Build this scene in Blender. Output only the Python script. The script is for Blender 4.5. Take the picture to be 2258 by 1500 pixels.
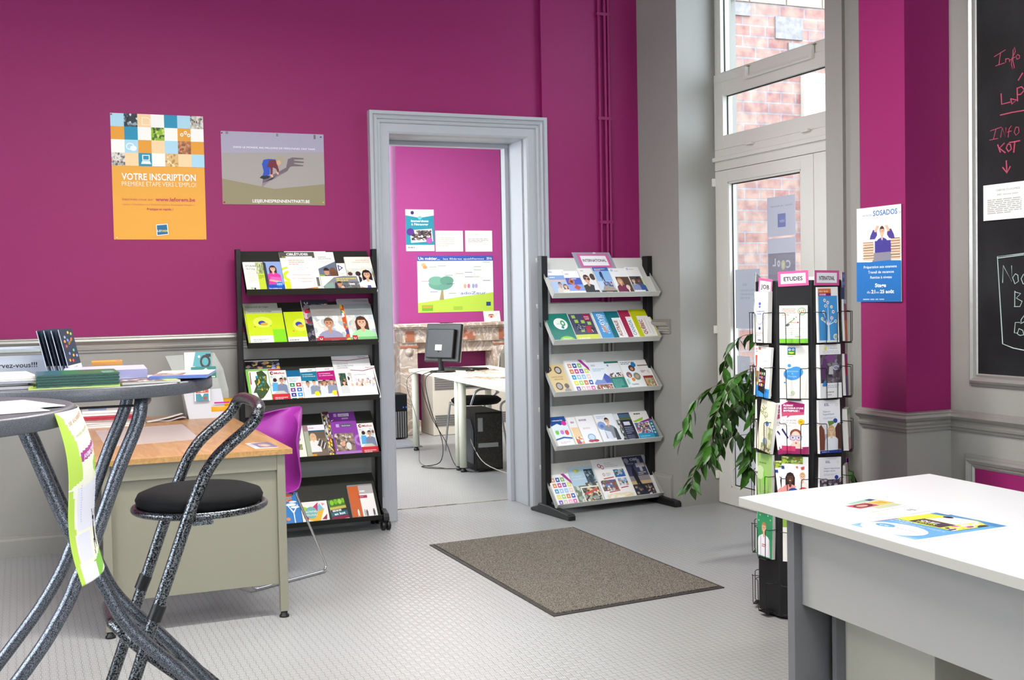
import bpy, math, random
from mathutils import Vector, Matrix
for o in list(bpy.data.objects): bpy.data.objects.remove(o)
S = bpy.context.scene
COL = S.collection
R = math.radians
rnd_ = random.Random(7)
# ---------------------------------------------------------------- camera
YAW, PIT, ROL, FPX = R(22.7128), R(2.1418), R(-1.10470), 2585.82
cam = bpy.data.cameras.new('camera'); camo = bpy.data.objects.new('camera', cam); COL.objects.link(camo)
_f = Vector((math.sin(YAW)*math.cos(PIT), math.cos(YAW)*math.cos(PIT), -math.sin(PIT)))
_r = Vector((math.cos(YAW), -math.sin(YAW), 0)); _u = _r.cross(_f)
_r2 = _r*math.cos(ROL)+_u*math.sin(ROL); _u2 = -_r*math.sin(ROL)+_u*math.cos(ROL)
camo.matrix_world = Matrix(((_r2.x, _u2.x, -_f.x, 0), (_r2.y, _u2.y, -_f.y, 0), (_r2.z, _u2.z, -_f.z, 1.42), (0, 0, 0, 1)))
cam.sensor_width = 36; cam.lens = FPX/2258*36; cam.clip_start = .05; cam.clip_end = 200
S.camera = camo
# ---------------------------------------------------------------- world, lights, exposure
W = bpy.data.worlds.new('world'); S.world = W; W.use_nodes = True
bg = W.node_tree.nodes['Background']; bg.inputs[0].default_value = (.80, .90, 1.0, 1); bg.inputs[1].default_value = 7.5
def area(name, loc, rot, sx, sy, power, col=(1, 1, 1)):
    l = bpy.data.lights.new(name, 'AREA'); l.shape = 'RECTANGLE'; l.size = sx; l.size_y = sy; l.energy = power; l.color = col
    o = bpy.data.objects.new(name, l); COL.objects.link(o); o.location = loc; o.rotation_euler = rot
    return o
area('ceiling_lamp_light', (1.3, 4.3, 3.18), (0, 0, 0), 1.5, .30, 150, (1, .97, .92))
area('ceiling_lamp_light', (1.3, 1.0, 3.18), (0, 0, 0), 1.5, .30, 90, (1, .97, .92))
area('ceiling_lamp_light', (-1.6, 3.4, 3.18), (0, 0, 0), 1.5, .30, 70, (1, .97, .92))
area('window_daylight', (-2.9, 3.2, 2.0), (0, R(-90), 0), 2.0, 3.2, 55, (.86, .93, 1))
area('window_daylight', (1.0, -2.3, 2.1), (R(90), 0, 0), 3.4, 2.0, 45, (.86, .93, 1))
area('back_room_lamp_light', (3.6, 9.6, 3.3), (0, 0, 0), 1.4, .5, 150, (1, .96, .90))
area('back_room_window_daylight', (1.35, 9.6, 1.9), (0, R(-90), 0), 1.8, 2.6, 90, (.95, .98, 1))
S.view_settings.view_transform = 'Standard'; S.view_settings.look = 'None'; S.view_settings.gamma = 1
S.view_settings.exposure = -0.28; S.view_settings.use_curve_mapping = False
S.cycles.use_denoising = True; S.cycles.max_bounces = 10; S.cycles.diffuse_bounces = 5; S.cycles.glossy_bounces = 4
S.cycles.transparent_max_bounces = 12; S.cycles.transmission_bounces = 6; S.cycles.sample_clamp_indirect = 6
S.cycles.caustics_reflective = False; S.cycles.caustics_refractive = False
# ---------------------------------------------------------------- helpers
def lin(c): return c/12.92 if c <= .04045 else ((c+.055)/1.055)**2.4
_hc = {}
def hx(s):
    if not isinstance(s, str): return s
    if s not in _hc:
        t = s if len(s) == 6 else ''.join(a*2 for a in s)
        _hc[s] = tuple(lin(int(t[i:i+2], 16)/255) for i in (0, 2, 4))
    return _hc[s]
MATS = {}
def mat(name, col, rough=.5, metal=0, spec=.5, bump=None, noise=None, build=None, trans=0, alpha=1, coat=0, emit=None):
    if name in MATS: return MATS[name]
    m = bpy.data.materials.new(name); m.use_nodes = True; nt = m.node_tree; b = nt.nodes['Principled BSDF']
    c = hx(col); b.inputs['Base Color'].default_value = (*c, 1)
    b.inputs['Roughness'].default_value = rough; b.inputs['Metallic'].default_value = metal
    b.inputs['Specular IOR Level'].default_value = spec
    if trans: b.inputs['Transmission Weight'].default_value = trans
    if coat: b.inputs['Coat Weight'].default_value = coat
    if noise or bump:
        tc = nt.nodes.new('ShaderNodeTexCoord')
    if noise:   # (scale, second colour, contrast lo, hi)
        n = nt.nodes.new('ShaderNodeTexNoise'); n.inputs['Scale'].default_value = noise[0]; n.inputs['Detail'].default_value = 6
        nt.links.new(tc.outputs['Object'], n.inputs['Vector'])
        r = nt.nodes.new('ShaderNodeValToRGB'); r.color_ramp.elements[0].position = noise[2]; r.color_ramp.elements[1].position = noise[3]
        r.color_ramp.elements[0].color = (*c, 1); r.color_ramp.elements[1].color = (*hx(noise[1]), 1)
        nt.links.new(n.outputs['Fac'], r.inputs['Fac']); nt.links.new(r.outputs['Color'], b.inputs['Base Color'])
    if bump:    # (scale, strength, distance)
        n = nt.nodes.new('ShaderNodeTexNoise'); n.inputs['Scale'].default_value = bump[0]; n.inputs['Detail'].default_value = 4
        nt.links.new(tc.outputs['Object'], n.inputs['Vector'])
        bp = nt.nodes.new('ShaderNodeBump'); bp.inputs['Strength'].default_value = bump[1]; bp.inputs['Distance'].default_value = bump[2]
        nt.links.new(n.outputs['Fac'], bp.inputs['Height']); nt.links.new(bp.outputs['Normal'], b.inputs['Normal'])
    if build: build(m, nt, b)
    MATS[name] = m
    return m
class NX:   # tiny node expression helper
    def __init__(s, nt): s.nt = nt
    def m(s, op, a, b=None, c=None):
        n = s.nt.nodes.new('ShaderNodeMath'); n.operation = op
        for i, x in enumerate((a, b, c)):
            if x is None: continue
            if isinstance(x, (int, float)): n.inputs[i].default_value = x
            else: s.nt.links.new(x, n.inputs[i])
        return n.outputs[0]
class B:
    def __init__(s): s.v = []; s.f = []; s.m = []; s.c = []; s.sm = []; s.mats = []; s.T = None
    def add(s, vs, fs, mt, col=None, smooth=False):
        if mt not in s.mats: s.mats.append(mt)
        k = s.mats.index(mt); o = len(s.v)
        if s.T is not None: vs = [s.T @ Vector(p) for p in vs]
        s.v += [tuple(p) for p in vs]
        for f in fs: s.f.append([i+o for i in f]); s.m.append(k); s.c.append(hx(col) if col else (1, 1, 1)); s.sm.append(smooth)
        return s
    def box(s, a, b, mt, col=None):
        x0, y0, z0 = [min(p, q) for p, q in zip(a, b)]; x1, y1, z1 = [max(p, q) for p, q in zip(a, b)]
        return s.add([(x0, y0, z0), (x1, y0, z0), (x1, y1, z0), (x0, y1, z0), (x0, y0, z1), (x1, y0, z1), (x1, y1, z1), (x0, y1, z1)],
                     [(0, 3, 2, 1), (4, 5, 6, 7), (0, 1, 5, 4), (1, 2, 6, 5), (2, 3, 7, 6), (3, 0, 4, 7)], mt, col)
    def tube(s, pts, r, mt, n=10, closed=False, col=None, caps=True):
        pts = [Vector(p) for p in pts]; N = len(pts); rr = r if isinstance(r, (list, tuple)) else [r]*N
        tg = []
        for i in range(N):
            if closed: t = pts[(i+1) % N]-pts[i-1]
            else: t = pts[min(i+1, N-1)]-pts[max(i-1, 0)]
            tg.append(t.normalized() if t.length > 1e-9 else Vector((0, 0, 1)))
        a = Vector((0, 0, 1)) if abs(tg[0].z) < .9 else Vector((1, 0, 0))
        u = tg[0].cross(a).normalized(); vs = []
        for i in range(N):
            u = (u-tg[i]*u.dot(tg[i]))
            u = u.normalized() if u.length > 1e-6 else tg[i].orthogonal().normalized()
            w = tg[i].cross(u)
            for k in range(n):
                an = 2*math.pi*k/n; vs.append(pts[i]+(u*math.cos(an)+w*math.sin(an))*rr[i])
        fs = []
        for i in range(N if closed else N-1):
            j = (i+1) % N
            for k in range(n):
                l = (k+1) % n; fs.append((i*n+k, i*n+l, j*n+l, j*n+k))
        s.add(vs, fs, mt, col, True)
        if caps and not closed:
            s.add(vs[:n], [tuple(reversed(range(n)))], mt, col); s.add(vs[-n:], [tuple(range(n))], mt, col)
        return s
    def lathe(s, c, prof, mt, n=32, sx=1, sy=1, col=None, smooth=True):   # prof: (radius, z)
        vs = []; fs = []
        for r_, z in prof:
            for k in range(n): an = 2*math.pi*k/n; vs.append((c[0]+r_*sx*math.cos(an), c[1]+r_*sy*math.sin(an), c[2]+z))
        for i in range(len(prof)-1):
            for k in range(n): l = (k+1) % n; fs.append((i*n+k, i*n+l, (i+1)*n+l, (i+1)*n+k))
        if prof[0][0] > 1e-6: fs.append(tuple(reversed(range(n))))
        if prof[-1][0] > 1e-6: fs.append(tuple((len(prof)-1)*n+k for k in range(n)))
        return s.add(vs, fs, mt, col, smooth)
    def prism(s, pts, d, mt, col=None):   # pts: planar polygon, d: extrusion vector
        pts = [Vector(p) for p in pts]; d = Vector(d); n = len(pts)
        vs = pts+[p+d for p in pts]
        return s.add(vs, [tuple(reversed(range(n))), tuple(range(n, 2*n))]+[(i, (i+1) % n, n+(i+1) % n, n+i) for i in range(n)], mt, col)
    def sweep(s, frames, prof, mt, closed=False, col=None):
        # frames: list of (origin, a, b) ; prof: list of (p,q) -> origin + a*p + b*q ; profile closed
        n = len(prof); vs = []
        for o, a, b in frames:
            for p, q in prof: vs.append(Vector(o)+Vector(a)*p+Vector(b)*q)
        N = len(frames); fs = []
        for i in range(N if closed else N-1):
            j = (i+1) % N
            for k in range(n): l = (k+1) % n; fs.append((i*n+k, i*n+l, j*n+l, j*n+k))
        if not closed: fs += [tuple(reversed(range(n))), tuple((N-1)*n+k for k in range(n))]
        return s.add(vs, fs, mt, col)
    def mesh(s, name, off=None):
        me = bpy.data.meshes.new(name)
        vs = s.v if off is None else [(p[0]-off[0], p[1]-off[1], p[2]-off[2]) for p in s.v]
        me.from_pydata(vs, [], s.f); me.polygons.foreach_set('material_index', s.m); me.polygons.foreach_set('use_smooth', s.sm)
        for m_ in s.mats: me.materials.append(m_)
        if any(c != (1, 1, 1) for c in s.c):
            at = me.color_attributes.new('Col', 'FLOAT_COLOR', 'CORNER'); buf = []
            for f, c in zip(s.f, s.c): buf += list((*c, 1))*len(f)
            at.data.foreach_set('color', buf)
        me.update(); return me
LOC = {}
def thing(name, label, cat, loc=(0, 0, 0), rz=0, group=None, kind=None):
    o = bpy.data.objects.new(name, None); COL.objects.link(o); o.location = loc; o.rotation_euler = (0, 0, rz); o.empty_display_size = .1
    if kind: o['kind'] = kind
    else: o['label'] = label; o['category'] = cat
    if group: o['group'] = group
    LOC[o.name] = loc if rz == 0 else None
    return o
def finish(o, bevel, sub):
    if bevel:
        m = o.modifiers.new('bevel', 'BEVEL'); m.width = bevel; m.segments = 2; m.limit_method = 'ANGLE'; m.angle_limit = R(40); m.harden_normals = False
    if sub:
        m = o.modifiers.new('subdivision', 'SUBSURF'); m.levels = sub; m.render_levels = sub
def part(b, name, parent, bevel=0, sub=0, label=None, local=False, mw=None, kind=None):
    off = None if local else LOC.get(parent.name)
    o = bpy.data.objects.new(name, b.mesh(name, off) if isinstance(b, B) else b); COL.objects.link(o); o.parent = parent
    if mw is not None: o.matrix_local = mw
    LOC[o.name] = off
    if label: o['label'] = label
    if kind: o['kind'] = kind
    finish(o, bevel, sub); return o
def top(b, name, label, cat, group=None, bevel=0, sub=0, loc=None, mw=None, kind=None):
    o = bpy.data.objects.new(name, b.mesh(name, loc) if isinstance(b, B) else b); COL.objects.link(o)
    if loc: o.location = loc
    if mw is not None: o.matrix_world = mw
    if label: o['label'] = ' '.join(label.split()[:16]).rstrip(','); o['category'] = cat
    if group: o['group'] = group
    if kind: o['kind'] = kind
    LOC[o.name] = loc
    finish(o, bevel, sub); return o
def struct(b, name, bevel=0): return top(b, name, None, None, bevel=bevel, kind='structure')
def rp(pts, r=.05, k=5):   # round the corners of a polyline
    pts = [Vector(p) for p in pts]; out = [pts[0]]
    for i in range(1, len(pts)-1):
        p, a, b = pts[i], pts[i-1], pts[i+1]
        d1 = min(r, (a-p).length*.49); d2 = min(r, (b-p).length*.49)
        s_, e = p+(a-p).normalized()*d1, p+(b-p).normalized()*d2
        for j in range(k+1): t = j/k; out.append(s_*(1-t)**2+p*2*t*(1-t)+e*t*t)
    out.append(pts[-1]); return out
def cr(pts, k=5):   # Catmull-Rom smoothing
    P = [Vector(p) for p in pts]; P = [P[0]*2-P[1]]+P+[P[-1]*2-P[-2]]; out = []
    for i in range(1, len(P)-2):
        for j in range(k):
            t = j/k; a, b, c, d = P[i-1:i+3]
            out.append(.5*((2*b)+(c-a)*t+(2*a-5*b+4*c-d)*t*t+(3*b-a-3*c+d)*t**3))
    out.append(P[-2]); return out
# ---------------------------------------------------------------- materials
def m_floor(m, nt, b):
    x = NX(nt); tc = nt.nodes.new('ShaderNodeTexCoord'); sp = nt.nodes.new('ShaderNodeSeparateXYZ'); nt.links.new(tc.outputs['Object'], sp.inputs[0])
    u = x.m('DIVIDE', sp.outputs[0], .03); v = x.m('DIVIDE', sp.outputs[1], .0293)
    par = x.m('MODULO', x.m('ADD', x.m('FLOOR', x.m('ADD', u, 500)), x.m('FLOOR', x.m('ADD', v, 500))), 2)
    fu = x.m('FRACT', x.m('ADD', u, 500)); fv = x.m('FRACT', x.m('ADD', v, 500))
    def bars(a, c):   # four bars side by side along a, ends trimmed on c
        s = x.m('ABSOLUTE', x.m('SINE', x.m('MULTIPLY', a, math.pi*4)))
        e = x.m('ABSOLUTE', x.m('SUBTRACT', c, .5))
        e = x.m('SUBTRACT', 1, x.m('MINIMUM', x.m('POWER', x.m('MULTIPLY', e, 2.3), 6), 1))
        return x.m('MULTIPLY', x.m('POWER', s, .7), x.m('MAXIMUM', e, 0))
    A = bars(fu, fv); C = bars(fv, fu)
    h = x.m('ADD', x.m('MULTIPLY', A, par), x.m('MULTIPLY', C, x.m('SUBTRACT', 1, par)))
    n = nt.nodes.new('ShaderNodeTexNoise'); n.inputs['Scale'].default_value = .9; n.inputs['Detail'].default_value = 3; nt.links.new(tc.outputs['Object'], n.inputs['Vector'])
    mx = nt.nodes.new('ShaderNodeMix'); mx.data_type = 'RGBA'; nt.links.new(x.m('MULTIPLY', h, .9), mx.inputs[0])
    mx.inputs[6].default_value = (*hx('8f9092'), 1); mx.inputs[7].default_value = (*hx('b7b8b8'), 1)
    m2 = nt.nodes.new('ShaderNodeMix'); m2.data_type = 'RGBA'; m2.blend_type = 'MULTIPLY'; m2.inputs[0].default_value = .35
    nt.links.new(mx.outputs[2], m2.inputs[6]); r = nt.nodes.new('ShaderNodeValToRGB'); r.color_ramp.elements[0].position = .35; r.color_ramp.elements[1].position = .65
    r.color_ramp.elements[0].color = (.72, .70, .64, 1); r.color_ramp.elements[1].color = (1, 1, 1, 1)
    nt.links.new(n.outputs['Fac'], r.inputs['Fac']); nt.links.new(r.outputs['Color'], m2.inputs[7])
    nt.links.new(m2.outputs[2], b.inputs['Base Color'])
    bp = nt.nodes.new('ShaderNodeBump'); bp.inputs['Strength'].default_value = .55; bp.inputs['Distance'].default_value = .0012
    nt.links.new(h, bp.inputs['Height']); nt.links.new(bp.outputs['Normal'], b.inputs['Normal'])
M_floor = mat('embossed_vinyl', 'a0a0a0', .33, 0, .55, build=m_floor)
M_mag = mat('magenta_paint', '8c1a5c', .55, 0, .35, bump=(180, .12, .002))
M_magb = mat('hazed_paint_back_room', 'a8428a', .6, 0, .3, bump=(60, .2, .003))  # pink tone carries the haze and overexposure of the bright back room
M_gray = mat('grey_paint', '97958f', .5, 0, .4, bump=(150, .10, .002))
M_trim = mat('light_grey_gloss_paint', 'adafb5', .38, 0, .5, bump=(30, .08, .002))
M_silver = mat('silver_paint', 'a8a6a0', .34, .55, .5, bump=(55, .25, .003))
M_ceil = mat('white_ceiling', 'dcdcd8', .8)
M_pvc = mat('white_pvc', 'dddbd2', .35, 0, .5)
M_gask = mat('black_rubber', '14140f', .6)
M_blk = mat('black_metal', '0c0c0e', .5, 0, .4, bump=(300, .1, .001))
M_bshelf = mat('black_shelf_sheet_lit', '25251f', .5, 0, .4, bump=(300, .1, .001))  # lit copy of the rack's black: light on the shelves put into the colour
M_whs = mat('white_metal_shelf', 'd2d2cc', .4, 0, .5)
M_blkpl = mat('black_plastic', '101011', .45)
def m_glass(m, nt, b):
    g = nt.nodes.new('ShaderNodeBsdfGlossy'); g.inputs['Roughness'].default_value = .02; t = nt.nodes.new('ShaderNodeBsdfTransparent'); t.inputs[0].default_value = (.97, .98, .98, 1)
    f = nt.nodes.new('ShaderNodeLayerWeight'); f.inputs[0].default_value = .5; x = NX(nt); mx = nt.nodes.new('ShaderNodeMixShader')
    nt.links.new(x.m('ADD', x.m('MULTIPLY', x.m('POWER', f.outputs['Facing'], 5), .7), .025), mx.inputs[0]); nt.links.new(t.outputs[0], mx.inputs[1]); nt.links.new(g.outputs[0], mx.inputs[2])
    nt.links.new(mx.outputs[0], nt.nodes['Material Output'].inputs[0])
M_glass = mat('window_glass', 'ffffff', build=m_glass)
M_acryl = mat('clear_acrylic', 'ffffff', build=m_glass)
def m_brick(m, nt, b):
    tc = nt.nodes.new('ShaderNodeTexCoord'); mp = nt.nodes.new('ShaderNodeMapping'); mp.inputs['Rotation'].default_value = (R(90), 0, 0)
    nt.links.new(tc.outputs['Object'], mp.inputs[0])
    br = nt.nodes.new('ShaderNodeTexBrick'); nt.links.new(mp.outputs[0], br.inputs['Vector']); br.inputs['Scale'].default_value = 1
    br.inputs['Brick Width'].default_value = .27; br.inputs['Row Height'].default_value = .098; br.inputs['Mortar Size'].default_value = .008; br.inputs['Bias'].default_value = -.1
    br.inputs['Color1'].default_value = (*hx('96584e'), 1); br.inputs['Color2'].default_value = (*hx('a98476'), 1); br.inputs['Mortar'].default_value = (*hx('918c90'), 1)
    br.offset_frequency = 2; br.squash = .6; br.squash_frequency = 3
    n = nt.nodes.new('ShaderNodeTexNoise'); n.inputs['Scale'].default_value = 9; n.inputs['Detail'].default_value = 5; nt.links.new(tc.outputs['Object'], n.inputs['Vector'])
    r = nt.nodes.new('ShaderNodeValToRGB'); r.color_ramp.elements[0].position = .38; r.color_ramp.elements[0].color = (*hx('84767c'), 1); r.color_ramp.elements[1].position = .62; r.color_ramp.elements[1].color = (*hx('c8b8a8'), 1)
    nt.links.new(n.outputs['Fac'], r.inputs['Fac'])
    mx = nt.nodes.new('ShaderNodeMix'); mx.data_type = 'RGBA'; mx.inputs[0].default_value = .35; nt.links.new(br.outputs['Color'], mx.inputs[6]); nt.links.new(r.outputs['Color'], mx.inputs[7])
    nt.links.new(mx.outputs[2], b.inputs['Base Color'])
    bp = nt.nodes.new('ShaderNodeBump'); bp.inputs['Strength'].default_value = .6; bp.inputs['Distance'].default_value = .01; bp.invert = True
    nt.links.new(br.outputs['Fac'], bp.inputs['Height']); nt.links.new(bp.outputs['Normal'], b.inputs['Normal'])
M_brick = mat('outside_brick', 'b07060', .9, build=m_brick)
def m_wood(m, nt, b):
    tc = nt.nodes.new('ShaderNodeTexCoord'); mp = nt.nodes.new('ShaderNodeMapping'); mp.inputs['Scale'].default_value = (9, 1.1, 1); mp.inputs['Rotation'].default_value = (0, 0, R(3))
    nt.links.new(tc.outputs['Object'], mp.inputs[0])
    n = nt.nodes.new('ShaderNodeTexNoise'); n.inputs['Scale'].default_value = 2.2; n.inputs['Detail'].default_value = 8; n.inputs['Distortion'].default_value = 1.6; nt.links.new(mp.outputs[0], n.inputs['Vector'])
    n2 = nt.nodes.new('ShaderNodeTexNoise'); n2.inputs['Scale'].default_value = 60; nt.links.new(mp.outputs[0], n2.inputs['Vector'])
    x = NX(nt); r = nt.nodes.new('ShaderNodeValToRGB'); e = r.color_ramp.elements
    e[0].position = .3; e[0].color = (*hx('a9784b'), 1); e[1].position = .72; e[1].color = (*hx('cfa375'), 1)
    nt.links.new(x.m('ADD', x.m('MULTIPLY', n.outputs['Fac'], .8), x.m('MULTIPLY', n2.outputs['Fac'], .2)), r.inputs['Fac']); nt.links.new(r.outputs['Color'], b.inputs['Base Color'])
M_wood = mat('beech_laminate', 'c49a6a', .36, 0, .5, build=m_wood)
M_wedge = mat('beech_edge_band', 'b58c55', .5, bump=(200, .1, .001), noise=(70, 'a47c48', .4, .6))
M_taupe = mat('taupe_metal', '8b8877', .42, .1, .5, bump=(400, .06, .001))
def m_hammer(c1, c2, sc, st):
    def f(m, nt, b):
        tc = nt.nodes.new('ShaderNodeTexCoord'); v = nt.nodes.new('ShaderNodeTexNoise'); v.inputs['Scale'].default_value = sc; v.inputs['Detail'].default_value = 2; nt.links.new(tc.outputs['Object'], v.inputs['Vector'])
        r = nt.nodes.new('ShaderNodeValToRGB'); e = r.color_ramp.elements; e[0].position = .42; e[0].color = (*hx(c1), 1); e[1].position = .56; e[1].color = (*hx(c2), 1)
        nt.links.new(v.outputs['Fac'], r.inputs['Fac']); nt.links.new(r.outputs['Color'], b.inputs['Base Color'])
        bp = nt.nodes.new('ShaderNodeBump'); bp.inputs['Strength'].default_value = st; bp.inputs['Distance'].default_value = .0015
        nt.links.new(v.outputs['Fac'], bp.inputs['Height']); nt.links.new(bp.outputs['Normal'], b.inputs['Normal'])
    return f
M_ham = mat('hammered_dark_metal', '555', .30, .85, .5, build=m_hammer('1d1e20', '808488', 230, .5))
M_ham2 = mat('hammered_grey_metal', '777', .32, .85, .5, build=m_hammer('3e4248', '8d939c', 420, .3))
M_ttop = mat('grey_speckled_table_top', '56585e', .42, .15, .5, noise=(500, '6c6f76', .4, .6))
M_chrome = mat('chrome', 'd8d8d8', .12, 1)
M_steel = mat('grey_steel_tube', 'b9bcc0', .28, .8)
M_fabric = mat('black_fabric', '0d0e10', .85, 0, .3, bump=(900, .3, .001))
M_purp = mat('purple_plastic', '9a2f97', .42, 0, .5)
M_bin = mat('purple_board', '7c2c8c', .5)
M_desk = mat('white_laminate', 'e8e9ec', .32, 0, .5)
M_dedge = mat('pale_grey_edge', 'b5b4ac', .5)
M_dgray = mat('grey_laminate', 'a2a29e', .5, bump=(500, .05, .001))
M_dgray2 = mat('light_warm_grey_laminate', 'b4b3a4', .5)
M_ddark = mat('dark_grey_laminate', '6c6d6f', .5)
M_carpet = mat('mat_pile', '37332e', .95, 0, .1, noise=(300, 'aaa296', .42, .60), bump=(420, .9, .006))
M_rub = mat('mat_rubber_border', '35322f', .7)
M_carp2 = mat('blue_grey_carpet', '6c7078', .95, noise=(200, '8c9098', .4, .6))
def m_marble(m, nt, b):
    tc = nt.nodes.new('ShaderNodeTexCoord'); n = nt.nodes.new('ShaderNodeTexNoise'); n.inputs['Scale'].default_value = 3.5; n.inputs['Detail'].default_value = 9; n.inputs['Distortion'].default_value = 2.2
    nt.links.new(tc.outputs['Object'], n.inputs['Vector']); r = nt.nodes.new('ShaderNodeValToRGB'); e = r.color_ramp.elements
    e[0].position = .32; e[0].color = (*hx('a58c7c'), 1); e[1].position = .7; e[1].color = (*hx('c9c0b2'), 1); k = e.new(.48); k.color = (*hx('bcae9e'), 1); k = e.new(.515); k.color = (*hx('e6ded6'), 1); k = e.new(.55); k.color = (*hx('b0a498'), 1)
    nt.links.new(n.outputs['Fac'], r.inputs['Fac']); nt.links.new(r.outputs['Color'], b.inputs['Base Color'])
M_marb = mat('veined_marble', 'c0b0a0', .35, build=m_marble)
M_rmarb = mat('red_marble', 'a86a52', .35, noise=(9, 'd6b4a2', .52, .62))
M_heat = mat('ivory_enamel', 'dcd6c8', .4)
M_chalk = mat('blackboard_slate', '0f1012', .55, 0, .35, noise=(3.2, '24272a', .42, .75))
M_print = mat('printed_paper', 'ffffff', .5, 0, .3, build=lambda m, nt, b: [setattr(nt.nodes.new('ShaderNodeAttribute'), 'attribute_name', 'Col'), nt.links.new([n for n in nt.nodes if n.type == 'ATTRIBUTE'][0].outputs['Color'], b.inputs['Base Color'])])
M_gloss = mat('glossy_print', 'ffffff', .28, 0, .45, build=lambda m, nt, b: [setattr(nt.nodes.new('ShaderNodeAttribute'), 'attribute_name', 'Col'), nt.links.new([n for n in nt.nodes if n.type == 'ATTRIBUTE'][0].outputs['Color'], b.inputs['Base Color'])])
M_leaf = mat('ficus_leaf', '24480f', .38, 0, .5, noise=(14, '366c18', .4, .65))
M_stem = mat('ficus_stem', '6a6048', .7)
M_pot = mat('terracotta_pot', '8a4a30', .7)
M_cream = mat('cream_stone', 'b8ad98', .8)
M_gstone = mat('grey_stone', '8a8686', .85, noise=(20, '9a9696', .4, .6))
M_asph = mat('outside_paving', '8a8a88', .9)
M_cable = mat('black_cable', '0c0c0d', .5)
M_wcable = mat('grey_cable', 'b4b0a4', .5)
M_curt = mat('white_curtain', 'eef0f2', .8)
# ================================================================ the room
YB, ZC = 7.17, 4.2
b = B().box((-3.0, -2.5, -.08), (4.36, 7.55, 0), M_floor); struct(b, 'floor')
b = B().box((1.2, 7.55, -.08), (5.0, 12.2, -.002), M_floor); struct(b, 'floor_back_room')
b = B().box((-3.1, -2.6, ZC), (4.5, 7.3, ZC+.1), M_ceil); struct(b, 'ceiling')
b = B().box((1.2, 7.3, 3.6), (5.0, 12.2, 3.7), M_ceil); struct(b, 'ceiling_back_room')
# back wall: left of the doorway, above it, right of it
b = B()
b.box((-3.1, YB, 1.19), (2.16, YB+.36, ZC), M_mag).box((-3.1, YB, 0), (2.16, YB+.36, 1.19), M_gray)
b.box((2.16, YB, 2.48), (3.15, YB+.36, ZC), M_mag)
b.box((3.15, YB, 2.48), (3.235, YB+.36, ZC), M_mag).box((3.15, YB, 0), (3.235, YB+.36, 2.48), M_mag)
b.box((3.235, YB-.035, 1.372), (4.2, YB+.36, ZC), M_mag).box((3.235, YB-.035, 0), (4.2, YB+.36, 1.372), M_gray)
struct(b, 'wall_back')
b = B()   # painted service pipes running up the back wall
for x, r_ in ((3.655, .010), (3.70, .011), (3.728, .011)):
    b.tube([(x, YB-.052, .0), (x, YB-.052, 1.372)], r_, M_gray, 8); b.tube([(x, YB-.052, 1.372), (x, YB-.052, ZC)], r_, M_mag, 8)
for z in (.6, 1.2, 1.9, 2.6, 3.3):
    b.box((3.64, YB-.062, z), (3.742, YB-.035, z+.02), M_gray if z < 1.37 else M_mag)
struct(b, 'trim_pipes')
b = B().box((-3.1, -2.6, 0), (-3.0, 7.2, 1.0), M_gray).box((-3.1, -2.6, 2.9), (-3.0, 7.2, ZC), M_mag).box((-3.1, -2.6, 1.0), (-3.0, 1.6, 2.9), M_mag).box((-3.1, 4.8, 1.0), (-3.0, 7.2, 2.9), M_mag)
struct(b, 'wall_left')
b = B().box((-3.0, -2.5, 0), (4.1, -2.4, 1.0), M_gray).box((-3.0, -2.5, 3.1), (4.1, -2.4, ZC), M_mag).box((-3.0, -2.5, 1.0), (-.75, -2.4, 3.1), M_mag).box((2.75, -2.5, 1.0), (4.1, -2.4, 3.1), M_mag)
struct(b, 'wall_front')
b = B().box((-3.06, 1.6, 1.0), (-3.03, 4.8, 2.9), M_glass); g1 = struct(b, 'window_3')
b = B()
for y in (1.6, 3.17, 4.74): b.box((-3.08, y, 1.0), (-3.0, y+.06, 2.9), M_pvc)
for z in (1.0, 2.84): b.box((-3.08, 1.6, z), (-3.0, 4.8, z+.06), M_pvc)
part(b, 'window_frame', g1)
b = B().box((-.75, -2.46, 1.0), (2.75, -2.43, 3.1), M_glass); g2 = struct(b, 'window_4')
b = B()
for x in (-.75, .97, 2.69): b.box((x, -2.49, 1.0), (x+.06, -2.4, 3.1), M_pvc)
for z in (1.0, 3.04): b.box((-.75, -2.49, z), (2.75, -2.4, z+.06), M_pvc)
part(b, 'window_frame', g2)
# right wall: piece by the back corner (slightly splayed), door recess, pillar, board wall
b = B()
b.prism([(3.955, 7.14, 0), (4.01, 6.70, 0), (4.32, 6.73, 0), (4.45, 6.73, 0), (4.45, 7.5, 0), (3.9, 7.5, 0)], (0, 0, ZC), M_gray)
b.box((4.02, 4.5, 0), (4.40, 5.16, ZC), M_gray)
b.box((4.02, -2.6, 0), (4.40, 4.5, ZC), M_gray)
b.box((4.02, 5.1, 3.75), (4.40, 6.8, ZC), M_gray)
b.box((4.0, 5.02, 0), (4.02, 5.16, ZC), M_gray)
struct(b, 'wall_right')
b = B().box((3.758, 4.276, .845), (4.02, 4.59, ZC), M_mag).box((3.758, 4.276, 0), (4.02, 4.59, .845), M_gray)
struct(b, 'wall_pillar')
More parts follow.
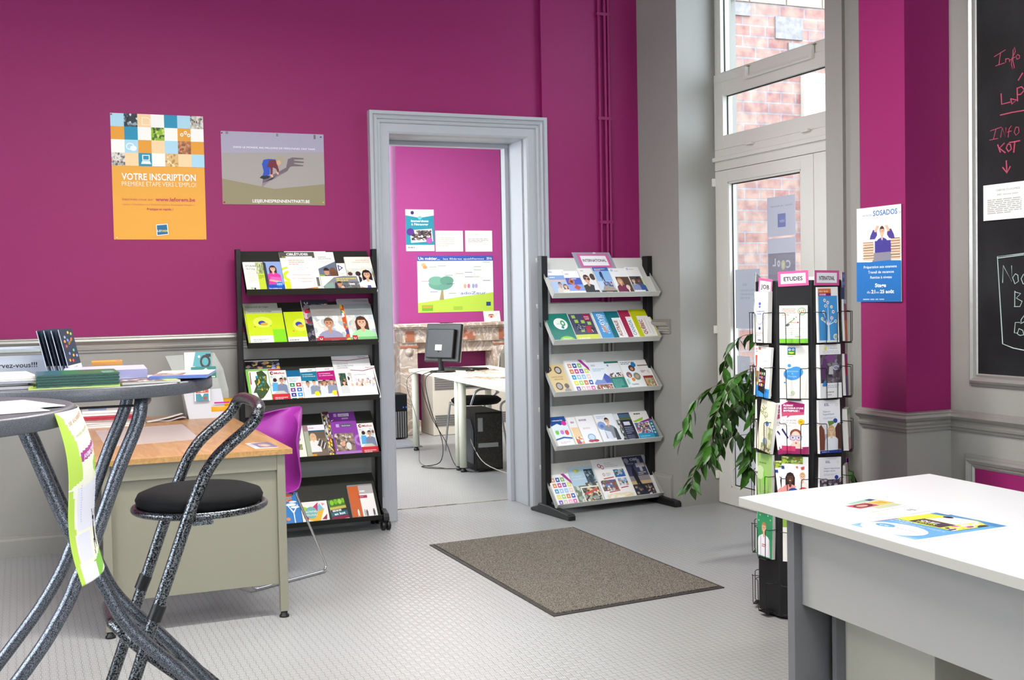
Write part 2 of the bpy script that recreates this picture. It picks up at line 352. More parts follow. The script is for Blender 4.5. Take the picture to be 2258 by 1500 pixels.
# mouldings: profile in (out of wall, up)
RAIL = [(0, 0), (.012, 0), (.014, .012), (.024, .016), (.026, .026), (.016, .032), (.018, .044), (.034, .054), (.043, .066), (.041, .078), (.028, .083), (.027, .088), (.018, .092), (0, .092)]
def rail(path, z, name, sc=1.0, mt=M_silver):   # path: [(x, y, nx, ny)]
    b = B(); b.sweep([((x, y, z), (nx, ny, 0), (0, 0, 1)) for x, y, nx, ny in path], [(p*sc, q*sc) for p, q in RAIL], mt); return struct(b, name)
rail([(-3.0, YB, 0, -1), (2.04, YB, 0, -1)], 1.141, 'trim_rail_back')
rail([(3.955+.0, 7.12, -1, -.1), (3.999, 6.80, -1, -.1)], 1.150, 'trim_rail_corner')
rail([(4.02, 4.59, -.0, .0), (3.758, 4.59, -1, 0.0), (3.758, 4.276, -1, -1), (4.02, 4.276, -1, -1), (4.02, -2.4, -1, 0)], .757, 'trim_rail_right')
def base(path, name, h=.118, mt=M_gray):
    b = B(); b.sweep([((x, y, 0), (nx, ny, 0), (0, 0, 1)) for x, y, nx, ny in path], [(0, 0), (.022, 0), (.022, h-.024), (.012, h-.012), (.012, h-.004), (.006, h), (0, h)], mt); return struct(b, name)
base([(-3.0, YB, 0, -1), (2.04, YB, 0, -1)], 'baseboard_back')
base([(3.28, YB-.035, 0, -1), (3.95, YB-.035, 0, -1)], 'baseboard_back_right', .20)
base([(3.957, 7.12, -1, -.1), (4.0, 6.80, -1, -.1)], 'baseboard_corner', .20)
base([(4.02, 4.276, -1, 0), (4.02, -2.4, -1, 0)], 'baseboard_right', .16)
# doorway casing, lining and threshold
X0, X1, ZT = 2.182, 3.125, 2.462
CAS = [(0, -.05), (0, .012), (.012, .018), (.062, .018), (.066, .030), (.076, .034), (.084, .034), (.088, .046), (.100, .052), (.112, .040), (.116, .052), (.137, .052), (.137, -.05)]
b = B(); fr = []
for (x, z, dx, dz) in ((X0, 0, -1, 0), (X0, ZT, -1, 1), (X1, ZT, 1, 1), (X1, 0, 1, 0)):
    fr.append(((x, YB, z), (dx, 0, dz), (0, -1, 0)))
b.sweep(fr, CAS, M_trim)
b.box((X0-.132, YB-.062, 0), (X0-.09, YB, .165), M_trim).box((X1+.09, YB-.062, 0), (X1+.132, YB, .165), M_trim)
d1 = struct(b, 'trim_doorway_casing', .0015)
b = B()
b.box((X0-.03, YB+.04, 0), (X0, YB+.37, ZT), M_trim).box((X1, YB+.04, 0), (X1+.03, YB+.37, ZT), M_trim).box((X0-.03, YB+.04, ZT), (X1+.03, YB+.37, ZT+.03), M_trim)
b.box((X0, YB+.30, 0), (X0+.028, YB+.37, ZT-.028), M_trim).box((X1-.028, YB+.30, 0), (X1, YB+.37, ZT-.028), M_trim).box((X0, YB+.30, ZT-.028), (X1, YB+.37, ZT), M_trim)
b.box((X0, YB+.045, 0), (X0+.006, YB+.055, ZT), M_trim).box((X1-.006, YB+.06, 0), (X1, YB+.075, ZT), M_trim)
struct(b, 'trim_doorway_lining', .002)
b = B().box((X0, YB+.355, -.001), (X1, YB+.372, .003), mat('worn_threshold', '9a9484', .6, .2, noise=(12, '5a5446', .45, .6))); struct(b, 'trim_threshold')
# back room shell
b = B()
b.box((1.2, 11.98, 0), (3.62, 12.1, 3.6), M_gray).box((4.91, 11.98, 0), (5.0, 12.1, 3.6), M_gray)
struct(b, 'wall_back_room_far')
b = B().box((3.68, 11.85, 0), (4.86, 12.1, 3.6), M_magb); struct(b, 'wall_chimney_breast')
b = B().box((1.1, 7.5, 0), (1.2, 8.3, 3.6), M_gray).box((1.1, 10.9, 0), (1.2, 12.1, 3.6), M_gray).box((1.1, 8.3, 0), (1.2, 10.9, 1.0), M_gray).box((1.1, 8.3, 2.8), (1.2, 10.9, 3.6), M_gray); struct(b, 'wall_back_room_left')
b = B().box((1.13, 8.3, 1.0), (1.15, 10.9, 2.8), M_glass); g3 = struct(b, 'window_5')
b = B()
for y in (8.3, 9.57, 10.84): b.box((1.11, y, 1.0), (1.2, y+.06, 2.8), M_pvc)
for z in (1.0, 2.74): b.box((1.11, 8.3, z), (1.2, 10.9, z+.06), M_pvc)
part(b, 'window_frame', g3)
b = B().box((4.92, 7.53, 0), (5.0, 12.1, 3.6), M_gray).box((4.2, 7.50, 0), (5.0, 7.53, 3.6), M_gray); struct(b, 'wall_back_room_right')
# ---------------------------------------------------------------- glazed street door and transom lights, plane x = 4.31
XD = 4.31
def prof(b, y0, y1, z0, z1, w, x0=XD, x1=XD+.075, mt=M_pvc, wy=None):   # rectangular frame with a bevelled inner bead
    wy = wy or w
    b.box((x0, y0, z0), (x1, y0+wy, z1), mt).box((x0, y1-wy, z0), (x1, y1, z1), mt).box((x0, y0+wy, z0), (x1, y1-wy, z0+w), mt).box((x0, y0+wy, z1-w), (x1, y1-wy, z1), mt)
def gask(b, y0, y1, z0, z1):
    g = .006
    for a, c in (((y0, z0), (y0+g, z1)), ((y1-g, z0), (y1, z1)), ((y0, z0), (y1, z0+g)), ((y0, z1-g), (y1, z1))):
        b.box((XD+.028, a[0], a[1]), (XD+.034, c[0], c[1]), M_gask)
# fixed frame
b = B(); b.box((XD+.01, 5.16, 0), (XD+.085, 5.19, 3.75), M_pvc).box((XD+.01, 6.70, 0), (XD+.085, 6.75, 3.75), M_pvc)
b.box((XD+.0, 5.16, 2.225), (XD+.085, 6.73, 2.366), M_pvc); b.box((XD+.01, 5.16, 3.66), (XD+.085, 6.75, 3.75), M_pvc)
b.box((XD+.0, 5.16, 2.80), (XD+.085, 6.735, 2.862), M_pvc)
b.box((XD-.022, 5.16, 2.285), (XD, 6.765, 2.312), M_pvc)
dr = struct(b, 'trim_street_door_frame', .003)
# leaf
b = B(); y0, y1 = 5.678, 6.728
b.box((XD, y0, .008), (XD+.07, 5.80, 2.222), M_pvc).box((XD, 6.585, .008), (XD+.07, y1, 2.222), M_pvc)
b.box((XD, 5.80, .008), (XD+.07, 6.585, .123), M_pvc).box((XD, 5.80, .692), (XD+.07, 6.585, .785), M_pvc).box((XD, 5.80, 2.142), (XD+.07, 6.585, 2.222), M_pvc)
for za, zb in ((.123, .692), (.785, 2.142)):   # glazing beads
    for a, c in (((5.80, za), (5.812, zb)), ((6.573, za), (6.585, zb)), ((5.80, za), (6.585, za+.012)), ((5.80, zb-.012), (6.585, zb))):
        b.box((XD+.004, a[0], a[1]), (XD+.03, c[0], c[1]), M_pvc)
door = struct(b, 'door_1', .002)
b = B(); gask(b, 5.812, 6.573, .135, .680); gask(b, 5.812, 6.573, .797, 2.130); part(b, 'gasket', door)
b = B().box((XD+.032, 5.80, .785), (XD+.036, 6.585, 2.142), M_glass); part(b, 'glass_pane', door)
b = B().box((XD+.030, 5.80, .123), (XD+.045, 6.585, .692), mat('white_door_panel', 'dcdde4', .4)); part(b, 'lower_panel', door)
for z in (.17, 1.145, 2.126):
    b = B().box((XD-.028, 6.715, z-.002), (XD+.0, 6.77, z+.052), M_pvc).box((XD-.024, 6.735, z-.05), (XD+.0, 6.765, z-.004), M_pvc); part(b, 'hinge', door, .004)
b = B().box((XD-.03, 5.70, .98), (XD, 5.74, 1.20), M_steel).tube(rp([(XD-.03, 5.72, 1.12), (XD-.065, 5.72, 1.12), (XD-.065, 5.86, 1.12)], .02), .01, M_steel); part(b, 'door_handle', door)
b = B(); y0, y1 = 5.168, 5.674
prof(b, y0, y1, .008, 2.222, .12, XD+.0, XD+.07, wy=.12); b.box((XD, y0, .692), (XD+.07, y1, .785), M_pvc)
door2 = struct(b, 'door_2', .002)
b = B().box((XD+.032, y0+.1, .785), (XD+.036, y1-.1, 2.142), M_glass); part(b, 'glass_pane', door2)
b = B().box((XD+.030, y0+.1, .123), (XD+.045, y1-.1, .70), mat('white_door_panel', 'dcdde4')); part(b, 'lower_panel', door2)
# hopper light over the door and tall light above it
b = B(); prof(b, 5.19, 6.722, 2.362, 2.80, .088, XD-.006, XD+.07, wy=.105); w1 = struct(b, 'window_1', .003)
b = B(); gask(b, 5.295, 6.617, 2.450, 2.712); part(b, 'gasket', w1)
b = B().box((XD+.030, 5.29, 2.445), (XD+.034, 6.622, 2.718), M_glass); part(b, 'glass_pane', w1)
b = B()
for y in (5.72, 6.30):
    b.box((XD-.028, y-.03, 2.352), (XD-.006, y+.04, 2.368), M_pvc)
part(b, 'hinge', w1, .002)
b = B()
b.tube([(XD-.022, 6.33, 2.775), (XD-.022, 5.66, 2.775)], .009, M_pvc)
for y in (5.66, 6.33):
    b.box((XD-.03, y-.014, 2.768), (XD-.006, y+.014, 2.845), M_pvc).box((XD-.012, y-.03, 2.846), (XD-.006, y+.03, 2.852), mat('dull_brass', '8a8058', .4, .6))
part(b, 'latch_bar', w1, .002)
b = B(); prof(b, 5.19, 6.70, 2.862, 3.66, .004, XD+.0, XD+.07, wy=.055); w2 = struct(b, 'window_2', .002)
b = B(); gask(b, 5.245, 6.645, 2.868, 3.65); part(b, 'gasket', w2)
b = B().box((XD+.030, 5.24, 2.862), (XD+.034, 6.65, 3.655), M_glass); part(b, 'glass_pane', w2)
# street side
b = B().box((5.02, 9.0, -.2), (16, 9.3, 7.5), M_brick); o = struct(b, 'wall_outside_brick')
b = B(); rr_ = random.Random(4)
for k in range(26): x = 5.75+k*.40; b.box((x, 8.985, 4.03), (x+.385, 9.0, 4.13), M_cream)
for q_, (x, z, w_, h_) in enumerate(((6.42, 3.72, .30, .2), (6.56, 3.50, .60, .19), (5.85, 3.90, .3, .11), (7.2, 3.52, .4, .2))): b.box((x, 8.982-q_*.001, z), (x+w_, 9.0, z+h_), M_gstone)
struct(b, 'trim_outside_stones')
b = B(); prof(b, 0, 0, 0, 0, 0) if 0 else None
b.box((6.70, 8.95, 1.96), (6.78, 9.02, 3.34), M_pvc).box((6.70, 8.95, 3.34), (8.1, 9.02, 3.42), M_pvc).box((6.70, 8.95, 1.88), (8.1, 9.02, 1.96), M_pvc).box((8.02, 8.95, 1.96), (8.1, 9.02, 3.34), M_pvc)
ow = struct(b, 'window_6')
b = B(); b.box((6.80, 8.985, 1.96), (8.02, 8.995, 3.34), M_curt); part(b, 'curtain', ow)
b = B().box((4.45, -6, -.2), (30, 12, -.05), M_asph); struct(b, 'floor_outside')
# ================================================================ display racks
SL = Vector((0, .2, .262)); SLN = SL.normalized(); NN = Vector((1, 0, 0)).cross(SLN)   # slanted shelf: up-slope and outward normal (rack space)
def rack(name, label, O, th, slots, Wd, mt, pw, pd, ul, ur, py, ztop, casters):
    t = thing(name, label, 'display rack', (O[0], O[1], 0), th)
    for s_ in (0, 1):
        xa = ul if s_ == 0 else ur
        b = B().box((xa, py, .03), (xa+pw, py+pd, ztop), M_blk); part(b, 'post', t, .003, local=True)
        b = B()
        if casters:
            pts = [(-.13, .085), (-.12, .105), (-.06, .125), (.0, .118), (.05, .100), (pd+.05, .100), (pd+.10, .085), (pd+.10, .06), (pd+.06, .055), (-.05, .065), (-.10, .05), (-.135, .06)]
            b.prism([(xa-.004, py+p, z) for p, z in pts], (pw+.008, 0, 0), M_blkpl)
        else:
            pts = [(-.285, 0), (-.285, .030), (-.27, .040), (-.12, .052), (-.04, .062), (pd+.04, .062), (pd+.05, .045), (pd+.14, .02), (pd+.14, 0)]
            b.prism([(xa-.004, py+p, z) for p, z in pts], (pw+.008, 0, 0), M_blkpl)
        ft = part(b, 'foot', t, .006, local=True)
        if casters:
            for q in (-.105, pd+.075):
                b = B()
                for dx in (-.016, .016):
                    b.T = Matrix.Translation((xa+pw/2+dx, py+q, .029)) @ Matrix.Rotation(R(90), 4, 'Y'); b.lathe((0, 0, 0), [(.010, -.011), (.026, -.011), (.029, -.007), (.029, .007), (.026, .011), (.010, .011)], M_blkpl, 20)
                b.T = None; b.box((xa+pw/2-.008, py+q-.012, .03), (xa+pw/2+.008, py+q+.02, .062), M_blkpl)
                part(b, 'caster', ft, local=True)
    b = B().box((ul, py+.01, .075), (ur+pw, py+pd-.01, .115), M_blk); part(b, 'cross_bar', t, local=True)
    b = B().box((ul, py+.02, ztop-.46), (ur+pw, py+.04, ztop-.43), M_blk); part(b, 'cross_bar', t, local=True)
    for z in slots:
        b = B(); o = Vector((0, 0, z)); L = SL.length; e = NN*.003
        vs = []
        p0 = o; p1 = o+SL; lip = (NN*.80+SLN*.22).normalized()*.040
        q = [p0-NN*.0+Vector((0, 0, 0)), p1, p1+Vector((0, .004, -.030)), p1+Vector((0, .0025, -.030))-Vector((0, 0, 0)), p1-e, p0-e-SLN*.002, p0+lip-SLN*.003, p0+lip]
        b.prism([Vector((0, p.y, p.z)) for p in q], (Wd, 0, 0), mt)
        sh = part(b, 'shelf', t, .001, local=True)
    return t
LS = [1.457, 1.146, .809, .460, .071]; RS = [1.404, 1.104, .772, .426, .048]
LO, ROo, RTH = Vector((1.215, 6.895, 0)), Vector((3.130, 6.80, 0)), R(6.3)
rack('display_rack', 'black five-shelf brochure rack on casters, left of the doorway', LO, 0, LS, .785, M_bshelf, .029, .055, -.033, .797, .115, 1.728, True)
rack('display_rack', 'brochure rack with pale grey shelves between black posts, right of the doorway', ROo, RTH, RS, .835, M_whs, .044, .058, -.014, .814, .101, 1.675, False)
# ================================================================ wooden desk
D = (.262, 5.19, 1.098, 7.10); zt = .76
t = thing('desk', 'beech-topped desk with taupe metal frame and end panel', 'desk', (.68, 6.1, 0))
b = B().box((D[0], D[1], zt-.022), (D[2], D[3], zt), M_wood); part(b, 'desktop', t, .002)
b = B().box((D[0]-.001, D[1]-.003, zt-.0235), (D[2]+.001, D[1], zt-.0005), M_wedge).box((D[2], D[1], zt-.0235), (D[2]+.002, D[3], zt-.0005), M_wedge).box((D[0]-.002, D[1], zt-.0235), (D[0], D[3], zt-.0005), M_wedge); part(b, 'edge_band', t)
for x in (D[0]+.03, D[2]-.065):
    for y in (D[1]+.015, D[3]-.06):
        b = B().box((x, y, .028), (x+.036, y+.036, zt-.022), M_taupe); lg = part(b, 'leg', t, .002)
        b = B().lathe((x+.018, y+.018, 0), [(.022, 0), (.022, .008), (.015, .014), (.015, .028)], M_blkpl, 16); part(b, 'foot', lg)
b = B().box((D[0]+.066, D[1]+.018, zt-.095), (D[2]-.065, D[1]+.045, zt-.022), M_taupe)
for x in (D[0]+.032, D[2]-.060): b.box((x, D[1]+.05, zt-.075), (x+.025, D[3]-.06, zt-.022), M_taupe)
part(b, 'apron', t, .002)
b = B().box((D[0]+.066, D[1]+.035, .150), (D[2]-.065, D[1]+.042, zt-.090), M_taupe); part(b, 'end_panel', t, .002)
# ================================================================ bar tables
def bartable(c, r, label):
    t = thing('bar_table', label, 'table', (c[0], c[1], 0), group='round grey folding bar tables')
    zt = 1.21; near, far = c[1]-.215, c[1]+.205
    b = B().lathe((c[0], c[1], zt), [(0, -.012), (r-.03, -.012), (r-.03, -.033), (r-.004, -.033), (r, -.028), (r, -.004), (r-.004, 0), (r-.012, .0005), (r-.016, -.0005), (0, -.0005)], M_ttop, 96)
    part(b, 'table_top', t)
    P1 = [(.295, 1.165), (.283, 1.10), (.234, .985), (.19, .866), (.153, .765), (.117, .69), (.096, .64), (.060, .575), (.010, .50), (-.10, .36), (-.27, .15), (-.36, .02)]
    P2 = [(-.03, 1.165), (.021, 1.034), (.057, .935), (.098, .825), (.151, .725), (.189, .652), (.220, .580), (.255, .525), (.305, .468), (.376, .395), (.52, .22), (.68, .02)]
    k_ = .982; dx = c[0]-.13
    for k, P in enumerate((P1, P2)):
        yn, yf = near, far
        if k == 1: yn, yf = near+.036, far-.036
        P = [(x*k_, 1.42-(1.42-z)*k_) if z > .1 else (x, z) for x, z in P]
        ptn = [Vector((x+dx, yn, z)) for x, z in P]; ptf = [Vector((x+dx, yf, z)) for x, z in P]
        e = .012 if k == 0 else -.012
        path = list(reversed(cr(ptn, 3)))+[Vector((P[0][0]+dx+e, yn+.05, 1.162+.0)), Vector((P[0][0]+dx+e, yf-.05, 1.162))]+cr(ptf, 3)
        b = B().tube(path, .0180, M_ham2, 14); fr = part(b, 'leg_frame', t)
        for y in (yn, yf):
            b = B().lathe((P[-1][0]+dx, y, 0), [(.022, 0), (.024, .004), (.022, .04)], M_blkpl, 14); part(b, 'rubber_foot', fr)
    b = B().box((-.03+dx, near+.10, 1.138), (.295+dx, near+.135, 1.142), M_blkpl); part(b, 'strap', t)
    return t
bartable((.13, 3.46), .372, 'round grey bar table nearest the wall, piled with leaflets')
bartable((-.28, 2.65), .382, 'round grey bar table at the left edge of the photo, a flyer hanging from it')
# ================================================================ folding bar stool
t = thing('bar_stool', 'folding bar stool with round black seat and hammered dark metal frame', 'stool', (.50, 3.70, 0))
cx, cy, sr = .493, 3.70, .192
b = B().lathe((cx, cy, .795), [(0, 0), (sr-.02, 0), (sr-.004, .012), (sr, .026), (sr-.008, .042), (sr-.045, .056), (sr-.10, .062), (0, .064)], M_fabric, 48); part(b, 'seat', t)
b = B().tube([(cx+(sr+.003)*math.cos(a*math.pi/24), cy+(sr+.003)*math.sin(a*math.pi/24), .792) for a in range(48)], .011, M_ham, 10, closed=True).lathe((cx, cy, .778), [(0, 0), (sr-.03, .002), (sr, .014), (0, .016)], M_ham, 32); part(b, 'seat_rim', t)
A = [(.640, 1.085), (.628, 1.062), (.600, 1.035), (.560, 1.003), (.521, .968), (.492, .930), (.468, .885), (.432, .796), (.390, .680), (.349, .566), (.307, .452), (.273, .351), (.20, .15), (.155, .02)]
ptn = [Vector((x, 3.497, z)) for x, z in A]; ptf = [Vector((x+.004, 3.903, z)) for x, z in A]
path = list(reversed(cr(ptn, 3)))+cr([(.646, 3.51, 1.096), (.655, 3.56, 1.106), (.660, 3.70, 1.110), (.657, 3.84, 1.107), (.650, 3.89, 1.097)], 5)+cr(ptf, 3)
b = B().tube(path, .0180, M_ham, 16); fr = part(b, 'back_frame', t)
for y in (3.497, 3.903):
    b = B().tube([(.345, y, .548), (.327, y, .505)], .0205, M_blkpl, 14); part(b, 'plastic_sleeve', fr)
    b = B().lathe((.155, y, 0), [(.021, 0), (.023, .004), (.021, .04)], M_blkpl, 14); part(b, 'rubber_foot', fr)
Bp = [(.262, .445), (.330, .380), (.444, .278), (.535, .191), (.62, .10), (.69, .02)]
ptn = [Vector((x, 3.535, z)) for x, z in Bp]; ptf = [Vector((x, 3.865, z)) for x, z in Bp]
b = B().tube(list(reversed(cr(ptn, 3)))+cr([(.242, 3.55, .468), (.222, 3.58, .484), (.216, 3.62, .488), (.216, 3.78, .488), (.222, 3.82, .484), (.242, 3.85, .468)], 4)+cr(ptf, 3), .0165, M_ham, 14); part(b, 'front_frame', t)
b = B().tube([(.392, 3.553, .326), (.392, 3.847, .326)], .009, M_ham, 10); part(b, 'foot_rest', t)
b = B()
for y in (3.517, 3.883): b.box((.445, y-.004, .765), (.505, y+.004, .800), M_ham)
b.tube([(.455, 3.50, .776), (.455, 3.90, .776)], .008, M_ham, 8); part(b, 'seat_bracket', t)
# ================================================================ purple shell chair beside the desk
t = thing('shell_chair', 'purple plastic shell chair with chrome sled base, beside the wooden desk', 'chair', (1.20, 6.10, 0))
def shell_pt(u, v):   # u across -1..1, v 0 front edge of seat .. 1 top of back ; seat faces -x
    k = [(.83, .455), (.88, .462), (.98, .452), (1.10, .445), (1.19, .46), (1.245, .52), (1.27, .62), (1.29, .72), (1.315, .80), (1.36, .86)]
    s_ = v*(len(k)-1); i = min(int(s_), len(k)-2); f = s_-i; x = k[i][0]*(1-f)+k[i+1][0]*f; z = k[i][1]*(1-f)+k[i+1][1]*f
    w = .225 if v < .55 else .225-.015*math.sin((v-.55)/.45*math.pi)
    w *= 1-.55*max(0, (v-.80)/.20)**2.2
    w *= 1-.25*max(0, (.12-v)/.12)**2
    y = 6.08+u*w; cup = u*u*(.055 if v < .45 else .055+.09*min(1, (v-.45)/.3))
    return (x-(cup if v > .45 else cup*v/.45), y, z+(u*u*.035*(1-min(1, v/.5))) - (0 if v < .85 else u*u*.03*(v-.85)/.15))
nu, nv = 14, 28; vs = []; fs = []
for j in range(nv+1):
    for i in range(nu+1): vs.append(shell_pt(-1+2*i/nu, j/nv))
for j in range(nv):
    for i in range(nu): a = j*(nu+1)+i; fs.append((a, a+1, a+nu+2, a+nu+1))
b = B().add(vs, fs, M_purp, smooth=True); o = part(b, 'seat_shell', t)
t.rotation_euler = (0, 0, R(30)); m = o.modifiers.new('thickness', 'SOLIDIFY'); m.thickness = .010; m.offset = 0
m = o.modifiers.new('subdivision', 'SUBSURF'); m.levels = 1; m.render_levels = 1
b = B()
for y in (5.875, 6.285):
    s_ = 1 if y < 6 else -1
    b.tube(rp([(.95, y+.06*s_, .438), (.885, y, .43), (.83, y, .012), (1.345, y, .012), (1.17, y+.04*s_, .435)], .05, 5), .0065, M_chrome, 10)
b.tube([(.95, 5.93, .438), (.95, 6.23, .438)], .0065, M_chrome, 8).tube([(1.15, 5.915, .435), (1.15, 6.245, .435)], .0065, M_chrome, 8); part(b, 'sled_base', t)
# ================================================================ floor mat
t = thing('floor_mat', 'grey-brown speckled entrance mat with dark rubber border on the floor', 'mat', (2.6, 5.55, 0))
q = [(2.122, 6.355), (3.072, 6.430), (3.074, 4.762), (2.130, 4.672)]; cx = sum(p[0] for p in q)/4; cy = sum(p[1] for p in q)/4
b = B().prism([(x, y, 0.0) for x, y in reversed(q)], (0, 0, .004), M_rub); part(b, 'rubber_border', t)
b = B().prism([(cx+(x-cx)*.955, cy+(y-cy)*.972, .004) for x, y in reversed(q)], (0, 0, .005), M_carpet); part(b, 'pile', t)
# ================================================================ white desk on the right
t = thing('office_desk', 'white-topped office desk with grey panels, at the right edge of the photo', 'desk', (2.6, 2.5, 0))
q = [(2.142, 3.228), (3.008, 3.308), (2.95, 1.28), (2.07, 1.20)]
b = B().prism([(x, y, .722) for x, y in q][::-1], (0, 0, .0275), M_dedge); part(b, 'desktop_core', t, .001)
b = B().prism([(x, y, .7495) for x, y in q][::-1], (0, 0, .0006), M_desk); part(b, 'desktop', t)
b = B().prism([(2.165, 3.00, 0), (2.165, 2.965, 0), (2.94, 3.03, 0), (2.94, 3.065, 0)], (0, 0, .722), M_ddark); part(b, 'side_panel', t, .001)
b = B().prism([(2.15, 1.33, 0), (2.15, 1.30, 0), (2.90, 1.36, 0), (2.90, 1.39, 0)], (0, 0, .722), M_ddark); part(b, 'side_panel', t, .001)
b = B().prism([(2.196, 2.968, .452), (2.216, 2.968, .452), (2.185, 1.32, .452), (2.165, 1.32, .452)][::-1], (0, 0, .270), M_dgray); part(b, 'front_panel', t, .001)
b = B().box((2.325, 2.54, .02), (2.9, 2.945, .700), M_dgray2)
dw = part(b, 'drawer_unit', t, .002)
b = B().box((2.29, 2.925, .02), (2.33, 2.945, .70), M_ddark); part(b, 'side_upright', dw)
# papers lying on the desks etc. are things of their own (below)
# ================================================================ rotating brochure stand
SP = Vector((3.165, 4.27, 0)); SA = .15*1.2071
t = spin = thing('brochure_spinner', 'tall black eight-sided brochure stand with wire pockets, behind the white desk', 'display stand', tuple(SP))
oc = [(SP.x+SA/math.cos(R(22.5))*math.cos(R(22.5+45*k)), SP.y+SA/math.cos(R(22.5))*math.sin(R(22.5+45*k))) for k in range(8)]
b = B().prism([(x, y, .012) for x, y in oc], (0, 0, 1.452), M_blk); part(b, 'column', t, .004)
b = B().lathe((SP.x, SP.y, 0), [(0, 0), (.17, 0), (.17, .012), (0, .012)], M_blkpl, 24); part(b, 'base', t)
ZP = [.022, .255, .487, .722, .958, 1.194]
pm = None
def face_frame(k, z):   # face k has outward normal at 45*k degrees ; returns local->spinner matrix (x right seen from outside, y up, z out)
    an = R(45*k); n = Vector((math.cos(an), math.sin(an), 0)); r_ = Vector((0, 0, 1)).cross(n)   # right hand side seen from outside
    o = n*SA+Vector((0, 0, z))
    return Matrix(((r_.x, 0, n.x, o.x), (r_.y, 0, n.y, o.y), (0, 1, 0, o.z), (0, 0, 0, 1)))
pb = B()
for s_ in (-1, 1):
    pb.tube(rp([(s_*.066, .135, .001), (s_*.056, .132, .034), (s_*.030, .132, .036), (s_*.028, 0, .036), (s_*.028, -.002, .001)], .008, 3), .0017, M_blkpl, 6)
pb.tube([(-.028, .0, .022), (.028, .0, .022)], .0017, M_blkpl, 6).tube([(-.058, .0, .0022), (.058, .0, .0022)], .0017, M_blkpl, 6)
pb.box((-.03, -.004, .001), (.03, -.002, .036), M_blkpl)
pmesh = pb.mesh('wire_pocket')
for k in range(8):
    for z in ZP: part(pmesh, 'wire_pocket', spin, local=True, mw=face_frame(k, z))
# ================================================================ purple bin
t = thing('storage_bin', 'open purple storage bin between the brochure stand and the pillar', 'bin', (3.58, 4.76, 0))
b = B(); x0, x1, y0, y1, zz = 3.46, 3.70, 4.62, 4.90, .60
for a, c in (((x0, y0, 0), (x1, y0+.012, zz)), ((x0, y1-.012, 0), (x1, y1, zz)), ((x0, y0, 0), (x0+.012, y1, zz)), ((x1-.012, y0, 0), (x1, y1, zz)), ((x0, y0, 0), (x1, y1, .012))): b.box(a, c, M_bin)
part(b, 'body', t, .002)
# ================================================================ ficus
t = thing('potted_ficus', 'weeping fig with glossy drooping leaves behind the brochure stand', 'plant', (3.70, 5.14, 0))
px, py = 3.70, 5.14
b = B().lathe((px, py, 0), [(0, 0), (.10, 0), (.14, .24), (.15, .24), (.15, .27), (.135, .27), (.13, .25), (0, .25)], M_pot, 28); part(b, 'pot', t)
rf = random.Random(11); stem = B(); leaf = B()
stem.tube(cr([(px, py, .24), (px+.02, py, .55), (px-.01, py+.01, .9), (px, py, 1.16)], 4), [.012]*13, M_stem, 8)
def leafat(p, d, L, roll):
    d = Vector(d).normalized(); sd = d.cross(Vector((0, 0, 1)));
    if sd.length < .1: sd = Vector((1, 0, 0))
    sd.normalize(); up = sd.cross(d); sd = (sd*math.cos(roll)+up*math.sin(roll)); up = sd.cross(d)
    prf = [(0, 0), (.18, .6), (.38, 1), (.62, .82), (.82, .38), (1.0, 0)]; vs = []; fs = []; w = L*.19
    for s_, ww in prf:
        c = p+d*(s_*L)-up*(.10*L*s_*s_); vs += [c-sd*(w*ww)+up*(.25*w*ww), c, c+sd*(w*ww)+up*(.25*w*ww)]
    for i in range(len(prf)-1):
        a = i*3; fs += [(a, a+1, a+4, a+3), (a+1, a+2, a+5, a+4)]
    leaf.add(vs, fs, M_leaf, smooth=True)
for k in range(26):
    z0 = rf.uniform(.50, 1.14); an = rf.uniform(0, 2*math.pi) if k % 3 else rf.uniform(R(165), R(215)); L = rf.uniform(.24, .50)*(1.1 if k % 3 == 0 else .7)
    o = Vector((px+rf.uniform(-.02, .02), py+rf.uniform(-.02, .02), z0)); dx, dy = math.cos(an), math.sin(an)
    dr_ = rf.uniform(.12, .30)
    pts = [o, o+Vector((dx*L*.4, dy*L*.4, .06)), o+Vector((dx*L*.8, dy*L*.8, .02)), o+Vector((dx*L, dy*L, -dr_*.5)), o+Vector((dx*L*1.05, dy*L*1.05, -dr_))]
    path = cr(pts, 5); stem.tube(path, .0016, M_stem, 5)
    for i in range(5, len(path), 1):
        for s_ in (0, 1) if i % 3 == 0 else (0,):
            q = path[i]; a2 = rf.uniform(0, 2*math.pi)
            leafat(q, (math.cos(a2)*.55+dx*.2, math.sin(a2)*.55+dy*.2, -1.0+rf.uniform(-.2, .6)), rf.uniform(.085, .12), rf.uniform(-1.2, 1.2))
part(stem, 'branches', t); part(leaf, 'foliage', t)
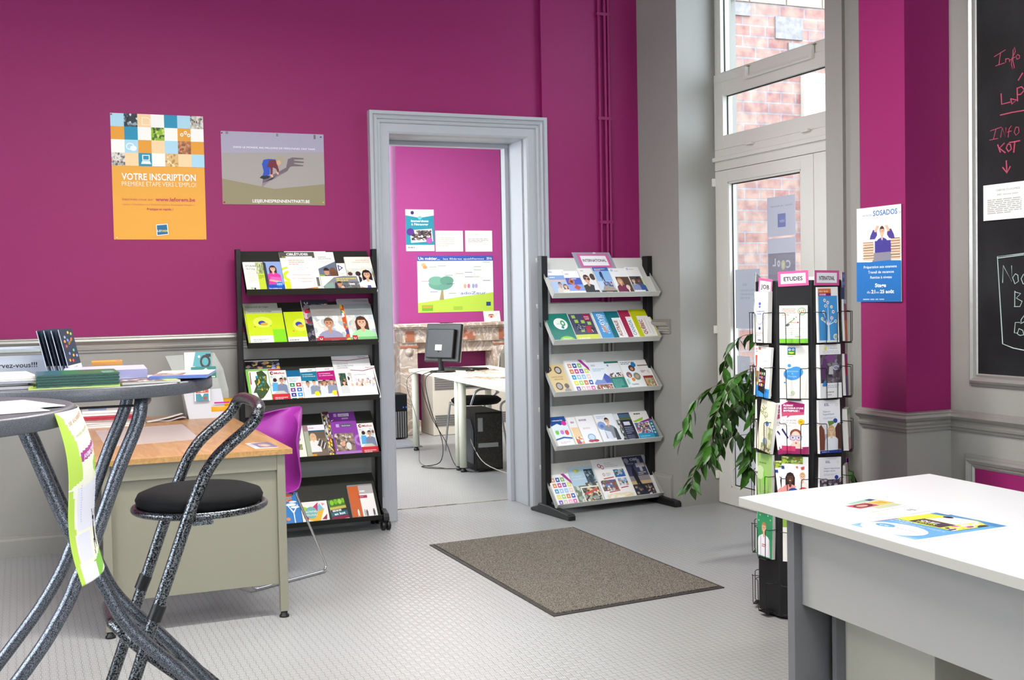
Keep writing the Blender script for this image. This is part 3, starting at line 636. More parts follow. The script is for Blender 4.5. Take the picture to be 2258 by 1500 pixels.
# ================================================================ back room furniture
t = thing('fireplace_mantel', 'old beige marble mantelpiece with red marble inlays in the back room', 'fireplace', (4.2, 11.7, 0))
b = B().box((3.52, 11.50, 1.118), (4.98, 11.85, 1.150), M_marb).box((3.55, 11.53, 1.100), (4.95, 11.85, 1.118), M_marb); part(b, 'mantel_shelf', t, .006)
b = B().box((3.62, 11.58, .955), (4.92, 11.85, 1.100), M_marb); part(b, 'frieze', t, .004)
b = B().box((3.78, 11.64, .845), (4.72, 11.85, .955), M_marb); part(b, 'lintel', t, .004)
for x in (3.66, 4.70):
    b = B().box((x-.06, 11.60, .10), (x+.13, 11.85, .955), M_marb).box((x-.075, 11.57, 0), (x+.145, 11.85, .15), M_marb); lg = part(b, 'jamb', t, .004)
    b = B().box((x-.005, 11.568, .972), (x+.085, 11.581, 1.078), M_rmarb); part(b, 'inlay', lg)
    b = B(); b.T = Matrix.Translation((x+.04, 11.60, .86)) @ Matrix.Rotation(R(90), 4, 'X'); b.lathe((0, 0, 0), [(.045, -.004), (.045, .008), (.024, .010), (.022, .022), (0, .026)], M_marb, 20); b.T = None
    b.box((x-.065, 11.59, .905), (x+.135, 11.61, .925), M_rmarb); part(b, 'rosette', lg)
b = B().box((4.10, 11.568, .972), (4.42, 11.581, 1.078), M_rmarb); part(b, 'inlay', t)
b = B().box((3.79, 11.84, 0), (4.70, 11.855, .845), mat('magenta_hearth_panel', '7d1a5e', .55)); part(b, 'hearth_panel', t)
t = thing('gas_heater', 'ivory heater with slotted grilles standing in the fireplace', 'heater', (4.3, 11.5, 0))
b = B().box((3.88, 11.40, 0), (4.85, 11.56, .66), M_heat).box((3.882, 11.56, 0), (4.58, 11.80, .655), M_heat); part(b, 'casing', t, .006)
b = B()
for k in range(6): b.box((3.90, 11.392, .475+k*.024), (4.83, 11.401, .487+k*.024), M_ddark)
part(b, 'upper_grille', t)
b = B()
for k in range(5): b.box((3.90, 11.392, .10+k*.024), (4.83, 11.401, .112+k*.024), M_ddark)
part(b, 'lower_grille', t)
def wtable(name, label, ya, yb, xa, xb, dx):
    t = thing(name, label, 'table', ((xa+xb)/2, (ya+yb)/2, 0), group='white office tables in the back room')
    b = B().prism([(xa, ya, .735), (xb, ya, .735), (xb+dx, yb, .735), (xa+dx, yb, .735)], (0, 0, .025), mat('off_white_table_top', 'dcdccb', .4)); part(b, 'table_top', t, .002)
    for x, y in ((xa+.045, ya+.05), (xb-.045, ya+.05), (xa+dx+.045, yb-.05), (xb+dx-.045, yb-.05)):
        b = B().lathe((x, y, 0), [(.031, .035), (.031, .735)], mat('off_white_metal', 'd2d4c4', .4), 20); lg = part(b, 'leg', t)
        b = B().lathe((x, y, 0), [(.026, 0), (.026, .012), (.018, .02), (.018, .036)], M_blkpl, 16); part(b, 'foot', lg)
wtable('white_table', 'white office table in the back room nearer the doorway', 7.62, 8.97, 3.165, 3.985, .075)
wtable('white_table', 'white office table in the back room carrying the computer screen', 8.98, 10.46, 3.245, 4.065, .08)
# monitor
t = thing('computer_monitor', 'black computer screen seen from behind on the white back room table', 'monitor', (3.45, 9.80, .76))
Mx = Matrix.Translation((3.42, 9.80, 0)) @ Matrix.Rotation(R(-63), 4, 'Z') @ Matrix.Translation((0, 0, .83)) @ Matrix.Rotation(R(-9), 4, 'X')
b = B(); b.T = Mx; b.box((-.21, -.018, .03), (.21, .018, .36), M_blkpl).prism([(-.19, -.018, .05), (.19, -.018, .05), (.17, -.05, .10), (-.17, -.05, .10)], (0, 0, .0), M_blkpl) if 0 else b.box((-.21, -.012, .02), (.21, .018, .36), M_blkpl).box((-.16, -.045, .05), (.16, -.012, .31), M_blkpl)
part(b, 'housing', t, .008)
b = B(); b.T = Mx; b.box((-.208, .018, .022), (.208, .024, .358), mat('silver_bezel', 'b8babc', .35, .3)); part(b, 'bezel', t)
b = B(); b.T = Mx; b.box((-.05, -.047, .12), (.03, -.045, .17), mat('white_label', 'd8d8d4')); part(b, 'rating_label', t)
b = B().lathe((3.43, 9.80, .76), [(0, 0), (.12, 0), (.12, .008), (.10, .016), (0, .018)], M_blkpl, 32, sy=.8); b.tube([(3.42, 9.80, .77), (3.415, 9.81, .88), (3.41, 9.80, .95)], [.028, .022, .022], M_blkpl, 12); part(b, 'stand', t)
t = thing('keyboard', 'black keyboard lying on the white table beside the screen', 'keyboard', (3.70, 9.95, .76), R(-60))
b = B().box((-.22, -.07, 0), (.22, .07, .018), M_blkpl); part(b, 'case', t, .004, local=True)
b = B()
for i in range(15):
    for j in range(5): b.box((-.208+i*.028, -.062+j*.025, .018), (-.184+i*.028, -.041+j*.025, .024), M_blk)
part(b, 'keys', t, local=True)
b = B(); b.T = Matrix.Translation((3.66, 9.72, .76)) @ Matrix.Rotation(R(20), 4, 'Z'); b.lathe((0, 0, 0), [(0, .0), (.03, 0), (.032, .01), (.026, .024), (0, .032)], M_blkpl, 20, sy=1.6); top(b, 'computer_mouse', 'black computer mouse by the keyboard in the back room', 'mouse')
# towers
t = thing('computer_tower', 'black computer tower with a side window, under the white tables', 'computer', (3.55, 9.1, 0), R(-4))
b = B().box((-.17, -.28, .012), (.06, .28, .485), M_blk); part(b, 'case', t, .004, local=True)
b = B().box((-.16, -.286, .03), (.05, -.28, .47), mat('perforated_back_plate', '1c1c1a', .6, noise=(90, '3a3630', .5, .62))).box((-.15, -.29, .33), (-.11, -.286, .44), M_steel).box((-.15, -.29, .20), (.02, -.286, .235), M_steel)
part(b, 'back_plate', t, local=True)
b = B().prism([(-.171, -.24, .06), (-.171, .24, .06), (-.171, .24, .42), (-.171, -.16, .42), (-.171, -.24, .34)], (-.004, 0, 0), mat('dark_blue_panel', '141c2c', .25)); part(b, 'side_panel', t, .001, local=True)
b = B().box((.061, -.24, .06), (.065, .24, .42), mat('dark_blue_panel', '141c2c')); part(b, 'side_panel', t, local=True)
t = thing('computer_tower', 'black computer tower by the far wall of the back room', 'computer', (3.50, 11.5, 0))
b = B().box((3.385, 11.30, .01), (3.57, 11.55, .455), M_blk); part(b, 'case', t, .004)
b = B(); b.box((3.39, 11.292, .30), (3.565, 11.30, .44), mat('dark_fascia', '0a1016', .3)); 
for k in range(7): b.box((3.397+k*.024, 11.29, .02), (3.409+k*.024, 11.3, .28), M_ddark)
b.box((3.52, 11.29, .315), (3.532, 11.292, .33), mat('blue_sticker', '3c62c8')).box((3.55, 11.29, .315), (3.562, 11.292, .33), mat('blue_sticker', '3c62c8'))
part(b, 'front_fascia', t)
b = B().prism([(2.30, 10.56, 0), (3.50, 10.62, 0), (3.56, 11.22, 0), (2.30, 11.22, 0)], (0, 0, .006), M_carp2); top(b, 'carpet', 'small blue-grey carpet at the left of the back room floor', 'carpet')
# chair in the back room
t = thing('office_chair', 'chair with padded black seat and grey back behind the white tables', 'chair', (4.03, 9.9, 0))
CS = Matrix.Translation((.09, 0, 0))
b = B().lathe((3.80, 9.95, .45), [(0, 0), (.20, 0), (.225, .02), (.23, .04), (.20, .062), (0, .07)], M_fabric, 32); part(b, 'seat', t)
b = B()
for y in (9.75, 10.15):
    b.tube(rp([(3.62, y, .46), (3.56, y, .01)], .05), .010, M_steel, 10)
    b.tube(rp([(4.02, y, .01), (3.95, y, .46), (4.09, y, .50), (4.12, y, .86)], .06), .010, M_steel, 10)
    b.tube(rp([(3.66, y-.03, .46), (3.70, y-.06, .60), (4.02, y-.06, .60), (4.10, y, .52)], .06), .010, M_steel, 10)
b.tube([(3.62, 9.75, .44), (3.62, 10.15, .44)], .010, M_steel, 8); part(b, 'frame', t)
vs = []; fs = []
for j in range(9):
    for i in range(13):
        u = -1+i/6; v = j/8; w = .22*math.sqrt(max(.05, 1-abs(v-.5)**2.5*3.2)); vs.append((4.12-.03*(1-u*u)+.05, 9.95+u*w, .62+v*.30))
for j in range(8):
    for i in range(12): a = j*13+i; fs.append((a, a+1, a+14, a+13))
b = B().add(vs, fs, mat('grey_fabric', '6a665e', .9), smooth=True); o = part(b, 'backrest', t); m = o.modifiers.new('thickness', 'SOLIDIFY'); m.thickness = .04
# cables, power strip
def cable(pts, r, mt, label): top(B().tube(cr(pts, 5), r, mt, 6), 'cable', label, 'cable', 'cables under the back room tables')
cable([(3.40, 9.78, .775), (3.30, 9.70, .765), (3.20, 9.60, .70), (3.22, 9.52, .45), (3.28, 9.42, .20), (3.18, 9.2, .05), (3.05, 9.3, .01), (3.22, 9.1, .006), (3.42, 8.95, .02)], .004, M_cable, 'black cable looping from the screen down to the floor')
cable([(3.40, 9.80, .775), (3.29, 9.78, .765), (3.20, 9.72, .70), (3.25, 9.62, .40), (3.34, 9.5, .18), (3.30, 9.15, .02), (3.33, 8.85, .006), (3.45, 8.80, .03)], .0035, M_cable, 'black cable hanging beside the double table leg')
cable([(3.40, 9.80, .775), (3.26, 9.95, .765), (3.19, 10.1, .66), (3.24, 10.0, .35), (3.18, 9.75, .10), (3.10, 9.45, .01), (3.2, 9.15, .006)], .0022, M_cable, 'thin black cable hanging nearest the left table leg')
cable([(3.39, 9.03, .30), (3.36, 8.9, .22), (3.40, 8.72, .08), (3.55, 8.45, .01), (3.68, 8.25, .006)], .004, M_wcable, 'grey cable running from the windowed tower to the floor')
t = thing('power_strip', 'cream power strip with black plugs on the back room floor', 'power strip', (3.66, 8.42, 0), R(35))
b = B().box((-.16, -.035, 0), (.16, .035, .035), M_pvc); part(b, 'body', t, .008, local=True)
for k in range(3): b = B().lathe((-.09+k*.07, 0, .035), [(.02, 0), (.018, .025), (.008, .05)], M_cable, 14); part(b, 'plug', t, local=True)
# ================================================================ printed matter
_tx = {}
def textmesh(s, bold=0.0, shear=0):
    k = (s, bold, shear)
    if k in _tx: return _tx[k]
    c = bpy.data.curves.new('t', 'FONT'); c.body = s; c.size = 1; c.resolution_u = 2; c.offset = bold; c.shear = shear; c.fill_mode = 'FRONT' if hasattr(c, 'fill_mode') else None
    o = bpy.data.objects.new('t', c); COL.objects.link(o)
    me = bpy.data.meshes.new_from_object(o.evaluated_get(bpy.context.evaluated_depsgraph_get()))
    vs = [(v.co.x, v.co.y) for v in me.vertices]; fs = [tuple(p.vertices) for p in me.polygons]
    bpy.data.objects.remove(o); bpy.data.curves.remove(c); bpy.data.meshes.remove(me)
    if not vs: vs = [(0, 0)]
    x0 = min(v[0] for v in vs); x1 = max(v[0] for v in vs)
    _tx[k] = ([(x-x0, y) for x, y in vs], fs, x1-x0); return _tx[k]
def clip(P):
    for ax, lo, sg in ((0, 0, 1), (0, 1, -1), (1, 0, 1), (1, 1, -1)):
        Q = []
        for i in range(len(P)):
            a, b = P[i-1], P[i]; ia = (a[ax]-lo)*sg >= -1e-9; ib = (b[ax]-lo)*sg >= -1e-9
            if ia != ib: t = (lo-a[ax])/(b[ax]-a[ax]); Q.append((a[0]+(b[0]-a[0])*t, a[1]+(b[1]-a[1])*t))
            if ib: Q.append(b)
        P = Q
        if len(P) < 3: return []
    return P
def ell(cx, cy, rx, ry, n=18, a0=0, a1=360): return [(cx+rx*math.cos(R(a0+(a1-a0)*i/n)), cy+ry*math.sin(R(a0+(a1-a0)*i/n))) for i in range(n if a1-a0 == 360 else n+1)]
def person(cx, cy, s, skin, hair, topc, asp, style='short', long=0):   # cx,cy centre of face; s head half height; asp = h/w of the page
    sx = s*.74*asp; I = []
    if style == 'long': I.append(('p', [(cx-sx*1.45, cy-s*2.1), (cx-sx*1.5, cy+s*.2), (cx-sx*.9, cy+s*1.15), (cx, cy+s*1.4), (cx+sx*.9, cy+s*1.15), (cx+sx*1.5, cy+s*.2), (cx+sx*1.45, cy-s*2.1)], hair))
    I.append(('p', [(cx-sx*3.0, cy-s*6), (cx-sx*2.7, cy-s*2.3), (cx-sx*1.9, cy-s*1.75), (cx-sx*.5, cy-s*1.35), (cx+sx*.5, cy-s*1.35), (cx+sx*1.9, cy-s*1.75), (cx+sx*2.7, cy-s*2.3), (cx+sx*3.0, cy-s*6)], topc))
    I.append(('p', [(cx-sx*.42, cy-s*1.7), (cx-sx*.42, cy-s*.4), (cx+sx*.42, cy-s*.4), (cx+sx*.42, cy-s*1.7), (cx, cy-s*2.1)], skin))
    if style != 'long': I.append(('e', cx, cy+s*.25, sx*1.12, s*1.02, hair))
    I.append(('e', cx, cy, sx, s, skin))
    I.append(('p', ell(cx, cy+s*.1, sx*1.08, s*1.08, 14, 25, 155), hair))
    e = s*.09
    for d in (-.4, .4): I.append(('e', cx+sx*d, cy+s*.08, e*asp*1.3, e, '2a1c18')); I.append(('r', cx+sx*(d-.2), cy+s*.26, cx+sx*(d+.2), cy+s*.31, hair))
    I.append(('e', cx, cy-s*.2, e*asp*.7, e*1.4, '00000c' if 0 else 'c08868')); I.append(('p', ell(cx, cy-s*.42, sx*.34, s*.17, 8, 180, 360), 'f4ece4')); I.append(('r', cx-sx*.34, cy-s*.45, cx+sx*.34, cy-s*.41, 'b05a50'))
    return I
def sheet(b, w, h, t, base, art, mt=None, side=None, z0=0.0):
    """adds a page block w x h x t to b with its printed face on +z"""
    mt = mt or M_gloss; art = list(art)
    b.box((0, 0, z0), (w, h, z0+t), mt, side or 'f2efe8'); z = z0+t; dz = .00006
    z += .0002; b.add([(0, 0, z), (w, 0, z), (w, h, z), (0, h, z)], [(0, 1, 2, 3)], mt, base)
    for it in art:
        z += dz; k = it[0]
        if k == 'r': P = [(it[1], it[2]), (it[3], it[2]), (it[3], it[4]), (it[1], it[4])]; c = it[5]
        elif k == 'e': P = ell(it[1], it[2], it[3], it[4]); c = it[5]
        elif k == 'p': P = it[1]; c = it[2]
        elif k == 'n':   # small photograph made of irregular patches: x0,y0,x1,y1,nx,ny,palette,seed
            _, xa, ya, xb, yb, nx, ny, pal, sd = it; r_ = random.Random(sd*7+nx); xa, xb, ya, yb = max(0, xa), min(1, xb), max(0, ya), min(1, yb)
            b.add([(xa*w, ya*h, z), (xb*w, ya*h, z), (xb*w, yb*h, z), (xa*w, yb*h, z)], [(0, 1, 2, 3)], mt, pal[0]); cw, ch = (xb-xa)/nx, (yb-ya)/ny; zz = z
            for q in range(int(nx*ny*1.15)):
                cx, cy = r_.uniform(xa, xb), r_.uniform(ya, yb); a0 = r_.uniform(0, 60); zz += .000004
                P = [(min(xb, max(xa, cx+cw*r_.uniform(.45, 1.0)*math.cos(R(a0+m_*60)))), min(yb, max(ya, cy+ch*r_.uniform(.45, 1.0)*math.sin(R(a0+m_*60))))) for m_ in range(6)]
                b.add([(x*w, y*h, zz) for x, y in P], [(0, 1, 2, 3, 4, 5)], mt, pal[r_.randrange(len(pal))])
            z = zz; continue
        elif k == 'l':   # text lines: x0,y0,x1,y1,n,colour
            _, xa, ya, xb, yb, n_, c = it; r_ = random.Random(int(xa*997+ya*331+n_)); lh = (yb-ya)/(n_*2-1) if n_ > 1 else yb-ya
            for i in range(n_):
                y = yb-lh*(2*i+1); x = xa
                while x < xb-.01:
                    wl = min((xb-xa)*r_.uniform(.08, .26), xb-x); b.add([(x*w, y*h, z), ((x+wl)*w, y*h, z), ((x+wl)*w, (y+lh)*h, z), (x*w, (y+lh)*h, z)], [(0, 1, 2, 3)], mt, c); x += wl+(xb-xa)*.03
                    if i == n_-1 and x > xa+(xb-xa)*.55: break
            continue
        elif k == 't':   # x, y(baseline), cap height, text, colour, [width, align, bold, shear, mirror, angle]
            o = dict(w=None, al='l', b=.012, sh=0, mir=False, an=0); o.update(it[6] if len(it) > 6 else {})
            vs, fs, tw = textmesh(it[4], o['b'], o['sh']); sy = it[3]*h/.70; sx = sy if o['w'] is None else o['w']*w/max(tw, .01)
            W_ = tw*sx; ox = {'l': 0, 'c': -W_/2, 'r': -W_}[o['al']]; an = R(o['an']); q = []
            for x, y in vs:
                X, Y = x*sx+ox, y*sy
                if o['mir']: X = -X
                q.append((it[1]*w+X*math.cos(an)-Y*math.sin(an), it[2]*h+X*math.sin(an)+Y*math.cos(an), z))
            b.add(q, [tuple(reversed(f)) for f in fs] if o['mir'] else fs, mt, it[5]); continue
        P = clip(P)
        if P: b.add([(x*w, y*h, z) for x, y in P], [tuple(range(len(P)))], mt, c)
    return b
def frame_mw(O, U, V):
    U = Vector(U).normalized(); V = Vector(V).normalized(); N = U.cross(V); V = N.cross(U)
    return Matrix(((U.x, V.x, N.x, O[0]), (U.y, V.y, N.y, O[1]), (U.z, V.z, N.z, O[2]), (0, 0, 0, 1)))
def page(name, label, cat, group, mw, w, h, t, base, art, mt=None, side=None, behind=()):
    b = B(); 
    for (dx, dy, ww, hh, tt, bs, ar) in behind:
        pass
    sheet(b, w, h, t, base, art, mt, side); return top(b, name, label, cat, group, mw=mw)
def shelf_mw(left, k, u, n0, rot=0, v=.004):
    if left: ux = Vector((1, 0, 0)); uy = Vector((0, 1, 0)); O = LO; z = LS[k]
    else: ux = Vector((math.cos(RTH), math.sin(RTH), 0)); uy = Vector((-math.sin(RTH), math.cos(RTH), 0)); O = ROo; z = RS[k]
    s_ = (uy*.2+Vector((0, 0, .262))).normalized(); N = ux.cross(s_)
    P = O+Vector((0, 0, z))+ux*u+s_*v+N*(n0+.0002); U = ux*math.cos(R(rot))+s_*math.sin(R(rot)); V = s_*math.cos(R(rot))-ux*math.sin(R(rot))
    return frame_mw(P, U, V)
GL, GR = 'brochures on the black rack', 'brochures on the pale grey rack'
def br(side, k, u, w, h, n0, t, label, base, art, rot=0, cat='brochure', v=.004, name='brochure'):
    return page(name, label, cat, GL if side == 'L' else GR, shelf_mw(side == 'L', k, u, n0, rot, v), w, h, t, base, art)
T = lambda x, y, s, tx, c, **k: ('t', x, y, s, tx, c, k)
SK, SK2, SK3 = 'e2b496', 'c99272', '6b4030'
DK = ['2c2a30', '4a4450', '6a6470', '8a7f80', '3a4a5a', 'a89a90']
CITY = ['6a7078', '8a9098', '4a5058', 'a8a49c', '7a6a5a', '5a6a50']
LIGHT = ['e8e4dc', 'd4dce0', 'c4ccd0', 'f0ece4', 'b8c4c8', 'dcd0c4']
# ---- black rack, top shelf
br('L', 0, .006, .118, .232, .0, .012, 'thick white and lime booklet headed ETUDIER À L\'ULG, first on the top black shelf', 'f3f1e6',
   [('r', .66, 0, 1, .62, 'c4d63a'), ('n', .62, .62, 1, .98, 6, 5, ['a9b46a', '7a8a58', 'c8d080', '8c9a70', 'd8d8b8'], 3), T(.12, .84, .055, 'ETUDIER', '6a6a60', w=.55), T(.14, .75, .055, 'À L\'ULg', '6a6a60', w=.42), ('l', .16, .34, .6, .68, 7, 'd8d6c8'), ('l', .70, .45, .96, .56, 3, '8a9a30'), ('e', .28, .15, .06, .03, '6ab04a'), ('e', .42, .14, .05, .03, '3a3a3a'), ('e', .28, .15, .03, .015, 'f3f1e6'), ('l', .25, .05, .6, .08, 1, 'aaa')])
br('L', 0, .126, .105, .236, .0, .010, 'blue leaflet with a smiling woman in a pink top hugging a folder, top black shelf', '8fa8d8',
   person(.50, .76, .085, SK, '4a3024', 'd6409c', 2.25, 'long')+[('r', 0, 0, 1, .26, '2450b4'), ('p', [(.30, .52), (.86, .48), (.90, .34), (.26, .36)], 'e868b4'), ('p', [(.2, .38), (.84, .30), (.86, .36), (.25, .43)], SK), ('p', [(0, .1), (.16, .3), (.14, .95), (0, 1)], '39404a'), ('e', .74, .27, .20, .075, '2f86d8'), T(.60, .25, .04, 'INFO', 'ffffff', w=.28), T(.10, .12, .04, 'Vos rendez-vous', 'ffffff', w=.72), ('l', .1, .04, .9, .09, 2, 'a8c0f0')])
br('L', 0, .268, .255, .322, .0, .0015, 'white sheet in a clear sleeve sticking up at the back of the top black shelf', 'f4f2ec', [('r', 0, .0, 1, .02, 'ddd')])
br('L', 0, .233, .212, .308, .0020, .010, 'white guide with dark CIBLÉTUDES heading and lime rings, top black shelf', 'f3f1ea',
   [('e', .18, .40, .34, .235, 'cfe02e'), ('e', .18, .40, .27, .185, 'f3f1ea'), ('e', .18, .40, .19, .13, 'cfe02e'), ('e', .18, .40, .10, .07, 'f3f1ea'), ('r', .02, 0, .26, .28, 'd6e42c'), ('r', 0, .85, 1, 1, '55534a'), T(.20, .915, .055, 'CIBLÉTUDES', 'ffffff', w=.62, b=.03), T(.06, .865, .022, 'GUIDE DE L\'ENSEIGNEMENT SUPÉRIEUR', 'd8e040', w=.88), ('r', .86, .14, 1, .36, '6c6a66')])
br('L', 0, .268, .160, .272, .0130, .002, 'white handwritten flyer Portes ouvertes sur l\'enseignement supérieur, in front of the guide', 'f6f3ec',
   [('l', .08, .76, .66, .90, 3, 'e0b8a0'), ('l', .2, .60, .8, .68, 2, 'dcdcd4'), T(.16, .46, .035, 'Portes ouvertes', 'b8623a', w=.64, b=0, sh=.2), T(.10, .36, .035, 'sur l\'enseignement', 'b8623a', w=.78, b=0, sh=.2), T(.40, .27, .035, 'supérieur', 'b8623a', w=.42, b=0, sh=.2), ('p', [(.1, .06), (1, .13), (1, 0), (.1, .0)], 'd8702e'), ('p', [(.78, .09), (1, .11), (1, .03), (.78, .02)], 'e8b428')])
br('L', 0, .455, .112, .311, .0020, .005, 'white booklet headed AGENDA DES ACTIVITÉS above a photo of two young people outdoors', 'f1f0ea',
   [('p', [(0, .30), (0, .58), (1, .76), (1, .22), (.2, .22)], '6a7488'), ('p', [(0, .30), (.45, .30), (.45, .42), (0, .44)], '8ab43a'), ('e', .42, .50, .14, .085, SK2), ('p', ell(.42, .53, .16, .08, 10, 0, 180), '3a2a22'), ('p', [(.25, .22), (.3, .42), (.6, .40), (.65, .22)], '34343c'), ('e', .78, .48, .2, .13, '7a5038'), ('p', [(.6, .22), (.62, .5), (1, .5), (1, .22)], '6e4a34'), T(.1, .86, .028, 'AGENDA', '8a8a88', w=.45), T(.1, .815, .028, 'DES ACTIVITÉS', '8a8a88', w=.72), ('l', .12, .72, .7, .77, 2, 'dddad0'), ('e', .2, .16, .05, .02, '9ac43a'), ('l', .3, .14, .6, .17, 1, 'b8c0b0')])
br('L', 0, .572, .052, .224, .0020, .003, 'narrow white leaflet with a dark blue outlined triangle, top black shelf', 'f0eee6',
   [('p', [(.12, .72), (.12, .95), (.72, .84)], '2a3480'), ('p', [(.24, .77), (.24, .90), (.54, .84)], 'f0eee6'), ('l', .3, .60, .8, .66, 2, 'c8c8c8')])
br('L', 0, .626, .165, .266, .0020, .012, 'brochure with a dark-haired woman in a white jacket, last on the top black shelf', 'f2ece0',
   [('n', 0, .0, 1, .66, 8, 8, ['d8dcd4', 'e4e0d4', 'c8d4d0', 'e8d8b0', 'c8b89c', 'dce4e4'], 9), ('e', .40, .50, .10, .07, '3a2a28'), ('e', .37, .33, .13, .11, '2c2f3c'), ('e', .10, .50, .09, .05, '4a3434')]+person(.72, .47, .105, 'd8a688', '2c1c18', 'f4f1ec', 1.6, 'long')+[('p', [(.62, 0), (.66, .16), (.78, .16), (.80, 0)], '5a55a8'), ('p', [(.3, .0), (.36, .14), (.7, .06), (.7, 0)], 'e0a48c'), T(.42, .88, .028, 'BACHELIER À', 'c4ab98', w=.5, b=0), T(.26, .82, .028, 'HORAIRE DÉCALÉ', 'c4ab98', w=.66, b=0)])
br('L', 0, .454, .236, .115, .0150, .002, 'wide low card with two people before a grey street, top black shelf ledge', 'f1f0ec',
   [('p', [(.02, .30), (.35, .92), (.6, 1), (.95, .98), (1, 0), (.1, 0)], '8a8c90'), ('n', .40, 0, .98, .62, 14, 6, CITY, 5), ('p', [(.06, 0), (.08, .42), (.3, .6), (.32, 0)], '8aa89a'), ('e', .46, .44, .055, .17, SK2), ('p', ell(.46, .52, .06, .13, 10, 0, 180), '4a3028'), ('p', [(.32, 0), (.34, .5), (.38, .62), (.42, .2), (.55, .15), (.58, 0)], '3a3248'), ('e', .53, .22, .045, .13, SK), ('l', .40, .66, .92, .84, 2, 'e8d04a'), ('l', .72, .40, .94, .50, 1, 'ffffff')])
# ---- black rack, second shelf
LIME = [('r', 0, .86, 1, 1, 'a8ac9c'), T(.06, .90, .035, 'Université de Liège', '4a4c42', w=.66), ('e', .42, .62, .26, .15, 'dcea5a'), ('e', .40, .60, .10, .06, '3a4ab0'), ('e', .46, .57, .10, .04, 'd8a83a'), ('e', .2, .5, .03, .02, 'd8902a'), ('e', .62, .52, .02, .012, '5aa8b0'), ('r', .66, 0, 1, .42, '86d826'), ('r', .02, 0, .64, .26, 'f2f2ea'), ('l', .1, .10, .5, .17, 2, 'b4b8ac')]
br('L', 1, .010, .205, .318, .0, .006, 'lime university booklet behind, only its top showing, second black shelf', 'c6d62a', LIME)
br('L', 1, .016, .218, .272, .0070, .010, 'lime Université de Liège booklet with a blue atom, in front on the second black shelf', 'c8dc24', LIME)
br('L', 1, .243, .122, .246, .0, .010, 'narrower lime booklet with the same blue atom, beside the black gap on the second shelf', 'c8dc24',
   [('e', .72, .60, .36, .19, 'dcea5a'), ('e', .66, .62, .17, .075, '3a4ab0'), ('e', .74, .57, .16, .05, 'd8a83a'), ('e', .34, .42, .05, .02, 'd8902a'), ('r', .02, 0, .98, .24, 'f2f2ea'), ('l', .08, .13, .92, .17, 1, '9a9c90')])
def facecover(top_, skin, hair, shirt, bot, title, asp, st): return [('r', 0, .90, 1, 1, top_), ('n', 0, .12, 1, .90, 6, 6, LIGHT, len(title)), ('r', 0, .70, 1, .9, top_)]+person(.52, .50, .125, skin, hair, shirt, asp, st)+[('r', 0, 0, 1, .13, bot), ('r', .08, .04, .26, .17, 'c02430'), T(.12, .075, .05, 'U', 'ffffff', w=.09, b=.04), T(.5, .80, .032, title, '8a7c7c', w=.6, al='c', b=0), ('l', .5, .03, .9, .06, 1, 'e8c8c0')]
br('L', 1, .361, .165, .330, .0, .016, 'dark-topped booklets marked with a white U, back of second black shelf', '3c3a42', [('n', 0, 0, 1, .9, 7, 12, DK+['d8b0c0', 'b02838'], 4), T(.10, .90, .045, 'U', 'e8e8e8', w=.14, b=.03)], cat='brochure')
br('L', 1, .408, .182, .284, .0170, .006, 'GERMANIQUES booklet with a smiling short-haired man, second black shelf', 'a8a49c', facecover('97938e', SK2, '7a5a40', '9a98b4', 'a84a4e', 'GERMANIQUES', 1.56, 'short'))
br('L', 1, .584, .200, .334, .0, .014, 'grey-topped booklets standing behind the smiling woman\'s booklet, second black shelf', '9a969a', [('r', 0, .86, 1, 1, 'a5a1a4'), ('n', 0, 0, .2, .86, 2, 10, ['d85a3a', '3a8a9a', 'e8c83a', '5a4a8a', 'b02838', 'e8e8e8'], 8), T(.5, .93, .022, 'ÉTUDIER À L\'UNIVERSITÉ', '7a6a6e', w=.5)])
br('L', 1, .618, .170, .288, .0150, .006, 'booklet with a smiling long-haired woman and pale green foot, second black shelf', 'b0b4b0', facecover('8e9494', SK, '5a3628', 'a8e0a4', '7cc07a', 'SCIENCES', 1.7, 'long'))
# ---- black rack, third shelf
br('L', 2, .012, .205, .312, .0, .004, 'postcard strip of people over a red band, back of the third black shelf', 'e6e2dc', [('n', .0, .80, 1, .98, 10, 4, DK+['e8c23a', 'a0a8d8', SK2], 2), ('r', 0, .73, 1, .79, 'a83440')])
br('L', 2, .006, .133, .238, .0045, .014, 'white booklet with a dark green map and a lime border, third black shelf', '7cc24a',
   [('r', .12, .05, .97, .95, 'f2f4ec'), ('p', [(.46, .92), (.72, .96), (.90, .82), (.86, .6), (.96, .45), (.82, .3), (.60, .14), (.44, .10), (.34, .3), (.2, .3), (.36, .5), (.32, .66), (.5, .74)], '3e5230'), ('n', .40, .36, .84, .80, 9, 8, ['3e5230', '3e5230', '56703a', 'e0b83a', '3a9ab8', '48602e'], 6), ('p', [(.13, .55), (.16, .92), (.2, .92), (.18, .55)], 'b03050')])
def melius(): return [('r', 0, .84, 1, 1, 'efeae4'), ('e', .18, .92, .10, .055, '8a1c38'), ('e', .20, .92, .05, .026, 'efeae4'), T(.32, .885, .06, 'Melius', 'b01c38', w=.58, b=.02), ('r', 0, .27, 1, .84, 'dfe2e6'), ('n', 0, .5, 1, .84, 7, 4, LIGHT, 3), ('e', .30, .70, .11, .06, '3a2c28'), ('p', [(.08, .36), (.14, .62), (.42, .62), (.50, .36)], '5aa8d8')]+person(.66, .68, .07, SK2, '2c201c', '7a86a0', 2.0)+[('e', .88, .72, .08, .05, '8a5a3a'), ('p', [(.1, .27), (.3, .36), (.7, .36), (.9, .27)], 'c8c4b8'), ('r', 0, 0, 1, .27, 'cc2c38'), ('l', .14, .10, .86, .17, 2, 'f0c8c8')]
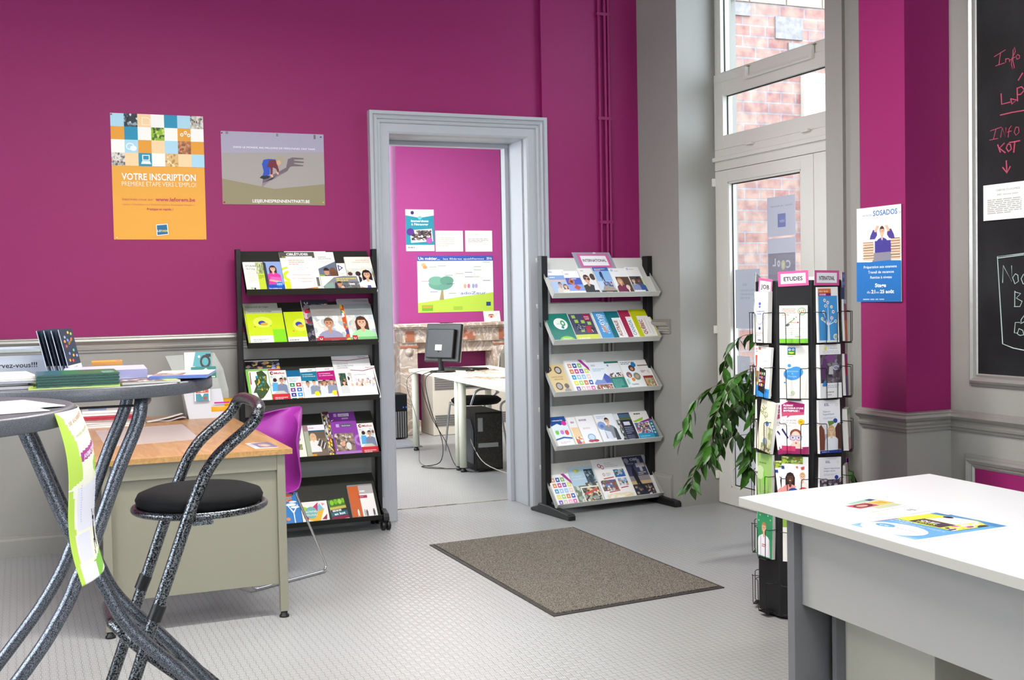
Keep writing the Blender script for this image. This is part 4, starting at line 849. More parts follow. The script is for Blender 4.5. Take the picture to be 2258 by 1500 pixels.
br('L', 2, .141, .105, .232, .0, .008, 'red-footed Melius leaflet between the map booklet and the icon leaflet, third black shelf', 'efeae4', melius())
IC = ['2e8a4a', 'c02a3c', '7a3a9a', '2a6ab8', '2c3a8a', '3a9ad8', '2c8a9a', 'd8702a']
def icons(cols, nx, ny, x0, x1, y0, y1, glyph='f4f4f0'):
    I = []; k = 0
    for j in range(ny):
        for i in range(nx):
            cx = x0+(x1-x0)*(i+.5)/nx; cy = y1-(y1-y0)*(j+.5)/ny; rx = (x1-x0)/nx*.38; ry = (y1-y0)/ny*.38; I.append(('r', cx-rx, cy-ry, cx+rx, cy+ry, cols[k % len(cols)]))
            I.append(('e', cx, cy, rx*.45, ry*.45, glyph) if k % 2 else ('p', [(cx-rx*.5, cy-ry*.4), (cx+rx*.5, cy-ry*.4), (cx, cy+ry*.6)], glyph)); k += 1
    return I
br('L', 2, .249, .081, .228, .0, .006, 'white leaflet with two columns of coloured icon squares under a blue head, third black shelf', 'f4f4f2', [('r', 0, .80, 1, 1, '1f6a96'), ('l', .1, .64, .8, .76, 3, '9ab0c0')]+icons(IC, 2, 4, .04, .98, .0, .62))
def form(c, c2, txt): return [('r', 0, .90, 1, 1, 'f4f2f0'), ('p', [(0, .62), (0, .88), (1, .90), (1, .60)], c), ('l', .5, .93, .9, .96, 1, 'b0a0a8'), T(.10, .80, .03, 'Les formations', 'f4f4f4', w=.66), T(.10, .74, .03, txt, 'f4f4f4', w=.8), ('n', 0, .16, 1, .60, 7, 6, c2, 5)]+person(.34, .54, .065, SK2, '3a2a24', 'd8dce4', 2.2)+person(.74, .56, .06, SK, '2c2420', '8a94a8', 2.2)+[('p', [(0, 0), (0, .18), (1, .22), (1, 0)], 'f4f2f0'), ('e', .82, .22, .16, .075, 'e8dc2a')]
br('L', 2, .332, .097, .238, .0, .007, 'teal-headed leaflet LES FORMATIONS with two men and a yellow dot, third black shelf', 'f4f2f0', form('1f7c9a', LIGHT, 'de chef d\'entreprise'))
br('L', 2, .431, .108, .240, .0, .007, 'magenta-headed leaflet LES FORMATIONS with cooks and a yellow dot, third black shelf', 'f4f2f0', form('b81f78', ['8a6a5a', 'a88a70', '5a4a44', 'c8b8a8', 'e0dcd4'], 'en alternance')+[('r', .93, 0, 1, .26, 'c02a80')])
br('L', 2, .541, .236, .320, .0, .006, 'large white catalogue des formations continues with three small photos, third black shelf', 'e6e4e2', [('p', [(0, .90), (.4, .88), (1, .93), (1, .945), (.4, .895), (0, .915)], '9a2038'), ('e', .0, .0, .0, .0, 'fff'), T(.70, .955, .02, 'ifapme', '6a5a60', w=.2), T(.10, .80, .026, 'CATALOGUE', '7a7a7e', w=.30), T(.10, .755, .026, 'DES FORMATIONS', '7a7a7e', w=.44), T(.10, .71, .026, 'CONTINUES', '7a7a7e', w=.28), ('n', .10, .30, .28, .60, 3, 5, ['3a5a48', '2c4438', '5a7a64', SK2], 5), ('n', .32, .30, .48, .60, 3, 5, LIGHT+[SK, '3a2c2a'], 6)]+person(.20, .38, .04, SK, '3a2420', 'd8d8d4', 1.3, 'long'))
br('L', 2, .642, .155, .236, .0070, .004, 'small white leaflet about services to people with a row of tiny figures, third black shelf', 'f2f0ee', [('p', [(0, .88), (.5, .84), (1, .92), (1, .94), (.5, .86), (0, .90)], '9a2038'), T(.62, .94, .028, 'ifapme', '6a5a60', w=.28), T(.10, .72, .03, 'AUX PERSONNES', '8a8a8e', w=.5), ('n', .08, .36, .94, .62, 14, 4, ['f2f0ee', 'f2f0ee', 'e0c4b0', 'c8a08c', '8a6a60', 'd8c8e0', 'f2f0ee', 'e8d8a8'], 4)])
# ---- black rack, fourth shelf
br('L', 3, .085, .055, .232, .0, .004, 'blue leaflet glimpsed between the desk corner and the purple chair, fourth black shelf', '1f6a9a', [('r', .7, 0, 1, .9, 'e8e8f0')])
br('L', 3, .150, .188, .244, .0, .006, 'cream booklet with a photographed blue-green eye, fourth black shelf', 'ecebdc', [('r', 0, 0, .66, 1, 'f0eff0'), ('r', .30, .82, .62, .92, '2f6ab8'), ('l', .1, .58, .6, .70, 3, 'c8c8cc'), ('r', .12, .26, .66, .56, 'd8b49c'), ('e', .44, .40, .18, .10, 'f0ece8'), ('e', .44, .40, .12, .095, '5a8494'), ('e', .44, .40, .05, .045, '1c1c20'), ('p', [(.2, .50), (.44, .56), (.66, .5), (.44, .53)], '5a4034'), T(.74, .86, .05, 'Ben', '5a5c54', w=.14, an=-80), ('e', .82, .60, .06, .05, '8a8c7c'), ('n', .76, .30, .90, .46, 3, 3, ['7a8a4a', '4a5a3a', 'a8a070'], 2), ('l', .05, .08, .6, .2, 3, 'd4d4d8')])
br('L', 3, .341, .028, .240, .0, .010, 'edge of a greenish booklet just beside the eye booklet, fourth black shelf', 'a8b098', [('r', 0, .82, 1, 1, '9a7a80'), ('r', 0, 0, 1, .1, 'e8a830')])
br('L', 3, .362, .116, .240, .0, .007, 'booklet with a woman carrying a pile of books, fourth black shelf', '7a6c5c', [('r', 0, .84, 1, 1, 'eceaf0'), ('r', 0, .80, 1, .84, '2c5a78'), T(.1, .90, .03, 'HELMo', '8a4a70', w=.3), ('r', 0, .6, 1, .8, '6a5e50')]+person(.26, .66, .075, SK, 'd8b888', 'e8e6e4', 2.1, 'long')+[('p', [(.42, .40), (.56, .58), (.94, .44), (.80, .26)], '4a4040'), ('p', [(.44, .44), (.57, .60), (.60, .58), (.46, .42)], 'd8d4cc'), ('p', [(.56, .36), (.70, .54), (.74, .52), (.60, .34)], 'd8d4cc'), ('p', [(.70, .30), (.84, .47), (.88, .45), (.74, .28)], 'e4e0d8'), ('r', 0, 0, 1, .10, 'b83058'), ('r', .05, 0, .3, .15, 'e09a2c')])
br('L', 3, .470, .040, .322, .0, .020, 'thick dark patterned booklets wedged behind the big purple one, fourth black shelf', '5a2434', [('n', 0, 0, 1, .95, 4, 16, ['3a3a40', 'b8b0a8', 'd8d0c8', 'e8c84a', '6a3a3a', '8a8078', 'b02840'], 12)])
br('L', 3, .505, .172, .322, .0, .006, 'large purple brochure repeating its banner, behind, fourth black shelf', '7e3a90', [('p', [(.1, .80), (.1, .82), (.2, .84)], 'fff'), ('r', .22, .90, .33, .97, 'c0a0d0'), ('r', .38, .90, .78, .965, 'd8d4d8'), T(.41, .915, .028, 'FORMATION', '6a4a70', w=.34), ('l', .5, .84, .85, .87, 1, 'c898d0')])
br('L', 3, .512, .160, .250, .0070, .006, 'purple brochure with a round-arched kitchen photo, in front, fourth black shelf', '8c44a0', [('r', .20, .84, .32, .93, 'c0a0d0'), ('r', .38, .84, .80, .925, '5a5a6a'), T(.42, .86, .03, 'Santé Soins', 'e0e0e8', w=.34), ('n', .06, .16, .80, .66, 9, 8, ['8a7468', 'a08c7c', '6a5850', 'c4b4a4', '5a4a44', 'd8ccc0'], 3), ('e', .55, .30, .10, .10, 'd8d8d4'), ('e', .35, .36, .08, .07, 'e0a080'), ('e', 1, .44, .20, .16, 'b078c0'), ('e', 1, .44, .11, .09, '8c44a0'), ('r', 0, 0, 1, .15, 'b078c0')])
br('L', 3, .676, .104, .232, .0, .007, 'red-footed Melius leaflet at the right end of the fourth black shelf', 'efeae4', melius())
# ---- black rack, bottom shelf
br('L', 4, .195, .104, .226, .0, .006, 'blue leaflet with a white tree, bottom black shelf beside the desk leg', '2f7ec8', [('r', 0, .88, .62, 1, 'b8502c'), ('r', .0, .74, .6, .80, 'd0683c'), ('l', .05, .76, .6, .88, 3, 'e0b090'), ('r', .56, 0, .62, .45, 'f0f4f8'), ('p', [(.3, .60), (.56, .38), (.60, .38), (.9, .62), (.86, .64), (.59, .44), (.33, .62)], 'f0f4f8'), ('e', .5, .64, .30, .045, 'f0f4f8'), ('e', .70, .56, .26, .035, 'f0f4f8'), ('e', .62, .72, .22, .03, 'f0f4f8'), ('e', .22, .22, .12, .05, 'e08a5a'), ('r', 0, 0, 1, .03, 'e8e8f0')])
br('L', 4, .303, .162, .155, .0, .004, 'small landscape leaflet of bright triangles with the word ACTIVITIES, bottom black shelf', 'f2efe8',
   [('p', [(.06, .30), (.02, .85), (.45, .62)], 'a8cc3a'), ('p', [(.3, .2), (.7, .9), (.86, .62)], '8cc4d8'), ('p', [(.30, .64), (.66, .95), (.60, .58)], 'c83a70'), ('p', [(.04, .30), (.86, .66), (.62, .05)], 'ecb93a'), ('p', [(.02, .55), (.16, .12), (.3, .4)], 'b02c60'), ('p', [(.78, .92), (.92, .86), (.80, .78)], 'e89ab0'), ('p', [(.72, .2), (.94, .42), (.9, .18)], '9a2c50'), ('e', .36, .52, .22, .26, '7ab4b0'), T(.15, .52, .08, 'ACTIVITIES', 'f4f4f0', w=.42), T(.15, .38, .08, 'FOR LOCALS', 'f4f4f0', w=.42)])
br('L', 4, .487, .100, .150, .0, .008, 'small dark fruit-and-book booklet reading en kot, tilted on the bottom black shelf', '2c3440', [('r', 0, .66, 1, 1, '4a7a2c'), ('e', .2, .86, .12, .12, '8cc83a'), ('e', .45, .88, .12, .12, '7ab82c'), ('e', .7, .86, .12, .12, '9ad04a'), ('e', .92, .88, .1, .11, '7ab82c'), ('r', 0, .54, 1, .66, 'c8b85a'), ('l', .1, .44, .9, .52, 1, 'd8d8d0'), ('r', 0, .24, 1, .42, '2a6a7c'), T(.16, .28, .11, 'en kot', 'f4f4f0', w=.68, b=.03), ('r', 0, .08, 1, .22, '8a2440'), ('r', .3, 0, 1, .08, 'e0e0e4')], rot=6, v=.006)
br('L', 4, .606, .156, .240, .0, .014, 'thick orange and white booklet with four grey silhouettes, bottom black shelf', 'f1ede6', [('r', 0, 0, .42, 1, 'cc6434'), ('r', 0, .96, 1, 1, '8a8a90'), ('r', .42, .72, 1, .96, 'b4aeac'), ('l', .46, .78, .76, .82, 1, 'f0f0ec'), ('r', .38, .60, .72, .68, 'a83452'), ('l', .42, .63, .68, .65, 1, 'e0a8b8')]+sum([[('e', x, y+.21, .028, .022, c), ('p', [(x-.04, y+.19), (x+.04, y+.19), (x+.035, y+.08), (x+.04, y), (x, y+.07), (x-.04, y), (x-.035, y+.08)], c)] for x, y, c in ((.26, .06, 'dfe6d8'), (.52, .05, 'c0b4b8'), (.60, .03, '6a6470'), (.88, .05, '5a5258'))], []))
# ---- pale rack, top shelf
page('rack_sign', 'grey and pink sign INTERNATIONAL leaning on top of the pale grey rack', 'sign', None, shelf_mw(False, 0, .292, .0, 0, .233), .300, .142, .002, '9a9aa8',
     [('r', .10, .09, .92, .90, 'd4669c'), ('r', .17, .20, .85, .79, 'f2eff2'), T(.20, .43, .16, 'INTERNATIONAL', '2c2628', w=.62, b=.02), ('r', .55, .93, .62, 1, 'dcdce0')])
def trav(head, pic): return [('r', 0, .76, 1, 1, 'f0eef0'), ('l', .1, .88, .4, .93, 1, 'c4b8c8')]+pic
br('R', 0, .030, .135, .222, .0, .006, 'travel booklet with a laughing family under a pale blue sky, first on the top pale shelf', 'a9bfdf', trav(0, [('r', 0, .62, 1, .78, '7e9ed4'), ('l', .05, .69, .6, .72, 1, 'f0f4fa'), ('r', 0, .56, 1, .61, 'e6b8a4')])+person(.48, .44, .075, SK2, '3a2c26', 'd8d0c0', 1.65)+person(.74, .36, .07, SK, '5a3c2c', 'e8e0d4', 1.65, 'long')+[('l', .55, .03, .95, .09, 1, '5a5a68')])
br('R', 0, .148, .116, .206, .0065, .004, 'booklet with orange kangaroo road signs on a blue sky, top pale shelf', 'f2f0f2', [('r', 0, .20, 1, .72, '3a50b8'), ('r', 0, .20, 1, .45, '8a9cd8'), ('p', [(.12, .54), (.3, .72), (.56, .60), (.42, .42)], 'd06a28'), ('p', [(.22, .55), (.32, .64), (.46, .58), (.38, .50)], '3a2418'), ('p', [(.36, .32), (.56, .46), (.80, .34), (.60, .22)], 'b8482c'), ('l', .4, .66, .9, .69, 1, 'e0e4f0'), ('l', .1, .84, .5, .90, 1, 'c8bcc8')])
br('R', 0, .270, .110, .230, .0, .008, 'leaflet with a woman in round sunglasses and headscarf, top pale shelf', 'ece8e4', [('l', .2, .88, .5, .93, 1, 'c8c4c0'), ('r', 0, .06, 1, .16, 'd8dc6a'), ('r', 0, 0, 1, .07, 'd09a80')]+person(.40, .60, .13, 'd8a488', '3a2e2a', '2a2626', 2.05, 'short')+[('e', .28, .62, .10, .045, '5a2c20'), ('e', .52, .60, .10, .045, '5a2c20'), ('e', .86, .68, .18, .12, '4a3830'), ('p', [(.66, .2), (.78, .5), (1, .5), (1, .2)], 'e6e6ea')])
br('R', 0, .390, .122, .238, .0, .010, 'blue travel leaflet with a hiker wearing a backpack and rock climbers, top pale shelf', '8fb8e4', [('r', 0, .86, 1, 1, '3a66b0'), ('l', .1, .88, .8, .94, 2, 'f0d0b8'), ('r', 0, .2, 1, .5, 'c4d4e8'), ('e', .42, .80, .07, .04, '2a3048'), ('p', [(.30, .64), (.32, .80), (.50, .80), (.48, .64)], '2c3a68'), ('p', [(.34, .5), (.36, .66), (.48, .66), (.5, .48), (.44, .48), (.42, .6)], '3a3c50'), ('n', .34, .30, .90, .48, 7, 4, ['3a5a9a', '8a4a3a', 'c8b8a0', '5a78b8', 'd8d4cc', '8fb8e4'], 3), ('p', [(.1, .16), (.3, .34), (.9, .30), (1, .16)], 'a89a8c'), ('r', 0, 0, 1, .16, '2a2a34'), ('l', .3, .05, .7, .13, 2, 'd89a3a')])
br('R', 0, .518, .138, .230, .0, .006, 'white leaflet with two laughing girls and a pale green edge, top pale shelf', 'f0f0ee', [('e', .16, .92, .08, .045, 'b4c0e0'), ('l', .3, .88, .7, .91, 1, 'd0c8c4'), ('r', 0, 0, .20, .24, 'c8dc9a'), ('r', .20, .06, .96, .68, '5a4238')]+person(.38, .52, .09, SK, 'b88a5a', '7a3050', 1.65, 'long')+person(.70, .28, .08, 'f0d8c8', 'e0c8b0', '3a2424', 1.65))
br('R', 0, .650, .112, .236, .0065, .004, 'white leaflet with a dark-skinned man in a blue shirt, top pale shelf', 'f1f1ef', [('e', .16, .93, .08, .04, 'b4c0e0'), ('l', .3, .90, .8, .93, 1, 'd0c8c4'), ('r', .78, .0, 1, .6, 'c8dc9a'), ('r', .04, .16, .86, .66, '4a4a52')]+person(.60, .52, .085, '7a4c38', '1c1412', '3a5a9a', 2.1)+person(.22, .50, .075, SK, '5a3c2c', '8a94b8', 2.1)+[('r', 0, 0, .78, .16, 'f1f1ef')])
# second
br('R', 1, .012, .172, .232, .0, .014, 'dark teal booklet with a white oval badge and green disc, first on the second pale shelf', '1f7c6e', [('e', .56, .64, .30, .20, 'eef2ea'), T(.38, .62, .06, 'infor', 'b8c4b8', w=.2), ('e', .66, .66, .10, .10, '3a9a5a'), ('e', .66, .66, .05, .05, 'eef2ea'), ('e', .60, .52, .06, .05, '2c8a9a'), ('e', .60, .06, .34, .16, '8ccc3e'), ('l', .4, .08, .8, .15, 2, 'e4f2d0'), ('r', .12, 0, .13, 1, '16645a')])
br('R', 1, .195, .172, .230, .0, .008, 'cartoon-covered booklet with lime speech squares over a yellow-green strip, second pale shelf', '4a4c68', [('r', 0, 0, 1, .27, 'd6de5a'), ('l', .08, .10, .92, .16, 1, 'eef0c0'), ('r', .64, .76, .94, .98, 'a8224c'), T(.68, .86, .05, 'PAS', 'f0d8e0', w=.2, b=.02), T(.68, .79, .05, 'SAP', 'f0d8e0', w=.2, b=.02), ('r', .56, .34, .84, .56, 'b42c42')]+[('r', x, y, x+.16, y+.11, 'a6cc5a') for x, y in ((.12, .84), (.18, .68), (.46, .66), (.72, .60), (.30, .36))]+[('n', .16, .42, .56, .62, 8, 5, ['2a2a38', '4a4c68', 'e8e4e0', '8a8aa0', '2a2a38'], 6), ('n', .78, .28, .98, .5, 4, 4, ['2a2a38', 'e8e4e0', '4a4c68'], 7)])
br('R', 1, .386, .092, .240, .0, .010, 'sky-blue booklet with sideways white lettering, second pale shelf', '4f9ad4', [T(.30, .92, .14, 'ERASMUS', 'e6f0fa', w=1.6, an=-90, b=.02), T(.66, .90, .12, 'étudiants', 'd8ecf8', w=1.7, an=-90, b=0), ('p', [(.55, .45), (.9, .62), (.95, .5), (.6, .36)], 'a8c8d8'), ('p', [(.3, .5), (.5, .55), (.7, .3), (.5, .28)], 'c89a90')])
def guide(c, c2, txt, tc): return [('r', .26, .10, .95, .78, 'f3f0ee'), ('r', .10, 0, .115, 1, c2), T(.48, .16, .11, txt, tc, w=.78 if len(txt) < 7 else .80, an=90, b=.03), ('p', [(.62, .2), (.64, .2), (.64, .7), (.62, .7)], 'c8a8a0'), ('p', [(.78, .16), (.795, .16), (.795, .6), (.78, .6)], 'c0b8b4'), ('p', [(.86, .2), (.87, .2), (.87, .5), (.86, .5)], 'd8ccc4')]
br('R', 1, .482, .160, .244, .0, .006, 'dark teal hardback with a white label lettered sideways, second pale shelf', '17707c', guide('17707c', '0f5862', 'AUSTRALIE', '9a5a4a'))
br('R', 1, .592, .160, .247, .0065, .004, 'crimson booklet with a white label lettered sideways, second pale shelf', 'a82a50', guide('a82a50', '8a2040', 'CANADA', '8aa8b8'))
br('R', 1, .680, .156, .248, .0110, .004, 'lime-yellow booklet labelled QUÉBEC sideways, last on the second pale shelf', 'c8cc14', guide('c8cc14', 'b4b80c', 'QUÉBEC', 'a8462c'))
# third
br('R', 2, .012, .132, .238, .0, .008, 'beige booklet with round black and white photos, first on the third pale shelf', 'dcc490', [('e', x, y, rx, rx*.62, c) for x, y, rx, c in ((.18, .86, .15, '3a3434'), (.18, .86, .09, 'b4aca4'), (.66, .80, .20, '4a4444'), (.66, .80, .14, 'c4bcb4'), (.40, .28, .20, '5a5454'), (.40, .28, .14, 'b0a8a4'), (.82, .28, .13, '6a6460'), (.80, .08, .20, '9a98a0'))]+[T(.14, .56, .045, 'LANGUAGES', '9a7a4a', w=.66), T(.26, .48, .045, 'SERVICES', '9a7a4a', w=.5)])
ICS = ['d8a088', '2a5a9a', '8cc06a', 'f4f4f4', 'e08a4a', 'd83a8a', '7a5ab0', 'd8e05a', '3a9ad0', '9ac8e8', '9ac8e8', 'f0d0c8', 'e8e04a', 'a8d86a', 'e07a3a', '3a5ab0', '7a5ab0', 'd8c8b8', 'f0b0d0', 'd85aa0']
def icov(): return icons(ICS, 4, 5, .06, .96, .04, .92)+[('p', [(.62, 1), (.78, 1), (1, .76), (1, .64)], 'a83a98')]
br('R', 2, .166, .168, .258, .0, .014, 'thick white booklet with a grid of coloured icons and a purple corner band, third pale shelf', 'f4f4f4', icov())
br('R', 2, .338, .138, .240, .0, .005, 'leaflet with blue mountain peaks and small portraits below, third pale shelf', 'e8ecf2', [('l', .2, .86, .6, .92, 1, 'c8b8c8'), ('l', .2, .70, .9, .78, 2, 'a8c8dc'), ('p', [(.0, .30), (.2, .42), (.5, .40), (.8, .62), (1, .50), (1, .28), (0, .26)], '7a92c8'), ('p', [(.62, .48), (.8, .62), (1, .50), (1, .3), (.7, .3)], '4a5ab0'), ('n', .04, .10, .96, .26, 12, 3, ['8a5a48', 'e0c0a8', 'b04a40', 'f0ece8', '3a3434', 'c89a80'], 4)])
br('R', 2, .476, .112, .240, .0, .005, 'leaflet with horse riders over a dark teal block, third pale shelf', 'e6e8ea', [('r', 0, .94, 1, 1, '1f6a5c'), ('l', .12, .84, .3, .90, 1, '6a7ab0'), ('r', 0, .46, 1, .56, 'b89a7c'), ('n', .1, .48, .9, .62, 8, 3, ['e6e8ea', '6a3a34', 'e6e8ea', '3a3434'], 5), ('r', 0, 0, 1, .46, '1f7c70'), ('l', .1, .14, .8, .40, 6, '6ab4a8')])
br('R', 2, .594, .138, .238, .0, .005, 'white leaflet with a cluster of round travel photos, third pale shelf', 'eef0f0', [('l', .06, .88, .9, .96, 2, '7a94a8'), ('e', .60, .74, .18, .11, '4a3834'), ('e', .60, .72, .09, .06, SK2), ('e', .78, .86, .14, .085, '2a7ab8'), ('e', .30, .52, .16, .10, '8a6a7a'), ('e', .72, .46, .20, .125, '8a9078'), ('e', .72, .46, .10, .06, 'c8a898'), ('e', .44, .36, .10, .06, 'e08a3a'), ('e', .30, .48, .06, .05, SK), T(.24, .18, .05, 'Quiédio', '5a4a50', w=.4), ('n', .04, .06, .2, .4, 2, 4, ['c8e0e4', 'eef0f0', '9ac8b8'], 5)])
br('R', 2, .731, .098, .240, .0, .005, 'leaflet with a dark red framed landscape photo, last on the third pale shelf', 'ece8e4', [('r', 0, .80, 1, .83, '6a3430'), ('l', .1, .58, .5, .64, 2, '8a3a34'), ('r', .1, .06, .92, .46, '8a2c2a'), ('n', .16, .12, .86, .38, 6, 4, ['c8a878', 'e8d8b0', '7a8a5a', 'b88a6a', 'a8b08a'], 6), ('n', .6, .54, .8, .66, 4, 4, ['c8c8c8', 'e8e4e0'], 6)])
# fourth
br('R', 3, .034, .124, .240, .0, .008, 'leaflet with a navy wave, pink dot and colourful painted hands, first on the fourth pale shelf', 'e2eef6', [('p', [(0, .70), (0, 1), (1, 1), (1, .84), (.6, .72), (.4, .78)], '1f4c94'), T(.14, .86, .045, 'volontariat', 'f0f4fa', w=.66, b=.02), ('e', .82, .78, .16, .075, 'd8389a'), ('e', .22, .50, .11, .07, '7ac83a'), ('e', .52, .50, .11, .07, 'c87ad0'), ('e', .80, .48, .12, .08, 'd83a4a')]+[('p', [(x+dx, .5), (x+dx*2.2, .62), (x+dx*1.6, .5)], c) for x, c in ((.22, '7ac83a'), (.52, 'c87ad0'), (.80, 'd83a4a')) for dx in (-.05, .03, .06)]+[('p', [(0, .30), (.5, .36), (1, .32), (1, .27), (.5, .31), (0, .26)], '1f4c94'), ('p', [(.3, 0), (.4, .24), (.52, .24), (.5, 0)], '9ac8e0'), ('p', [(.7, 0), (.75, .26), (.85, .26), (.9, 0)], 'b8d4e8'), ('r', 0, 0, 1, .24, 'eef4f8'), ('l', .2, .14, .8, .2, 2, 'e0a8b8')])
br('R', 3, .172, .062, .228, .0, .005, 'narrow leaflet edge with orange cartoon figures, fourth pale shelf', 'f0eeec', [('l', .3, .80, 1, .86, 1, 'a888b8'), ('r', .1, .1, 1, .66, 'eccb9a'), ('n', .2, .1, 1, .34, 4, 4, ['c83a3a', '3a5ab8', 'f0d8b8', 'e8a83a', 'f4f4f4'], 5)])
br('R', 3, .236, .136, .228, .0055, .004, 'pale leaflet with blue ski goggles over red ones, fourth pale shelf', 'f1eff2', [('l', .14, .84, .8, .90, 1, 'a89ab0'), ('l', .2, .56, .8, .62, 1, 'e4d0c8'), ('e', .50, .28, .22, .12, '7ab0dc'), ('e', .50, .28, .16, .085, 'c8dcec'), ('e', .42, .16, .18, .045, 'b82c3c'), ('e', .68, .16, .16, .045, 'a82434'), ('r', .1, .03, .9, .05, 'd8dce4')])
br('R', 3, .382, .148, .232, .0, .009, 'leaflet with a young man holding books beside a blue-violet circle, fourth pale shelf', 'eef0f4', [('l', .10, .86, .6, .94, 2, 'b8c8dc'), ('e', .22, .62, .22, .14, '8aa0d8'), ('e', .22, .60, .10, .06, '5a7ab8')]+person(.58, .76, .095, SK, '3a2820', '8a9094', 1.57)+[('p', [(.72, .12), (.80, .54), (.92, .50), (.96, .12)], '3a4044'), ('p', [(.28, .46), (.56, .40), (.60, .14), (.30, .20)], 'dde2ee'), ('p', [(.30, .50), (.56, .44), (.58, .40), (.30, .46)], '6a90c8'), ('r', 0, 0, 1, .08, 'eef0f4')])
br('R', 3, .534, .040, .226, .0, .005, 'slim edge of a booklet with small dark photos, beside the young man\'s leaflet', 'dfe3e8', [('n', .3, .1, 1, .8, 3, 8, ['3a4a4a', '8a9a7a', 'dfe3e8', 'b89a8a', '2c2c30'], 8)])
br('R', 3, .574, .094, .230, .0, .006, 'dark navy leaflet with white text blocks under a landscape photo, fourth pale shelf', '23243a', [('r', 0, .80, 1, .97, '4a6a8a'), ('r', 0, .76, 1, .86, '5a6a4a'), ('r', .2, .58, .74, .70, 'd8dce4'), ('l', .14, .30, .8, .52, 4, '8a8ea8'), ('l', .12, .06, .7, .24, 4, '7a7e98')])
br('R', 3, .672, .158, .234, .0, .006, 'leaflet with a group photo, green and purple ribbons and a turquoise foot, fourth pale shelf', 'efece8', [('l', .2, .90, .8, .94, 1, '5a4a50'), ('p', [(0, .68), (.4, .76), (.6, .80), (.52, .70), (.1, .64)], '9ac83a'), ('p', [(.3, .64), (.9, .74), (1, .78), (1, .68), (.5, .62)], '8a2c88'), ('n', .04, .26, .76, .62, 12, 8, ['4a6ab0', 'c89a80', 'e8c8b0', '3a8a8a', 'b04a5a', '3a3434', 'e8e4e0'], 7), ('r', 0, 0, .84, .26, '2a9ac8'), ('l', .08, .08, .6, .18, 2, '8ccce4'), ('r', .80, .0, 1, .66, '1f6c8a')]+[('e', .90, y, .05, .03, 'c8dce4') for y in (.56, .46, .36, .26)])
# bottom
br('R', 4, .018, .160, .236, .0, .012, 'white icon-grid booklet with a purple corner band, first on the bottom pale shelf', 'f4f4f4', icov())
br('R', 4, .186, .192, .278, .0, .006, 'brochure about volunteering with trees and a pale blue sky, bottom pale shelf', 'b4cfe0', [('e', .32, .90, .12, .05, 'a8c86a'), ('e', .28, .90, .07, .035, 'e0d86a'), T(.08, .74, .04, 'S\'engager', 'e8f0f4', w=.42, b=0), T(.08, .66, .045, 'VOLONTARIAT', 'e8f0f4', w=.68, b=0), ('n', .62, .56, .98, .92, 5, 6, ['2c3a48', '4a5a68', '3a4a50', '8aa4b8', '5a6a6a'], 4), ('n', 0, .0, .5, .5, 6, 6, ['6a7a5a', '8a9a8a', 'c8d4cc', '4a5a40', 'a8b4a8'], 5), ('n', .5, .3, 1, .56, 6, 4, ['4a4a40', '8a9084', 'd8dcd4', '6a5a4a'], 6)])
br('R', 4, .232, .142, .128, .0070, .003, 'small card with an orange crowd photo lying low in front of the volunteering brochure', 'ece6dc', [('n', .06, .04, .96, .92, 9, 7, ['3a2c24', 'c89a5a', 'e8c890', '6a4a34', '8a9a8a', 'd8d0c0'], 5), ('p', [(.16, .52), (.88, .74), (.88, .86), (.16, .64)], 'cc4434')])
SCI = [('e', .20, .84, .05, .05, 'b4283c'), ('e', .20, .84, .03, .035, 'f2f0ee'), ('e', .28, .80, .05, .05, 'b4283c'), ('e', .28, .80, .035, .035, 'f2f0ee'), T(.38, .88, .022, 'Service', '8a8088', w=.2, b=0), T(.38, .84, .022, 'Volontaire', '8a8088', w=.3, b=0), T(.38, .80, .022, 'International', '8a8088', w=.4, b=0)]
br('R', 4, .388, .250, .320, .0, .006, 'large white volunteering magazine with red ribbon captions, behind, bottom pale shelf', 'f2f0ee', SCI+[('p', [(.24, .66), (.90, .72), (.90, .75), (.24, .69)], 'b83040')])
br('R', 4, .385, .232, .236, .0070, .004, 'white magazine with rows of small event photos and red captions, in front, bottom pale shelf', 'f2f0ee', [('e', .26, .84, .04, .05, 'b4283c'), ('e', .26, .84, .025, .035, 'f2f0ee'), ('l', .34, .78, .5, .88, 3, 'c0b8bc'), ('n', .62, .72, .98, .97, 5, 4, ['3a66a8', '4a7ab8', '4a6a3a', '6a8a50', 'a8b8c8'], 3), ('p', [(.20, .69), (.56, .72), (.56, .75), (.20, .72)], 'b83040'), ('n', .06, .32, .58, .66, 9, 6, ['8a4a40', '5a8a4a', '3a6ab0', 'c8b8a8', '3a3438', 'd8d4cc', '7a6a8a'], 4), ('n', .66, .44, .96, .68, 5, 4, ['8aa8c8', '5a6a4a', 'c89a80', 'd8dce4', '4a4a58'], 5), ('p', [(.22, .26), (.60, .29), (.60, .32), (.22, .29)], 'b83040'), ('p', [(.66, .36), (.92, .38), (.92, .41), (.66, .39)], 'b83040'), ('n', .1, .04, .98, .22, 8, 4, ['e8d8b0', 'f0e4c8', 'e8d4a0', 'f2ece0'], 6)])
